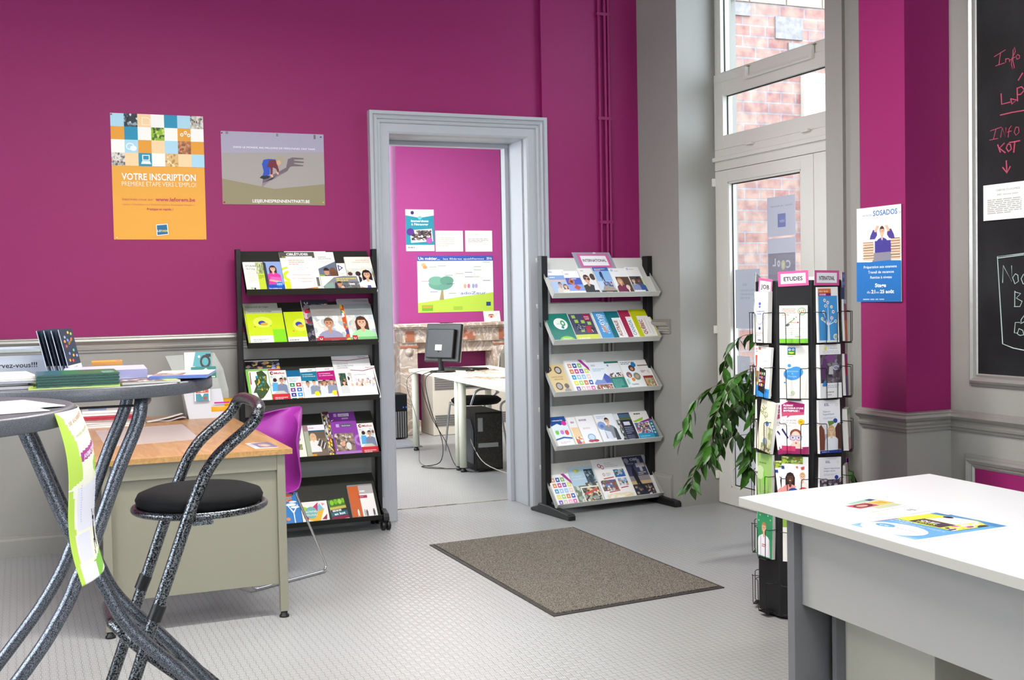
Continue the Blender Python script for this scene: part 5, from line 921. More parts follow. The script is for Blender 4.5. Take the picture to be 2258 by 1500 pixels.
br('R', 4, .640, .162, .318, .0, .007, 'night-sky magazine with a lone walker silhouette and a white cross, bottom pale shelf', '39405c', [('r', 0, .30, 1, .46, 'c8a878'), ('r', 0, .40, 1, .52, '8a8488'), ('r', 0, 0, 1, .32, '23243a'), ('n', .05, .08, .95, .28, 10, 5, ['23243a', '23243a', 'b89a78', '6a5a5a', '23243a'], 3), ('e', .14, .90, .12, .06, '8a8c98'), T(.34, .89, .06, 'OBE', 'c8c8cc', w=.40, b=.03), T(.10, .81, .028, 'Hors Sol', 'b8b8c0', w=.34), ('p', [(.20, .56), (.26, .70), (.36, .72), (.42, .62), (.44, .40), (.58, .14), (.48, .12), (.34, .34), (.26, .30), (.24, .42)], '1a1a26'), ('e', .33, .74, .05, .035, '1a1a26'), ('r', .66, .62, .80, .92, 'a8a4a8'), ('r', .52, .72, .96, .82, 'a8a4a8'), ('l', .5, .54, .9, .60, 2, 'b8b0ac'), ('l', .66, .06, .88, .09, 1, 'e8e8e8')])
# ---- posters and notices
YW = YB-.002
GP = 'wall posters'
sq = ['a9d2e4', 'P', 'f0cfa0', 'f1efe8', '1f8cae', 'a9d2e4', 'Q', 'e09a30', '1f8cae', 'f1efe8', 'V', 'f1efe8', 'e09a30', 'f1efe8', 'f1efe8', 'a9d2e4', 'e09a30', 'f0cfa0', 'a9d2e4', 'W', 'e09a30', 'Z', 'f0cfa0', '1f8cae', 'f1efe8', 'Y', 'f0cfa0', 'a9d2e4']
art = []
for i, c in enumerate(sq):
    x0, y0 = (i % 7)/7, 1-(i//7+1)*.1035; x1, y1 = x0+1/7, y0+.1035
    if len(c) == 1:
        pal = {'P': ['2a3440', '4a5864', '8aa0ac', '1a2028', 'c8d4d8'], 'Q': ['b8b4a8', '8a867c', '5a5650', 'd8d4c8'], 'V': ['8ab42c', '4a6a24', 'c4d86a', '3a5020'], 'W': ['a86a44', '8a5034', 'c48a60'], 'Z': ['d8d4cc', '6a6660', 'a8a49c'], 'Y': ['d8b478', 'b88a50', 'f0d8a8']}[c]
        art.append(('n', x0, y0, x1, y1, 7, 6, pal, i))
    else: art.append(('r', x0, y0, x1, y1, c))
W_ = 'f6f3ee'
art += [('p', [(.33, .91), (.33, .975), (.40, .975), (.425, .96), (.425, .91)], 'f8e4c8'), ('p', [(.34, .917), (.34, .968), (.395, .968), (.415, .955), (.415, .917)], 'f0cfa0'), ('e', .20, .74, .045, .028, 'e8f2f6'), ('e', .20, .74, .035, .02, 'a9d2e4'), ('e', .235, .725, .035, .022, 'e8f2f6'),
        ('r', .325, .632, .405, .675, 'e8f2f6'), ('r', .335, .638, .395, .669, '1f8cae'), ('p', [(.31, .603), (.325, .628), (.405, .628), (.42, .603)], 'e8f2f6')]
art += [('e', x, y, .018, .014, W_) for x, y in ((.76, .845), (.80, .862), (.835, .842))]+[('e', x, y, .009, .007, 'e09a30') for x, y in ((.76, .845), (.80, .862), (.835, .842))]
art += [T(.10, .475, .052, 'VOTRE INSCRIPTION', W_, w=.80, b=.02), T(.10, .425, .036, 'PREMIÈRE ÉTAPE VERS L\'EMPLOI', 'fbe8c8', w=.80, b=0), T(.10, .312, .02, 'Inscrivez-vous sur', 'c86a5a', w=.33, b=0), T(.455, .308, .03, 'www.leforem.be', 'b83a6a', w=.43, b=.01),
        T(.10, .275, .012, 'espace « Particuliers », « S\'inscrire comme demandeur d\'emploi »', 'c8785a', w=.78, b=0), T(.36, .236, .017, 'Pratique et rapide !', 'b8405a', w=.28), ('p', [(.455, .03), (.45, .12), (.575, .128), (.585, .04)], 'f4f2ec'), ('p', [(.463, .036), (.458, .114), (.568, .121), (.577, .045)], '1f6a94'), T(.465, .062, .016, 'LE', 'e8eef2', w=.035), T(.503, .062, .016, 'FOREM', 'e8e04a', w=.07)]
p = page('poster', 'orange poster VOTRE INSCRIPTION with rows of coloured squares, on the magenta wall', 'poster', GP, frame_mw((.514, YW, 1.792), (1, 0, 0), (0, 0, 1)), .524, .730, .0015, 'e3a23c', art, M_print)
def pin(parent, x, y, z, c, ax='Y'):
    b = B().lathe((0, 0, 0), [(.0045, 0), (.0045, .004), (.003, .006), (0, .0065)], M_gloss, 12, col=c); part(b, 'push_pin', parent, local=True, mw=Matrix.Translation((x, y, z)), label=None)
for x, y, c in ((.006, .722, 'b02a30'), (.512, .712, '8a3a5a'), (.016, .010, 'e8e8e4'), (.514, .008, 'e8d82a')): pin(p, x, y, .002, c)
fk = '6e5f66'
art = [('p', [(0, .0), (0, .35), (.5, .22), (1, .3), (1, 0)], '8e8568'), ('p', [(0, .35), (0, .7), (1, .75), (1, .3), (.5, .22)], 'a09a96'), ('p', [(0, .7), (0, 1), (1, 1), (1, .75)], 'a39db0'), ('r', .045, .96, .07, .995, '7c7688'), ('r', .53, .95, .55, .99, '7c7688'), ('r', .90, .93, .92, .99, '6c6870'),
       T(.115, .775, .024, 'DANS LE MONDE, 842 MILLIONS DE PERSONNES ONT FAIM.', 'f0eef0', w=.80, b=0), ('p', [(.38, .24), (.39, .35), (.52, .44), (.62, .52), (.64, .64), (.68, .66), (.68, .58), (.63, .47), (.50, .36), (.42, .30)], fk),
       ('p', [(.64, .52), (.65, .64), (.68, .665), (.795, .66), (.795, .64), (.70, .635), (.70, .62), (.795, .61), (.795, .59), (.70, .59), (.70, .575), (.79, .56), (.79, .545), (.68, .54)], fk), ('p', [(.38, .24), (.39, .30), (.52, .38), (.64, .48), (.52, .40)], '8c7c84'),
       ('p', [(.38, .36), (.40, .46), (.385, .56), (.40, .62), (.45, .635), (.52, .63), (.50, .55), (.46, .50), (.46, .42), (.43, .40)], '2a4cb0'), ('p', [(.36, .37), (.38, .40), (.46, .405), (.45, .37), (.40, .35)], '22242e'), ('p', [(.43, .52), (.46, .62), (.52, .62), (.55, .48), (.54, .44), (.52, .50), (.49, .52), (.485, .42), (.465, .42), (.465, .52)], '6c2430'),
       ('e', .565, .62, .043, .065, 'a39a84'), ('e', .548, .585, .022, .035, 'caa08a'), ('p', [(.463, .42), (.487, .42), (.492, .38), (.47, .385)], 'd8a890'), ('p', [(.52, .46), (.545, .45), (.545, .42), (.53, .42)], 'd8a890'), T(.285, .03, .042, 'LESJEUNESPRENNENTPARTI.BE', 'f4f4f0', w=.56, b=.015)]
p = page('poster', 'grey-beige poster of a small figure bent over a fork, DANS LE MONDE 842 MILLIONS', 'poster', GP, frame_mw((1.139, YW, 2.004), (1, 0, 0), (0, 0, 1)), .624, .437, .0015, 'a59f9c', art, M_print)
for x, y, c in ((.006, .425, 'b02a30'), (.606, .420, '2a3a9a'), (.010, .012, 'b02a30'), (.612, .018, 'e8d82a')): pin(p, x, y, .002, c)
# tutoring poster on the pillar
blk = lambda x, y, w_, n_: sum([[('p', [(x+(.012 if k % 2 else 0), y+k*.028), (x+w_+(.01 if k % 3 else 0), y+k*.028), (x+w_+(.01 if k % 3 else 0), y+k*.028+.017), (x+(.012 if k % 2 else 0), y+k*.028+.017)], 'd8c8a8'), ('r', x, y+k*.028+.017, x+w_, y+k*.028+.024, ['a8563c', '6a4438', 'b87050'][k % 3])] for k in range(n_)], [])
art = [T(.13, .905, .035, 'www.', '8aa4cc', w=.24, b=0), T(.38, .905, .055, 'SOSADOS', '2f6fb8', w=.54, b=.02), T(.93, .905, .035, '.be', '8aa4cc', w=.07, b=0)]
art += [('p', [(.32, .70), (.38, .76), (.46, .745), (.47, .70), (.42, .66), (.30, .66)], '4a3f94'), ('p', [(.84, .70), (.78, .76), (.70, .745), (.69, .70), (.74, .66), (.86, .66)], '4a3f94')]+person(.58, .735, .046, SK, '5a3424', '463c90', 1.42)+[('p', [(.40, .74), (.46, .80), (.52, .795), (.48, .76), (.45, .73)], SK), ('p', [(.76, .74), (.70, .80), (.64, .795), (.68, .76), (.71, .73)], SK), ('r', .42, .44, .78, .64, '463c90'), ('p', [(.36, .42), (.40, .515), (.78, .52), (.78, .42)], '8a8694')]
art += blk(.15, .44, .24, 7)+blk(.78, .44, .20, 8)+[('p', [(0, 0), (0, .425), (.3, .42), (.7, .432), (1, .425), (1, 0)], '2272bc')]
art += [T(.54, .355, .028, 'Préparation aux examens', 'e8eef4', w=.74, al='c', b=.01), T(.56, .30, .028, 'Travail de vacances', 'e8eef4', w=.58, al='c', b=.01), T(.56, .245, .028, 'Remise à niveau', 'e8eef4', w=.48, al='c', b=.01), T(.55, .155, .038, 'Stage', 'ffffff', w=.25, al='c', b=.03), T(.24, .09, .026, 'du', 'd0e0f0', w=.08), T(.34, .09, .036, '21', 'ffffff', w=.09, b=.03), T(.45, .09, .024, 'au', 'd0e0f0', w=.07), T(.54, .09, .036, '25 août', 'ffffff', w=.31, b=.03), ('l', .15, .02, .92, .032, 1, 'b0cce8')]
page('poster', 'white and blue tutoring poster with a man clutching his head, on the magenta pillar', 'poster', GP, frame_mw((3.7565, 4.612, 1.360), (-.012, -1, 0), (0, 0, 1)), .315, .450, .0015, 'f0efec', art, M_print)
# ---- blackboard with its moulded frame, chalk writing and paper note
def ringframe(name, y0, y1, z0, z1, prof_, mt, out=False):
    b = B(); fr = [((4.02, y0, z0), (0, -1, -1), (-1, 0, 0)), ((4.02, y1, z0), (0, 1, -1), (-1, 0, 0)), ((4.02, y1, z1), (0, 1, 1), (-1, 0, 0)), ((4.02, y0, z1), (0, -1, 1), (-1, 0, 0))]
    b.sweep(fr, prof_, mt, closed=True); return b
PR = [(-.006, 0), (-.006, .010), (.004, .016), (.012, .014), (.016, .024), (.030, .030), (.040, .024), (.044, .014), (.054, .010), (.054, 0)]
t = thing('blackboard', 'large blackboard in a silver-grey moulded frame with chalk notes, on the right wall', 'blackboard', (4.02, 3.0, 1.0))
b = B().box((4.008, 1.9, 1.02), (4.019, 4.098, 2.9), M_chalk); part(b, 'writing_surface', t)
part(ringframe('f', 1.9, 4.095, 1.025, 2.9, PR, M_silver), 'frame', t)
def chalk(lines, c, w=.004, name='chalk_writing'):
    b = B()
    for L in lines:
        b.tube([(4.008-w*.2, y, z) for y, z in L], w, c, 6)
    return part(b, name, t)
CP = mat('pink_chalk', 'c4506c', .95, bump=(900, .6, .002)); CW = mat('white_chalk', 'b8ccc4', .95, bump=(900, .6, .002))
INFO1 = [[(3.989, 2.437), (3.924, 2.455)], [(3.953, 2.447), (3.963, 2.396)], [(3.982, 2.395), (3.93, 2.399)], [(3.924, 2.399), (3.924, 2.417)], [(3.924, 2.411), (3.915, 2.415), (3.905, 2.412), (3.901, 2.397)], [(3.888, 2.414), (3.892, 2.385), (3.884, 2.361), (3.876, 2.367), (3.884, 2.402), (3.882, 2.446), (3.874, 2.456), (3.87, 2.437), (3.89, 2.407)], [(3.899, 2.405), (3.872, 2.413)], [(3.861, 2.401), (3.867, 2.414), (3.857, 2.421), (3.846, 2.413), (3.848, 2.403), (3.861, 2.401)]]
PLACE = [[(3.829, 2.337), (3.854, 2.309)], [(3.95, 2.269), (3.947, 2.221), (3.896, 2.223)], [(3.896, 2.237), (3.864, 2.227), (3.889, 2.213), (3.896, 2.237)], [(3.955, 2.175), (3.889, 2.177), (3.80, 2.175)], [(3.86, 2.279), (3.858, 2.22)], [(3.86, 2.276), (3.835, 2.279), (3.82, 2.262), (3.84, 2.247), (3.859, 2.248)]]
INFO2 = [[(4.013, 2.114), (3.949, 2.122)], [(3.981, 2.117), (3.995, 2.077)], [(4.019, 2.074), (3.969, 2.075)], [(3.955, 2.077), (3.945, 2.118), (3.926, 2.074), (3.924, 2.117)], [(3.912, 2.072), (3.906, 2.108), (3.893, 2.12)], [(3.916, 2.095), (3.893, 2.098)], [(3.868, 2.111), (3.878, 2.09), (3.868, 2.075), (3.851, 2.086), (3.853, 2.107), (3.868, 2.111)]]
KOT = [[(3.971, 2.048), (3.955, 2.011)], [(3.932, 2.05), (3.961, 2.031), (3.926, 2.006)], [(3.912, 2.043), (3.922, 2.027), (3.909, 2.009), (3.893, 2.02), (3.899, 2.04), (3.912, 2.043)], [(3.905, 2.048), (3.844, 2.049)], [(3.874, 2.047), (3.88, 2.002)]]
ARROW = [[(3.922, 1.973), (3.918, 1.92)], [(3.943, 1.945), (3.918, 1.917), (3.899, 1.945)]]
BOX = [[(3.76, 1.572), (3.827, 1.562), (3.975, 1.554), (3.947, 1.167), (3.887, 1.15), (3.829, 1.143), (3.76, 1.13)], [(3.827, 1.556), (3.972, 1.547)]]
NOCB = [[(3.946, 1.437), (3.942, 1.513), (3.892, 1.438), (3.895, 1.512)], [(3.874, 1.475), (3.889, 1.459), (3.877, 1.431), (3.857, 1.442), (3.86, 1.469), (3.874, 1.475)], [(3.828, 1.473), (3.842, 1.453), (3.831, 1.43), (3.81, 1.432)], [(3.877, 1.401), (3.878, 1.332)], [(3.877, 1.396), (3.845, 1.389), (3.869, 1.369), (3.837, 1.355), (3.849, 1.332), (3.881, 1.332)], [(3.82, 1.30), (3.843, 1.275), (3.843, 1.263)], [(3.849, 1.263), (3.875, 1.263), (3.881, 1.217), (3.864, 1.217)], [(3.849, 1.206), (3.864, 1.213), (3.855, 1.236), (3.834, 1.229), (3.828, 1.21), (3.849, 1.206)], [(3.846, 1.258), (3.82, 1.268)]]
chalk([cr([(0, y, z) for y, z in g], 3) and g for g in INFO1+INFO2], CP, .0018); chalk(PLACE+KOT+ARROW, CP, .0032); chalk(BOX, CW, .0026); chalk(NOCB, CW, .0019)
page('paper_notice', 'small white typed notice CHERCHE CO-LOCATRICE stuck on the blackboard', 'notice', None, frame_mw((4.000, 4.048, 1.716), (.01, -1, .0), (0, 0, 1)), .235, .158, .0008, 'ecebe6', [T(.32, .80, .05, 'CHERCHE CO-LOCATRICE', '6a6a68', w=.56, b=0), T(.34, .68, .045, '300€ / mois tout compris', '7a7a78', w=.5, b=0), ('l', .10, .18, .92, .58, 8, 'b0afaa')], M_print)
# lower wall panel: painted field and moulding
b = B().box((4.012, 1.9, .16), (4.019, 4.130, .60), M_mag); s1 = struct(b, 'trim_panel_field')
b = ringframe('f', 1.9, 4.124, .165, .597, PR, M_silver); struct(b, 'trim_panel_moulding')
# ---- back room wall papers
def wp(x, z, w, h, label, base, art, cat='poster'): page('poster' if cat == 'poster' else 'paper_notice', label, cat, 'papers pinned up in the back room', frame_mw((x, 11.848, z), (1, 0, 0), (0, 0, 1)), w, h, .0015, base, art, M_print)
wp(3.770, 1.915, .315, .440, 'teal and white poster Immersions à l\'étranger in the back room', '2b8fa6', [('p', [(0, .86), (0, 1), (1, 1), (1, .86), (.5, .80)], 'f0f0ee'), ('e', .24, .92, .06, .045, '3a2c6a'), ('l', .34, .89, .8, .94, 2, 'c8c8cc'), ('e', .5, .80, .07, .045, '6ac0cc'), T(.5, .70, .05, 'Immersions', 'f4f4f4', w=.62, al='c', b=.03), T(.5, .62, .05, 'à l\'étranger', 'f4f4f4', w=.60, al='c', b=.03), ('p', [(.18, .20), (.14, .50), (.92, .54), (.96, .24)], 'f0f0ee'), ('n', .20, .26, .90, .50, 11, 7, ['3a3438', '5a5058', 'c8c0b8', '8a7a74', 'e0d8d0', '4a4a60'], 5), ('e', .16, .46, .13, .09, '5a3490'), ('e', .82, .26, .11, .075, 'b05ab0'), ('r', 0, 0, 1, .15, 'f0f0ee'), ('l', .06, .07, .5, .10, 1, '8a8a90')])
wp(4.098, 1.910, .312, .222, 'typed white sheet pinned beside the teal poster in the back room', 'f2f0ea', [('l', .15, .80, .9, .86, 1, 'd8d4c8'), ('l', .1, .25, .7, .68, 5, 'ccc8bc')], 'notice')
wp(4.436, 1.908, .312, .226, 'second white sheet pinned furthest right in the back room', 'f5f4f2', [('e', .42, .82, .05, .06, 'e0dcd0'), ('l', .1, .45, .85, .62, 3, 'b8b8b4')], 'notice')
wp(3.888, 1.262, .862, .602, 'wide tree poster Un métier, les filières qualifiantes, above the mantelpiece', 'e3eef6', [('r', 0, .91, 1, 1, '3c5cb0'), T(.015, .93, .05, 'Un métier...', 'f0f4fa', w=.28, b=.02), T(.34, .93, .035, 'les filières qualifiantes', 'e0e8f4', w=.54, b=0), T(.915, .93, .045, '2016', 'f0f4fa', w=.07, b=.01), ('p', [(0, 0), (0, .17), (.5, .26), (1, .34), (1, 0)], 'b8dc52'), ('p', [(.28, .22), (.31, .42), (.33, .42), (.34, .22)], 'a89a70'), ('e', .30, .50, .16, .11, '6fa896'), ('e', .24, .56, .10, .08, '7ab4a0'), ('e', .38, .56, .09, .08, '68a08e'), ('e', .08, .84, .03, .035, 'e0b878'), ('e', .10, .80, .03, .03, 'd89a70')]+[('r', x, y, x+.10, y+.008, c) for x, y, c in ((.15, .80, '6a9a5a'), (.27, .82, '7a8a9a'), (.36, .65, '5a7ab0'), (.50, .68, 'c88a50'), (.62, .70, '5a5a5a'), (.74, .80, '9aa870'), (.74, .74, '8ab060'), (.72, .62, 'a8a850'), (.62, .62, '5a5a5a'), (.05, .55, 'c07080'), (.38, .50, '5a4a90'), (.16, .36, '5a6ab0'), (.40, .33, '7aa860'), (.86, .88, '9ab08a'), (.86, .55, '9a5a90'))]+[('e', x, .46, .018, .04, c) for x, c in ((.62, 'e0b090'), (.67, 'd880a0'), (.73, '8ab0d0'), (.77, 'c0a0d0'))]+[T(.56, .31, .05, 'adoZeur', '6a7ac0', w=.34, b=0), ('r', .90, .10, .96, .17, '2c4c8a'), ('r', .05, .03, .19, .13, '6ab83c'), ('r', .06, .08, .18, .12, 'e8a040'), ('r', .46, .04, .58, .10, 'a0c848')])
b = B(); page('booklet', 'small booklet with a red-nosed face standing on the mantelpiece', 'booklet', None, frame_mw((4.565, 11.66, 1.152), (1, .05, 0), (0, .25, 1)), .19, .115, .006, 'f0ece6', [('e', .45, .55, .2, .2, 'dcae98'), ('e', .45, .45, .06, .09, 'b02c34'), ('r', .3, .62, .6, .68, '2c2c30'), ('l', .7, .6, .95, .8, 2, 'c8c8c8')])
for x, w_, c in ((3.62, .55, 'e8e6e2'), (4.02, .16, 'd8a8b8'), (4.40, .20, 'd8b0bc')):
    b = B(); sheet(b, w_, .17, .004, c, [('l', .1, .2, .9, .8, 3, 'c8c4c0')]); top(b, 'leaflet', {3.62: 'long white sheet lying along the mantelpiece', 4.02: 'pale pink leaflet lying in the middle of the mantelpiece', 4.40: 'second pale pink leaflet lying further right on the mantelpiece'}[x], 'leaflet', 'papers lying on the mantelpiece', mw=Matrix.Translation((x, 11.54, 1.1505)))
# ---- papers stuck on the outside of the door glass, read from the street (mirrored from indoors)
def gl(y1, z0, w, h, label, base, art): page('paper_notice', label, 'notice', 'notices on the door glass', frame_mw((XD+.0385, y1, z0), (0, -1, 0), (0, 0, 1)), w, h, .0005, base, art, M_print)
gl(6.195, 1.76, .290, .245, 'white sheet with a small blue-violet label, top notice on the door glass', 'dfe2f2', [T(.12, .72, .05, 'Entrée : rue Asmonde', 'b0b0b8', w=.76, mir=True) if 0 else T(.88, .74, .05, 'Entrée : rue Asmonde', 'a8a8b4', w=.76, mir=True, b=0), ('r', .38, .22, .66, .56, '8c98d0'), T(.62, .34, .08, 'Infor', 'dfe2f2', w=.18, mir=True)])
zw = 'e9ebf6'
gl(6.195, 1.285, .290, .462, 'grey COOL ZONE notice seen reversed from inside, stuck on the door glass', 'e1e4f4', [('r', .02, .0, .98, .80, 'a6a3b4'), T(.82, .60, .10, 'C', zw, w=.16, mir=True, b=.03), ('e', .56, .64, .075, .065, 'e0e0b0'), ('e', .56, .64, .03, .026, zw), ('e', .40, .66, .055, .045, zw), ('e', .40, .66, .02, .016, 'a6a3b4'), T(.30, .63, .10, 'L', zw, w=.12, mir=True, b=.03), T(.98, .36, .14, 'Z', zw, w=.16, mir=True, b=.03), ('e', .68, .44, .11, .085, 'dedf98'), ('e', .68, .45, .05, .04, zw), ('r', .60, .22, .64, .42, 'dedf98'), ('r', .74, .32, .76, .42, 'dedf98'), T(.56, .36, .14, 'N', zw, w=.17, mir=True, b=.03), T(.27, .36, .11, 'e', zw, w=.15, mir=True, b=.03), T(.96, .07, .035, 'Centre d\'Information Jeunesse', zw, w=.90, mir=True, b=0)])
gl(6.560, 1.18, .280, .385, 'plain white letter stuck low on the door glass beside the grey notice', 'dde2f2', [('e', .84, .90, .04, .03, 'b4bccc'), ('l', .3, .72, .6, .76, 1, 'c8d0e0'), ('l', .2, .50, .8, .66, 3, 'ccd4e4')])
gl(6.550, .80, .150, .200, 'white sheet with a faint circle at the foot of the door glass', 'dfe4f2', [('e', .5, .6, .3, .26, 'e8d8dc'), ('e', .5, .6, .25, .22, 'dfe4f2'), ('r', .1, .06, .9, .12, 'c0c8dc')])
gl(6.190, .80, .280, .46, 'plain white sheet below the grey notice on the door glass', 'e1e5f3', [])
# ================================================================ leaflets in the wire pockets of the brochure stand
def pocket(k, row, w, h, t, label, base, art, rot=0, dz=0.0, out=.004, lean=2.0, dx=0.0, name='brochure', cat='brochure'):
    m = Matrix.Translation(SP) @ face_frame(k, ZP[row]) @ Matrix.Translation((dx, .003+dz, out)) @ Matrix.Rotation(R(-lean), 4, 'X') @ Matrix.Rotation(R(rot), 4, 'Z') @ Matrix.Translation((-w/2, 0, 0))
    return page(name, label, cat, 'leaflets in the wire pockets of the brochure stand', m, w, h, t, base, art)
cr_ = 'efece4'
pocket(5, 5, .118, .160, .014, 'low white leaflet with a green foot and an orange u in a speech bubble, top pocket of the stand', cr_, [('r', 0, 0, 1, .12, '78c23c'), ('e', .80, .84, .15, .10, '5aa84a'), ('e', .80, .84, .125, .08, cr_), T(.70, .80, .09, 'u!', 'd8702c', w=.18, b=.02), ('l', .10, .74, .58, .92, 4, 'e0a080'), ('p', [(.24, .50), (.52, .64), (.54, .63), (.27, .48)], '6aa04a'), ('p', [(.36, .56), (.66, .55), (.66, .54), (.36, .545)], 'c8823c'), ('e', .52, .65, .03, .02, '4a9a3a'), ('e', .66, .55, .03, .02, '9a4a2c'), ('e', .60, .69, .02, .015, 'b05a50'), ('p', [(.20, .46), (.28, .52), (.38, .50), (.30, .44)], '5a5e64'), ('l', .18, .22, .92, .40, 4, 'd4d2ca'), ('l', .55, .15, .9, .19, 1, 'a8c88a')])
pocket(5, 4, .120, .226, .016, 'white booklet with a green and blue frog logo and a big blue splash, second pocket from the top', 'e4e1d8', [('r', .28, .82, .56, .96, '3a78c0'), ('r', .28, .82, .56, .87, '3a8a2c'), ('e', .42, .87, .13, .035, '3a8a2c'), ('p', ell(.42, .875, .10, .030, 10, 180, 360), 'e8dc4a'), ('e', .36, .92, .045, .022, 'f2f2f0'), ('e', .48, .92, .045, .022, 'f2f2f0'), ('e', .36, .918, .018, .010, '1c1c20'), ('e', .48, .918, .018, .010, '1c1c20'), ('l', .30, .785, .56, .80, 1, 'a8a8a0'), ('e', .44, .46, .30, .115, '4592d0'), ('e', .58, .50, .24, .105, '4592d0'), ('e', .34, .62, .06, .032, '4592d0'), ('e', .18, .30, .03, .014, '3a80c0'), T(.45, .50, .035, 'Jeunesse', 'a8d0ec', w=.40, al='c', b=0), T(.45, .455, .03, '&', 'a8d0ec', w=.05, al='c'), T(.45, .40, .035, 'Poésie', 'a8d0ec', w=.28, al='c', b=0), ('e', .46, .11, .07, .035, 'b4c8a0'), ('l', .3, .06, .62, .068, 1, 'b8b8b0')])
PL = [('p', [(.06, .68), (.05, .90), (.30, .97), (.86, .92), (.84, .72), (.36, .70), (.24, .655), (.25, .70)], 'b0266c'), ('p', [(.06, .68), (.055, .76), (.84, .77), (.84, .72), (.36, .70), (.24, .655), (.25, .70)], 'c8506c'), T(.12, .875, .030, 'PLONGE', 'f6f2f0', w=.34, b=.04), T(.12, .825, .030, 'AU COEUR D\'UNE', 'f6f2f0', w=.70, b=.04), T(.12, .775, .030, 'ENTREPRISE !', 'f6f2f0', w=.56, b=.04), T(.10, .60, .026, 'TU AS ENTRE', '6a3a5a', w=.48, b=0), T(.10, .555, .026, '15 ET 20 ANS,', '6a3a5a', w=.50, b=0), ('e', .74, .59, .12, .055, 'e2b42e'), ('l', .68, .58, .82, .60, 1, 'a87a20'), ('l', .10, .505, .8, .53, 2, 'd8d0cc'), ('r', 0, 0, 1, .09, '96285c'), ('p', [(0, .09), (1, .14), (1, .05), (0, .05)], '96285c'), ('p', [(.05, .44), (.09, .47), (.30, .30), (.27, .27)], '2c2860')]
PL += [('e', .55, .37, .20, .09, '8a4a34'), ('e', .55, .30, .17, .12, 'ecc4b4'), ('p', [(.30, .10), (.42, .20), (.68, .20), (.80, .10)], 'ecc4b4'), ('p', [(.32, .34), (.34, .26), (.50, .24), (.55, .27), (.60, .24), (.76, .26), (.78, .34)], 'a8a0c0'), ('e', .44, .295, .09, .032, 'e4d0d0'), ('e', .66, .295, .09, .032, 'e4d0d0'), ('e', .45, .30, .03, .018, '4a6a8a'), ('e', .65, .30, .03, .018, '4a6a8a'), ('e', .56, .20, .035, .018, 'c85a64'), ('p', [(.06, .06), (.06, .15), (.54, .14), (.54, .05)], 'c83a68')]
pocket(5, 3, .118, .220, .006, 'second PLONGE leaflet leaning left behind the front one, third pocket', 'f2efec', PL, rot=7, out=.002, dx=-.012)
pocket(5, 3, .120, .232, .010, 'magenta-bubbled leaflet PLONGE AU COEUR D\'UNE ENTREPRISE with a diver, third pocket', 'f4f1ee', PL, out=.014, rot=0)
UN = [('n', 0, .86, .80, 1, 9, 4, ['6a8a2c', '9ab83a', '4a6a20', 'c8d08a', '8a7a40'], 4)]+person(.32, .58, .085, '5a382c', '2a1c1a', 'e89a94', 1.9, 'long')+person(.78, .62, .065, SK, 'c89a5a', 'e8e6e2', 1.9)+[('e', .44, .26, .24, .14, '1f4a9c'), ('r', .20, 0, .68, .28, '1f4a9c'), T(.30, .30, .045, 'L\'UNIV', 'f2f4f8', w=.30, b=.03), T(.30, .235, .04, '& MY', 'c8d4ec', w=.22, b=0), T(.26, .17, .04, 'PLONGE', 'c8d4ec', w=.32, b=0), ('e', .82, .34, .18, .08, 'd04a40'), T(.72, .32, .03, '& Vous?', 'f4e8e4', w=.22), ('r', .0, .76, .10, .82, '1f3f8a'), ('e', .58, .80, .04, .02, 'd06a5a'), ('p', [(.72, .80), (.86, .82), (.84, .76), (.74, .75)], 'c84a40')]
pocket(5, 2, .112, .205, .006, 'tilted copy of the university open-day leaflet behind the front one, fourth pocket', 'ecebe6', UN, rot=6, out=.002, dx=-.012)
pocket(5, 2, .112, .222, .008, 'leaflet with a smiling curly-haired woman and a blond man, L\'UNIV disc, fourth pocket', 'f2f1ee', UN, out=.013)
pocket(5, 1, .110, .210, .010, 'cream leaflet in the fifth pocket down, hidden behind the desk', cr_, [('r', 0, .7, 1, 1, '8ab04a')])
pocket(6, 5, .108, .236, .012, 'white-edged sky-blue leaflet with a white tree of icons and orange tag, top right pocket', 'f3f1ee', [('r', .05, .04, .95, .84, '4c9ad8'), ('r', .05, .84, .66, .89, '8a2a6a'), ('r', .05, .89, .66, .97, 'd8743a'), T(.10, .91, .03, 'Infor Santé', 'f6e8dc', w=.42), ('l', .10, .85, .6, .88, 1, 'e0b8d0'), ('p', [(.44, .04), (.48, .34), (.53, .34), (.56, .04)], 'e6eef6')]+[('p', [(.49, .30), (.5, .33), (x, y), (x-.015, y-.01)], 'e6eef6') for x, y in ((.20, .42), (.30, .54), (.50, .70), (.72, .60), (.78, .46), (.82, .38), (.34, .40))]+[('p', [(.48, .30), (.48, .70), (.50, .70), (.52, .30)], 'e6eef6')]+[('e', x, y, .065, .030, 'f4f4f2') for x, y in ((.20, .43), (.27, .55), (.38, .66), (.49, .72), (.66, .64), (.74, .55), (.66, .44), (.84, .38), (.34, .76))]+[('e', x, y, .03, .014, c) for x, y, c in ((.20, .43, '9ab04a'), (.27, .55, 'b83a70'), (.38, .66, '3a6ab0'), (.49, .72, '5a8ab8'), (.66, .64, 'd8b04a'), (.74, .55, 'c83034'), (.66, .44, 'd8743a'), (.84, .38, '3a9a6a'), (.34, .76, 'd8743a'))]+[('e', .82, .10, .12, .055, 'e8ece8'), ('e', .82, .10, .07, .034, 'a8c8a0')])
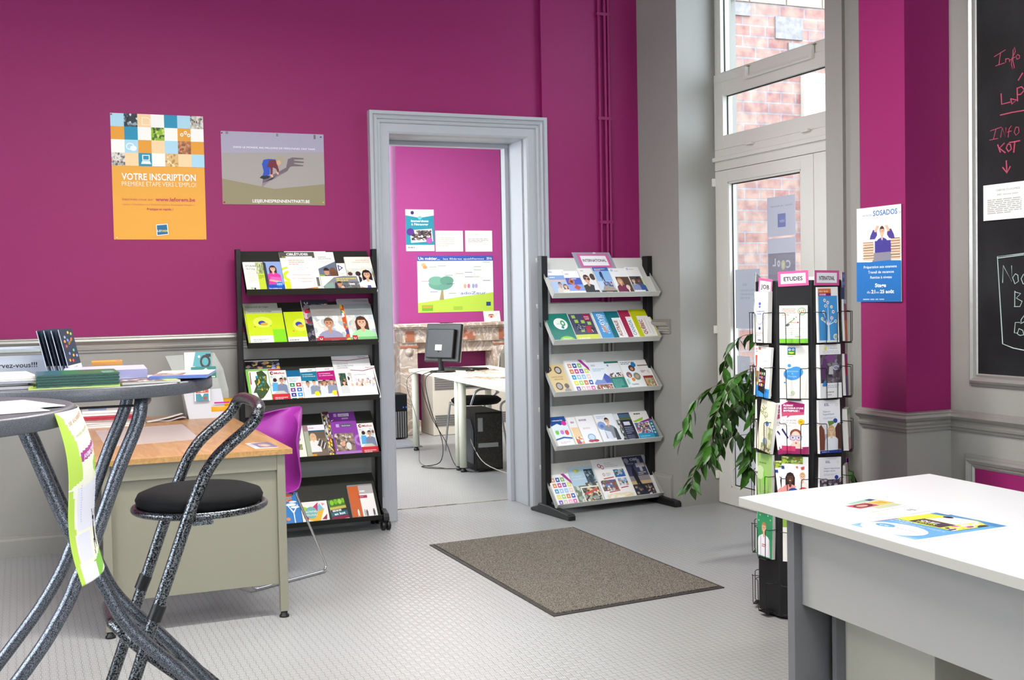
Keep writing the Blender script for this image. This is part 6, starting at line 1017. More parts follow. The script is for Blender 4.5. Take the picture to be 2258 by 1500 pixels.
pocket(6, 4, .112, .228, .024, 'thick white leaflet with a purple and grey workshop photo, second right pocket', 'f1f0ec', [('e', .30, .92, .07, .035, 'e8dc6a'), T(.42, .91, .035, 'L\'Atelier', '9ab4cc', w=.44, b=0), T(.16, .865, .020, 'une formation à la', '7a9aba', w=.72, b=0), T(.16, .835, .018, 'réalisation de décors', '7a9aba', w=.76, b=0), ('r', .04, .28, 1, .81, '5a4e58'), ('n', .04, .28, 1, .81, 8, 9, ['5a5058', '4a4248', '6a6068', '8a8490', '3a343c'], 3), ('e', .50, .74, .26, .065, '7c4a80'), ('p', [(.10, .34), (.08, .60), (.18, .74), (.34, .72), (.30, .56), (.26, .36)], '643c6c'), ('e', .76, .56, .15, .045, 'c8ccd8'), ('e', .76, .56, .11, .03, '8a8a9a'), ('p', [(.40, .44), (.44, .58), (.60, .60), (.62, .44)], 'c4bfc4'), ('p', [(.10, .24), (.20, .33), (.34, .26), (.30, .22), (.12, .22)], '3a86d0'), T(.34, .225, .024, 'arts du cirque', '6a8ab8', w=.54, b=0), T(.34, .19, .024, 'et de la rue', '6a8ab8', w=.44, b=0), ('l', .28, .10, .8, .12, 1, 'a8a8a8'), ('l', .28, .05, .7, .07, 1, 'b8b8b8')])
ES = lambda ttl, ttl2: [T(.28, .885, .045, 'ESL', '5a6a8a', w=.22, b=.02), ('e', .84, .90, .06, .030, 'ece2c4'), ('e', .84, .90, .03, .015, 'f4f4f6'), T(.20, .765, .032, ttl, '5a6f9e', w=.34 if len(ttl) < 9 else .74, b=0), T(.20, .715, .032, ttl2, '5a6f9e', w=.52, b=0), ('l', .2, .64, .8, .67, 2, 'c8ccd4')]
pocket(6, 3, .112, .228, .016, 'white leaflet Séjours linguistiques with a laughing blonde girl and blue foot, third right pocket', 'f4f4f6', ES('Séjours', 'linguistiques')+[('e', .76, .60, .10, .045, '24479c'), ('p', [(.40, .60), (.46, .50), (.70, .55), (.68, .60)], '6a8a4a'), ('r', 0, .06, 1, .36, 'c8bcc0'), ('p', [(0, .06), (0, .50), (.10, .54), (.24, .44), (.28, .06)], '7a4634'), ('p', [(.78, .06), (.74, .46), (.88, .56), (1, .52), (1, .06)], '5a3028')]+person(.56, .42, .075, 'ecc8ac', 'd8b070', 'eef0f4', 2.04, 'long')+[('r', 0, 0, 1, .055, '1f3f9a'), ('l', .1, .02, .6, .035, 1, 'a8b8e0')])
pocket(6, 2, .112, .216, .012, 'white leaflet Séjours linguistiques longue durée above a grey photo, fourth right pocket', 'f2f2f4', ES('Séjours linguistiques', 'longue durée')+[('e', .78, .60, .09, .04, '24479c'), ('n', 0, 0, 1, .56, 10, 12, ['5a5460', '4a4450', '7a7480', 'a8a0a8', '3a3440', 'c8c0c4'], 6)], rot=-2)
pocket(6, 1, .105, .210, .010, 'pale leaflet in the fifth right pocket, hidden behind the desk', 'dde4ea', [('r', 0, .8, 1, 1, '6a8ab0')])
# left-hand face
pocket(4, 5, .100, .215, .006, 'dark green leaflet peeping out at the back of the top left pocket', '1f3a3c', [('r', 0, .9, 1, 1, '8aa88a')], rot=5, out=.002, dx=-.018)
pocket(4, 5, .100, .222, .022, 'thick cream leaflets with a violet-blue oval, top left pocket of the stand', 'ece8de', [('e', .42, .62, .36, .26, 'c9cddc'), ('e', .40, .76, .08, .03, '4a5ab0'), ('e', .40, .70, .06, .02, '4a5ab0'), T(.18, .60, .032, 'La maison de la', '3a4494', w=.56, b=.01), T(.22, .55, .03, 'vue', '3a4494', w=.30, b=.01), ('l', .2, .46, .6, .50, 2, '8a90b8'), ('p', ell(.42, .62, .36, .27, 14, 200, 340), '6a70a8'), ('p', ell(.42, .63, .36, .27, 14, 200, 340), 'c9cddc'), ('e', .42, .28, .08, .03, '2c3490'), ('l', .2, .14, .7, .20, 2, 'b8b4ac'), ('l', .3, .04, .7, .06, 1, '4a4a50')], out=.010, dx=.004)
pocket(4, 4, .100, .224, .010, 'pale leaflet with two orange-red bars, back of the second left pocket', 'eae4da', [('r', .05, 0, .24, .82, 'd2502a'), ('r', .40, .2, .56, .82, 'd2502a'), ('l', .1, .88, .6, .95, 2, 'c87a6a')], rot=5, out=.002, dx=-.012)
pocket(4, 4, .100, .220, .012, 'white and blue leaflet with a smartphone full of coloured tiles, second left pocket', 'eceae4', [('l', .06, .92, .3, .97, 1, 'c8603c'), T(.30, .76, .045, 'open', 'a8bccc', w=.34, b=0), T(.48, .70, .045, 'ado', '5a9ac8', w=.28, b=0), ('r', 0, 0, 1, .18, '2f8ad0'), ('p', [(0, .30), (.0, .18), (1, .18), (1, .10)], '2f8ad0'), ('n', .0, .22, .18, .50, 2, 4, ['8a7a4a', '3a2c20', 'd8c860', 'b04a3a'], 3), ('p', [(.20, .12), (.22, .58), (.70, .54), (.68, .06)], '1c1c22')]+icons(['d83a4a', '5ab83a', 'c8e0d8', '5a3a9a', 'e8602c', '7a3ab0', 'e8e0d8', 'b03a2c', 'd84a3a', 'd83a9a', 'e8dc2a', '8a4ab0'], 3, 4, .24, .66, .20, .50, 'e8e8e8'), out=.014, rot=-4)
pocket(4, 3, .104, .222, .016, 'cream leaflet with hand-drawn olive lettering and small plants, third left pocket', 'e2dcc4', [T(.20, .70, .12, 'BAL', '7a8440', w=.42, an=60, b=.01), T(.44, .62, .12, 'AD', '7a8440', w=.3, an=60, b=.01), ('e', .56, .56, .12, .05, '4a70a8'), ('l', .3, .30, .8, .50, 6, 'c8c4ac'), ('e', .54, .20, .16, .08, '8a98ac'), ('n', .3, .0, 1, .16, 6, 4, ['8a9068', 'a8a880', '6a7048', 'c8c0a0', '7a6a58'], 6), ('n', .70, .1, 1, .5, 3, 7, ['a0a878', 'c8c4a0', '8a9460'], 3)], rot=-9, out=.010, dx=.006)
pocket(4, 2, .104, .222, .016, 'grass-green leaflet with a pale round shape and lime sprout, fourth left pocket', '93b868', [('l', .1, .80, .8, .83, 1, '6a8a44'), ('e', .18, .62, .28, .14, 'bcd09c'), ('p', [(.42, .40), (.40, .62), (.46, .70), (.50, .58), (.62, .56), (.56, .46), (.60, .36), (.48, .40)], '6ac828'), ('l', .4, .20, .9, .28, 3, '7aa050'), ('p', [(.1, .25), (.6, .06), (1, .10), (1, 0), (.2, .0)], 'b4cc94'), ('e', .36, .06, .10, .045, 'e8e8e0'), ('r', .32, .04, .40, .08, '2c3a7a')])
pocket(4, 1, .116, .205, .016, 'green leaflet with a tousle-haired child in a white shirt, fifth left pocket under the desk edge', '2f8a5c', [('e', x, y, .03, .015, c) for x, y, c in ((.2, .88, 'e8c86a'), (.4, .92, 'b03a3a'), (.7, .90, 'd8d0a0'), (.86, .82, 'e8c86a'), (.12, .76, 'd8d8c0'), (.8, .72, 'b84a3a'))]+person(.46, .62, .10, 'd8a888', 'a87a4c', 'e6e4ea', 1.8, 'short')+[('l', .36, .22, .62, .28, 2, 'c86a5a')], dx=-.004)
pocket(3, 1, .10, .20, .012, 'grey-white leaflets in the pocket at the far left of the stand, under the desk edge', 'c9c4bc', [('r', 0, 0, 1, .3, 'a8a098')])
for rw in (5, 4, 3, 2): pocket(3, rw, .10, .215, .014, {5: 'dark leaflets in the top pocket at the far left of the stand', 4: 'pale leaflets in the second pocket at the far left of the stand', 3: 'grey leaflets in the third pocket at the far left of the stand', 2: 'leaflets with a dusty pink edge in the fourth pocket at the far left of the stand'}[rw], {5: '24343a', 4: 'dcd8d0', 3: '9a9690', 2: 'c8a8a4'}[rw], [])
# right-hand edge
pocket(7, 5, .095, .180, .010, 'brown and orange leaflet in the top pocket at the right edge of the stand', '8a6a44', [('r', 0, 0, 1, .50, 'd89a2c'), ('r', 0, .9, 1, 1, 'd8d8d0')], rot=-3)
pocket(7, 4, .095, .180, .012, 'red and blue-green leaflet in the second pocket at the right edge of the stand', 'b02c40', [('r', 0, 0, 1, .48, '2a7a94'), ('r', .2, .86, .9, .95, '3a5ab0')], rot=-3)
pocket(7, 3, .100, .180, .022, 'pale pink and green leaflets in the third pocket at the right edge of the stand', 'e0d8d4', [('r', 0, .84, 1, 1, '8aba8a'), ('r', 0, 0, 1, .3, 'c88a9a')])
pocket(7, 2, .095, .170, .012, 'beige leaflet in the fourth pocket at the right edge of the stand', 'b8b09a', [('r', 0, 0, 1, .5, 'a8a08c')])
# category cards round the top of the stand
def card(k, label, txt, w, h, zc, tilt=0, dx=0, base='cf5a92', tc='26242a', out=.003, inner='ebe8ec'):
    m = Matrix.Translation(SP) @ face_frame(k, zc) @ Matrix.Translation((dx, 0, out)) @ Matrix.Rotation(R(tilt), 4, 'Z') @ Matrix.Translation((-w/2, 0, 0))
    return page('category_sign', label, 'sign', 'category signs around the top of the brochure stand', m, w, h, .0012, base, [('r', .09, .17, .91, .84, inner)]+([T(.5, .36, .26, txt, tc, w=.62, al='c', b=.03)] if txt else []), M_print)
card(5, 'pink-bordered card reading ETUDES on the front of the brochure stand', 'ETUDES', .128, .064, 1.440, 2)
card(6, 'pink-bordered card reading INTERNATIONAL, beside the ETUDES card', 'INTERNATIONAL', .128, .064, 1.440, -1, dx=.0)
card(4, 'small pink-bordered card turned away on the left side of the brochure stand', 'JOB', .10, .070, 1.405, -6)
card(7, 'purple card at the right edge of the brochure stand top', 'SANTE', .12, .066, 1.430, 0, base='8a4aa0', inner='8a90c8')
card(3, 'pink card standing up at the far left of the brochure stand top', '', .11, .07, 1.425, 10)
card(1, 'pink card on the back of the brochure stand, only its top edge showing', '', .13, .07, 1.412, 0)
# ================================================================ on the white desk
GC = 'leaflets on the white desk'
def flat(name, label, cat, group, O, ang, w, h, t, base, art, tilt=0, mt=None, side=None):
    m = Matrix.Translation(O) @ Matrix.Rotation(R(ang), 4, 'Z') @ Matrix.Rotation(R(tilt), 4, 'X')
    return page(name, label, cat, group, m, w, h, t, base, art, mt, side)
zd = .7504
flat('magazine', 'sky-blue brochure with a white oval and a yellow patch, nearest the desk edge', 'magazine', GC, (2.143, 2.672, zd), -86, .245, .345, .006, '6aaedd',
     [('r', 0, .90, 1, 1, '4a92c8'), ('r', .80, 0, .84, .06, 'e0606c'), ('r', 0, 0, 1, .05, '8cc4e8'), ('r', .02, .12, .035, .5, 'd0606c'), ('e', .44, .17, .44, .20, 'f3f3f6'), ('e', .24, .22, .13, .06, '5aa8d4'), T(.17, .19, .04, 'C6', 'f3f3f6', w=.14), T(.36, .20, .035, 'Discover', 'b8a4a8', w=.40, b=0, sh=.3), T(.06, .44, .04, 'INVEST...', 'e8f2fa', w=.40), T(.06, .39, .028, 'le magazine des métiers', 'e8f2fa', w=.82), ('p', [(.0, .50), (.02, .88), (.62, .96), (.88, .88), (.88, .50), (.5, .47)], 'e6ec50'), ('p', [(.20, .50), (.20, .68), (.68, .68), (.68, .50)], '4a4450'), ('p', [(.22, .69), (.30, .92), (.70, .94), (.66, .69)], 'ececf2'), ('e', .30, .88, .07, .035, '2c2438'), ('n', .68, .48, .90, .88, 4, 6, ['e6ec50', 'e8e4ec', '3a3040', 'd84aa0', '4a3a48', 'f0e8f0'], 5), T(.26, .58, .05, 'QUIZ', 'f3f3f6', w=.26, b=.03), T(.26, .52, .045, 'TESTS', 'e6ec50', w=.3, b=.02), ('r', 0, .955, .2, 1, 'ececf2')])
flat('leaflet', 'white leaflet with pale blue print under the small cards on the white desk', 'leaflet', GC, (2.254, 2.868, zd+.0), -80, .158, .222, .006, 'f1f1f5', [('l', .1, .45, .9, .90, 6, 'd8dcec'), ('r', .30, .30, .86, .46, 'dfe4f4'), ('r', .4, .2, .9, .28, 'd2ecc8'), ('r', .1, .84, .5, .92, '8aa0d8'), ('l', .8, .7, .95, .8, 2, '8a8a98')])
flat('leaflet', 'small leaflet with a red photo and a yellow block on top of the pile', 'leaflet', GC, (2.284, 2.889, zd+.0066), -78, .105, .180, .004, 'ededf0', [('r', .06, .06, .60, .58, 'c8505a'), ('e', .34, .32, .20, .22, '5a3028'), ('e', .34, .30, .12, .13, 'd8a488'), ('r', .06, .60, .60, .97, 'e2c458'), ('l', .2, .7, .5, .86, 2, 'b8963a'), ('r', .64, .3, .95, .9, 'c8d4a8')])
flat('leaflet', 'mint-green leaflet sticking out at the back of the pile on the white desk', 'leaflet', GC, (2.352, 2.945, zd), -70, .07, .125, .004, '9accb4', [('r', .1, .7, .4, .95, '3a3a70')])
# ================================================================ on the bar table nearest the wall
zt = 1.2106; GT = 'leaflets on the bar table'
t = thing('sign_holder', 'clear acrylic sign holder reading Servez-vous on the bar table', 'sign holder', (-.04, 3.70, zt))
b = B().box((-.20, 3.694, zt), (.066, 3.6965, zt+.088), M_acryl).box((-.20, 3.704, zt), (.066, 3.7065, zt+.088), M_acryl); part(b, 'acrylic_sleeve', t)
b = B().box((.060, 3.690, zt), (.066, 3.710, zt+.090), mat('frosted_acrylic_edge', 'c8d0dc', .3)).box((-.20, 3.693, zt+.084), (.066, 3.708, zt+.090), mat('frosted_acrylic_edge', 'c8d0dc')); part(b, 'acrylic_rim', t)
b = B().box((-.21, 3.66, zt), (.07, 3.74, zt+.003), M_acryl); part(b, 'acrylic_foot', t)
b = B(); sheet(b, .24, .060, .0006, 'dfe0ea', [T(.92, .42, .24, 'Servez-vous!!!', '34303a', w=.52, al='r', b=.02)], M_print); part(b, 'paper_insert', t, local=True, mw=frame_mw((-.18-(-.04), 3.7035-3.70, .004), (1, 0, 0), (0, 0, 1)))
for i in range(7):
    U = Vector((.36, .93, .03)).normalized(); V = Vector((-.24, 0, 1)).normalized()
    bl = [('e', x, y, .07, .035, c) for x, y, c in ((.62, .90, 'd8b04a'), (.82, .86, '9ab84a'), (.30, .80, '8aa8c0'), (.76, .74, 'd0404a'), (.46, .72, '7a8ad0'), (.22, .70, 'd8903a'), (.26, .58, 'c84a50'), (.70, .46, '5ab8a0'), (.34, .40, '6a8ad8'), (.60, .34, 'e0a83a'), (.84, .32, '8aa0e0'), (.24, .24, 'd8903a'), (.46, .22, 'd0504a'))]
    page('booklet', ['rearmost thin navy booklet of the standing row on the bar table', 'second thin navy booklet from the back of the standing row', 'third thin navy booklet from the back of the standing row', 'middle navy booklet of the standing row on the bar table', 'third navy booklet from the front of the standing row', 'second navy booklet from the front of the standing row', 'front navy booklet of the standing row, its cover dotted with coloured balloons'][i], 'booklet', GT+', standing navy booklets', frame_mw((.064+i*.0095, 3.56-i*.004, zt+.022), U, V), .105, .118 if i < 6 else .120, .0022, '1d2b3e', bl+[('r', 0, 0, 1, .12, 'ecebf0'), ('l', .4, .05, .8, .08, 1, 'a8a8b0'), T(.44, .60, .06, 'QUIZ', 'd8a83a', w=.36, an=20)], side='22303f' if i % 2 else 'b8c0cc')
for i, (x, y, a, w_, h_, z_, c, lb) in enumerate(((-.20, 3.17, 4, .225, .30, 0, 'ddd9dc', 'white papers lying lowest at the left of the bar table'), (-.215, 3.20, 8, .23, .30, .007, 'e9e5de', 'second layer of white papers at the left of the bar table'), (-.19, 3.19, 1, .225, .29, .014, 'd6d6de', 'third layer of bluish white papers on the bar table'), (-.20, 3.22, 6, .24, .28, .021, 'ece6da', 'topmost cream papers of the pile at the left of the bar table'))):
    flat('paper_stack', lb, 'papers', GT+', white papers', (x, y, zt+z_), a, w_, h_, .0062, c, [('l', .1, .3, .9, .9, 9, 'cfccc8')], side=['c8c4cc', 'e8e4dc', 'a8a8b4', 'e4dcd0'][i])
flat('magazine', 'lime and black magazine under the dark green booklets', 'magazine', GT, (.012, 3.118, zt), -2, .215, .30, .0042, 'c4dc2a', [('n', .05, .0, .7, .06, 10, 2, ['2c2c30', 'e8e4d8', '8a7a3a', 'd8dc4a'], 3), ('r', .7, 0, 1, .06, 'c0dc1c')], side='cfe08a')
for i in range(9):
    flat('booklet', ['lowest dark green booklet of the pile on the bar table', 'second dark green booklet from the bottom of the pile', 'third dark green booklet from the bottom of the pile', 'fourth dark green booklet from the bottom of the pile', 'fifth dark green booklet, middle of the pile', 'fourth dark green booklet from the top of the pile', 'third dark green booklet from the top of the pile', 'second dark green booklet from the top of the pile', 'topmost dark green booklet of the pile on the bar table'][i], 'booklet', GT+', dark green booklets', (.030+(i % 3)*.0015, 3.130+(i % 2)*.002, zt+.0046+i*.0034), -1+i*.15, .195, .20, .0030, '1f6a3c', [('r', 0, 0, .3, 1, '1c5a66'), ('l', .8, .1, .95, .5, 5, '8ac8c0')], side='12463c' if i % 2 else '1b5e4a')
flat('magazine', 'pale violet booklet lying behind the dark green booklets', 'magazine', GT, (.10, 3.345, zt), -3, .215, .24, .030, 'b9bbe4', [('l', .1, .1, .8, .16, 1, 'd0d0f0')], side='a8a8d4')
flat('magazine', 'brown and yellow magazine beside the dark green booklets', 'magazine', GT, (.236, 3.165, zt), 9, .150, .26, .006, '5a4640', [('r', .75, 0, 1, .3, 'd8dc3a'), ('n', .05, .02, .7, .5, 8, 8, ['6a5048', '8a7468', 'e8e0d8', '4a3a34', 'c8a89a'], 4), ('r', .2, .6, 1, 1, 'f0eee8')], side='dcdcd0')
flat('magazine', 'white magazine with a sepia photo and blue lower strip, at the right rim of the bar table', 'magazine', GT, (.310, 3.250, zt+.0064), -14, .150, .26, .007, 'ecebe8', [('r', 0, 0, 1, .16, '5a78c8'), ('r', .0, .18, .55, .55, '8a7068'), ('n', .02, .2, .52, .5, 7, 6, ['a89488', '6a5850', 'e0d4c8', 'c8b4a8'], 5), T(.66, .60, .10, 'i T', 'b0b0b4', w=.2, b=0)], side='6a88d0')
flat('booklet', 'orange booklet at the back of the bar table', 'booklet', GT, (.185, 3.60, zt+.0308), -4, .085, .10, .010, 'e8a030', [('r', .8, .4, .95, .7, 'c8504a')], side='d8902a')
# ================================================================ on the bar table at the left edge
G2 = 'white forms on the left bar table'
flat('leaflet', 'white form lying lower on the left bar table', 'leaflet', G2, (-.25, 2.405, zt), 16, .31, .22, .0012, 'eceaee', [('l', .1, .2, .9, .9, 10, 'c4c4cc')], mt=M_print)
flat('leaflet', 'white form with a drawn border lying on top on the left bar table', 'leaflet', G2, (-.21, 2.46, zt+.0018), 21, .31, .22, .0012, 'e6e6ee', [('r', .04, .05, .96, .95, 'a8a8b4'), ('r', .045, .06, .955, .94, 'e6e6ee'), ('l', .1, .15, .7, .85, 10, 'b8b8c2')], mt=M_print)
# flyer hanging from the rim, curling with it
def flyer():
    nx, ny = 22, 54; cx, cy, rr = -.28, 2.65, .3855
    def W3(u, v):   # u 0..1 near to far, v 0..1 bottom to top
        a = R(-30+u*36); d = 1-v; k = .012*math.sin(d*math.pi*2.0)+.020*math.sin(u*math.pi)*d*(1-d)*2
        r_ = rr+.0015+k*.9+.012*d; x = cx+r_*math.cos(a)+.030*d; y = cy+r_*math.sin(a); z = 1.208-.345*d-.004*u
        if v > .985: pass
        return (x, y, z)
    lime = 'bfe05c'; cream = 'f4f4e2'; sil = '23262c'
    A = [('r', 0, 0, 1, 1, cream), ('p', [(.45, .60), (1, .62), (1, 1), (.7, .9)], 'f3efbe'), ('p', [(0, .55), (0, 1), (.10, .96), (.20, .80), (.22, .60), (.12, .58)], lime), ('p', [(0, 0), (0, .55), (.07, .55), (.10, .3), (.06, 0)], lime), ('p', [(.22, .70), (.22, .755), (1, .845), (1, .79)], 'b04a98'), ('e', .60, .66, .12, .05, 'a4d44c'), ('p', [(.12, .30), (.14, .55), (.80, .60), (.62, .30)], 'eaeaf6'), ('p', [(.10, .12), (.12, .28), (.36, .28), (.36, .12)], 'e6e6f4'), ('p', [(.10, .0), (.12, .07), (.40, .10), (1, .20), (1, .06), (.45, .0)], '8ccc50'), ('p', [(.06, .0), (.10, .09), (.38, .09), (.40, .0)], 'f2f2f6')]
    for x, y, s_ in ((.50, .16, 1.0), (.66, .20, 1.1), (.84, .19, 1.0)):
        A += [('p', [(x-.03*s_, y+.16), (x+.03*s_, y+.16), (x+.035*s_, y+.08), (x+.08, y-.01), (x+.04, y), (x, y+.05), (x-.05, y-.04), (x-.06, y-.02), (x-.03*s_, y+.07)], sil), ('e', x, y+.185, .035, .014, sil), ('p', [(x-.02, y+.16), (x-.06, y+.235), (x-.045, y+.24), (x, y+.16)], sil), ('p', [(x+.01, y+.16), (x+.06, y+.235), (x+.075, y+.23), (x+.03, y+.15)], sil)]
    def inside(P, x, y):
        c = False
        for i in range(len(P)):
            (x1, y1), (x2, y2) = P[i-1], P[i]
            if (y1 > y) != (y2 > y) and x < (x2-x1)*(y-y1)/(y2-y1)+x1: c = not c
        return c
    def colour(x, y):
        c = cream
        for it in A:
            if it[0] == 'r': h_ = it[1] <= x <= it[3] and it[2] <= y <= it[4]; k = it[5]
            elif it[0] == 'e': h_ = ((x-it[1])/it[3])**2+((y-it[2])/it[4])**2 <= 1; k = it[5]
            else: h_ = inside(it[1], x, y); k = it[2]
            if h_: c = k
        return c
    b = B(); nx, ny = 46, 110
    vs = [W3(i/nx, j/ny) for j in range(ny+1) for i in range(nx+1)]; o = len(b.v)
    for j in range(ny):
        for i in range(nx):
            a = j*(nx+1)+i
            if i == 0 and j == 0: b.add(vs, [(a, a+1, a+nx+2, a+nx+1)], M_print, colour(.01, .01), True)
            else: b.f.append([a, a+1, a+nx+2, a+nx+1]); b.m.append(0); b.c.append(hx(colour((i+.5)/nx, (j+.5)/ny))); b.sm.append(True)
    def tx(s_, u, v, hh, wd, c, du=1, dv=.115):
        vv, ff, tw = textmesh(s_, .01); q = []
        for x, y in vv:
            uu = u+x/tw*wd*du; v_ = v+x/tw*wd*dv+y*hh/.7; p = Vector(W3(min(1, uu), min(1, v_))); n = Vector((p.x-cx, p.y-cy, 0)).normalized(); q.append(p+n*.0012)
        b.add(q, ff, M_print, c)
    tx('SE FORMER', .16, .915, .022, .42, 'd8b8a8'); tx('POUR DEVENIR', .22, .845, .014, .34, 'c8cca8'); tx('ANIMATEUR/ANIMATRICE', .26, .715, .026, .72, 'f4e4f0')
    r_ = random.Random(3)
    for k in range(16):
        v = .56-k*.014; u0 = .18; 
        p = [W3(u0, v), W3(u0+.42+r_.uniform(-.1, .05), v+.045), W3(u0+.42, v+.049), W3(u0, v+.004)]; q = []
        for P in p: P = Vector(P); n = Vector((P.x-cx, P.y-cy, 0)).normalized(); q.append(P+n*.001)
        b.add(q, [(0, 1, 2, 3)], M_print, 'b8bcd0')
    o = top(b, 'flyer', 'long lime and white flyer hanging and curling from the rim of the left bar table', 'flyer')
    m = o.modifiers.new('thickness', 'SOLIDIFY'); m.thickness = .0003; m.offset = -1
flyer()
# ================================================================ on the wooden desk
zw_ = .7602; GD = 'papers stacked on the wooden desk'
m_pad = mat('translucent_desk_pad', 'ece4e4', .35, build=lambda m, nt, b: setattr(b.inputs['Alpha'], 'default_value', .42))
b = B().prism([(.345, 5.70, zw_), (.78, 5.78, zw_), (.79, 6.53, zw_), (.34, 6.46, zw_)], (0, 0, .0012), m_pad); top(b, 'desk_pad', 'translucent milky desk pad on the wooden desk', 'desk pad')
lay = [(.272, 6.60, 1, .33, .24, .010, 'e6e2e2', 'lowest white magazine of the stack on the wooden desk'), (.268, 6.61, -2, .335, .24, .009, 'dcd4d6', 'second white magazine from the bottom of the desk stack'), (.275, 6.60, 2, .33, .24, .009, 'e8e4e6', 'third white magazine from the bottom of the desk stack'), (.27, 6.60, 0, .335, .24, .010, 'd8ccd0', 'fourth pale magazine in the desk stack, under the red folder'), (.266, 6.59, -1, .345, .25, .010, 'a82838', 'lower red folder in the desk stack'), (.268, 6.595, 1, .342, .25, .009, 'b83444', 'upper red folder in the desk stack'), (.28, 6.60, 2, .32, .235, .012, 'c4ccdc', 'blue and white magazine on the red folders of the desk stack'), (.285, 6.61, -3, .31, .22, .014, 'ddd9d4', 'topmost pale magazine of the desk stack')]
z_ = zw_
for x, y, a, w_, h_, t_, c, lb in lay:
    flat('magazine', lb, 'magazine', GD, (x, y, z_), a, w_, h_, t_, c, [('r', .1, .1, .4, .9, '6a8ac8')] if 'blue' in lb or 'topmost' in lb else [('l', .1, .3, .9, .8, 5, 'c0b8b8')], side=c if c[0] in 'ab' else 'e0dcda'); z_ += t_+.0012
# open booklet with curling pages
vs = []; fs = []; n = 16
for j in range(2):
    for i in range(n+1): u = i/n; vs.append((.625+u*.20, 6.74+j*.13+u*.03, zw_+.003+.034*u**1.5*(1-.15*j)))
for i in range(n): fs.append((i, i+1, n+2+i, n+1+i))
b = B().add(vs, fs, M_print, 'd9d4ca', True)
vs = []; fs = []
for j in range(2):
    for i in range(n+1): u = i/n; vs.append((.625+u*.215, 6.73+j*.13+u*.03, zw_+.002+.016*(math.sin(u*9)*.5+.5)*u))
for i in range(n): fs.append((i, i+1, n+2+i, n+1+i))
b.add(vs, fs, M_print, 'cfc4c8', True); o = top(b, 'booklet', 'curling open booklet lying between the desk stack and the leaflet holder', 'booklet'); m = o.modifiers.new('thickness', 'SOLIDIFY'); m.thickness = .0012
# leaflet holder
HX, HY = .862, 6.80
t = thing('leaflet_holder', 'pale grey tiered cardboard leaflet holder on the wooden desk', 'leaflet holder', (HX, HY, zw_))
M_hold = mat('pale_grey_board', 'a9aca8', .6); M_hold2 = mat('white_board', 'c9cbd2', .55)
prof_ = [(-.11, 0), (-.10, .36)]
b = B().prism([(HX-.105, HY+.155, zw_+.355), (HX+.17, HY+.155, zw_+.365), (HX+.215, HY+.13, zw_+.27), (HX+.235, HY+.09, zw_+.15), (HX+.24, HY+.08, zw_+.0), (HX-.01, HY+.08, zw_+.0), (HX-.03, HY+.10, zw_+.16)][::-1], (0, .004, 0), M_hold); part(b, 'back_board', t)
b = B().prism([(HX, HY, zw_), (HX+.21, HY, zw_), (HX+.18, HY+.012, zw_+.165), (HX-.028, HY+.012, zw_+.160)], (0, .004, 0), M_hold2); part(b, 'front_board', t)
b = B().prism([(HX+.012, HY+.045, zw_+.06), (HX+.20, HY+.045, zw_+.06), (HX+.17, HY+.052, zw_+.225), (HX+.01, HY+.052, zw_+.225)], (0, .003, 0), M_hold); part(b, 'middle_tier', t)
b = B().prism([(HX, HY, zw_), (HX, HY+.08, zw_), (HX-.03, HY+.10, zw_+.16), (HX-.028, HY+.012, zw_+.160)], (-.003, 0, 0), M_hold); part(b, 'side_board', t)
GH = 'leaflets in the grey holder'
page('leaflet', 'teal leaflets with a looping black road, top tier of the grey holder', 'leaflet', GH, frame_mw((HX-.002, HY+.135, zw_+.222), (1, .02, 0), (0, .10, 1)), .150, .150, .012, '5aa6ac', [('p', [(0, 0), (0, 1), (.42, 1), (.20, .0)], 'dfe4e0'), ('e', .78, .62, .20, .26, '33302e'), ('e', .78, .62, .125, .16, '5aa6ac'), ('r', .80, .80, 1, .92, '33302e'), ('e', .34, .34, .09, .12, 'd8dcd8'), ('e', .34, .34, .06, .08, 'b03a3c'), ('e', .34, .34, .03, .04, 'd8dcd8'), ('e', .55, .82, .04, .05, 'e8ecec'), ('r', .1, 0, 1, .08, '2c7c7c')])
page('leaflet', 'green and teal leaflet with a white triangle, middle tier of the grey holder', 'leaflet', GH, frame_mw((HX+.025, HY+.062, zw_+.135), (1, .02, 0), (0, .10, 1)), .140, .155, .010, '2f8078', [('r', 0, .5, 1, .8, '1f7a58'), ('p', [(.15, .72), (.9, .72), (.6, .95)], 'cfe0d4'), ('e', .85, .78, .10, .08, '5a3a4a'), ('l', .5, .50, .95, .64, 2, 'd8ece0')])
page('leaflet', 'small leaflet with a red banner and teal map picture, lowest tier of the grey holder', 'leaflet', GH, frame_mw((HX+.030, HY-.010, zw_+.100), (1, .02, 0), (0, .10, 1)), .085, .075, .004, 'eceae8', [('r', .08, .60, .92, .90, 'c04838'), T(.5, .68, .14, 'MET', 'f0e4e0', w=.5, al='c'), ('r', .08, 0, .92, .56, '3a8494'), ('p', [(.38, .56), (.62, .56), (.5, .30)], 'eceae8'), ('e', .7, .2, .12, .12, 'a04030')])
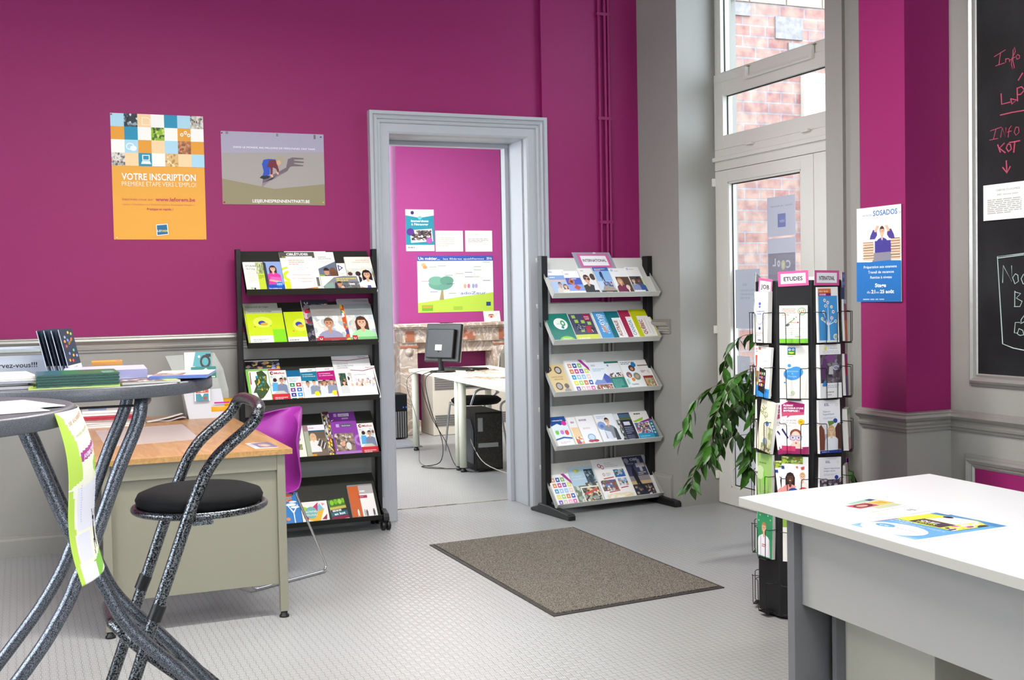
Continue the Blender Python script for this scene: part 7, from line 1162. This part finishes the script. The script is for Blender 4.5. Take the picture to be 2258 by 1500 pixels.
# orange cards bending over
vs = []; fs = []; n = 12
for j in range(2):
    for i in range(n+1): u = i/n; a = u*1.9; vs.append((.985+j*.125+.0*u, 6.86-.065*math.sin(a)*.9, zw_+.045+.058*math.cos(a)+.0))
for i in range(n): fs.append((i, i+1, n+2+i, n+1+i))
b = B().add(vs, fs, M_print, 'e3a21c', True)
b.add([(1.00, 6.788, zw_+.082), (1.085, 6.788, zw_+.082), (1.085, 6.787, zw_+.09), (1.00, 6.787, zw_+.09)], [(0, 1, 2, 3)], M_print, 'c0309a')
o = top(b, 'card', 'orange card bent over in front, at the back right of the wooden desk', 'card', 'bent orange cards on the wooden desk'); m = o.modifiers.new('thickness', 'SOLIDIFY'); m.thickness = .002
vs = [(x+.018, y+.03, z-.0) for x, y, z in vs]
b = B().add(vs, fs, M_print, 'd8951a', True); o = top(b, 'card', 'second bent orange card just behind the front one', 'card', 'bent orange cards on the wooden desk'); m = o.modifiers.new('thickness', 'SOLIDIFY'); m.thickness = .002
flat('card', 'small photo card with a violet picture at the front corner of the wooden desk', 'card', None, (.948, 5.262, zw_), 2, .105, .215, .0012, 'dcd8dc', [('p', [(.25, .1), (.2, .9), (1, 1), (1, .0)], '7a6a9a'), ('e', .6, .45, .25, .3, 'b89a9a'), ('e', .6, .4, .14, .16, 'd8b8a8'), ('l', .05, .3, .2, .8, 4, 'b0acb8')])
# papers on the back room tables
for i, (x, y, a, w_, h_, c, lb) in enumerate(((3.50, 9.42, -20, .22, .30, 'b9cfc0', 'pale green sheets on the back room table left of the comics'), (3.62, 9.30, 15, .21, .30, 'a8c4b4', 'second pale green sheet on the back room table'), (3.70, 9.62, -8, .20, .26, 'c87a6a', 'red and green comic lying further back on the white table'), (3.40, 8.62, 30, .22, .30, 'c4a08c', 'colourful magazine on the near white table'), (3.52, 8.48, 12, .22, .30, 'b0b49c', 'second colourful magazine on the near white table'), (3.66, 8.80, -30, .21, .30, 'd0b0a8', 'third colourful magazine on the near white table, turned sideways'))):
    flat('magazine', lb, 'magazine', 'papers on the back room tables', (x, y, .7605+i*.0), a, w_, h_, .003+.0012*i, c, [('n', .05, .05, .95, .95, 7, 9, [c, 'c05048', '6a9a6a', 'e8e0d0', '3a3a3a', 'b8a890'], i)])
# lamp fittings (above the frame) that carry the ceiling light
for x, y, lb in ((1.3, 4.3, 'long white ceiling lamp hanging nearest the back wall'), (1.3, 1.0, 'long white ceiling lamp hanging behind the camera'), (-1.6, 3.4, 'long white ceiling lamp hanging on the left')):
    t = thing('ceiling_lamp', lb, 'lamp', (x, y, 3.19), group='ceiling lamps')
    b = B().box((x-.80, y-.17, 3.195), (x+.80, y+.17, 3.25), M_pvc); part(b, 'housing', t)
    b = B().tube([(x-.5, y, 3.25), (x-.5, y, 4.2)], .006, M_pvc, 8); part(b, 'suspension_rod', t)
    b = B().tube([(x+.5, y, 3.25), (x+.5, y, 4.2)], .006, M_pvc, 8); part(b, 'suspension_rod', t)
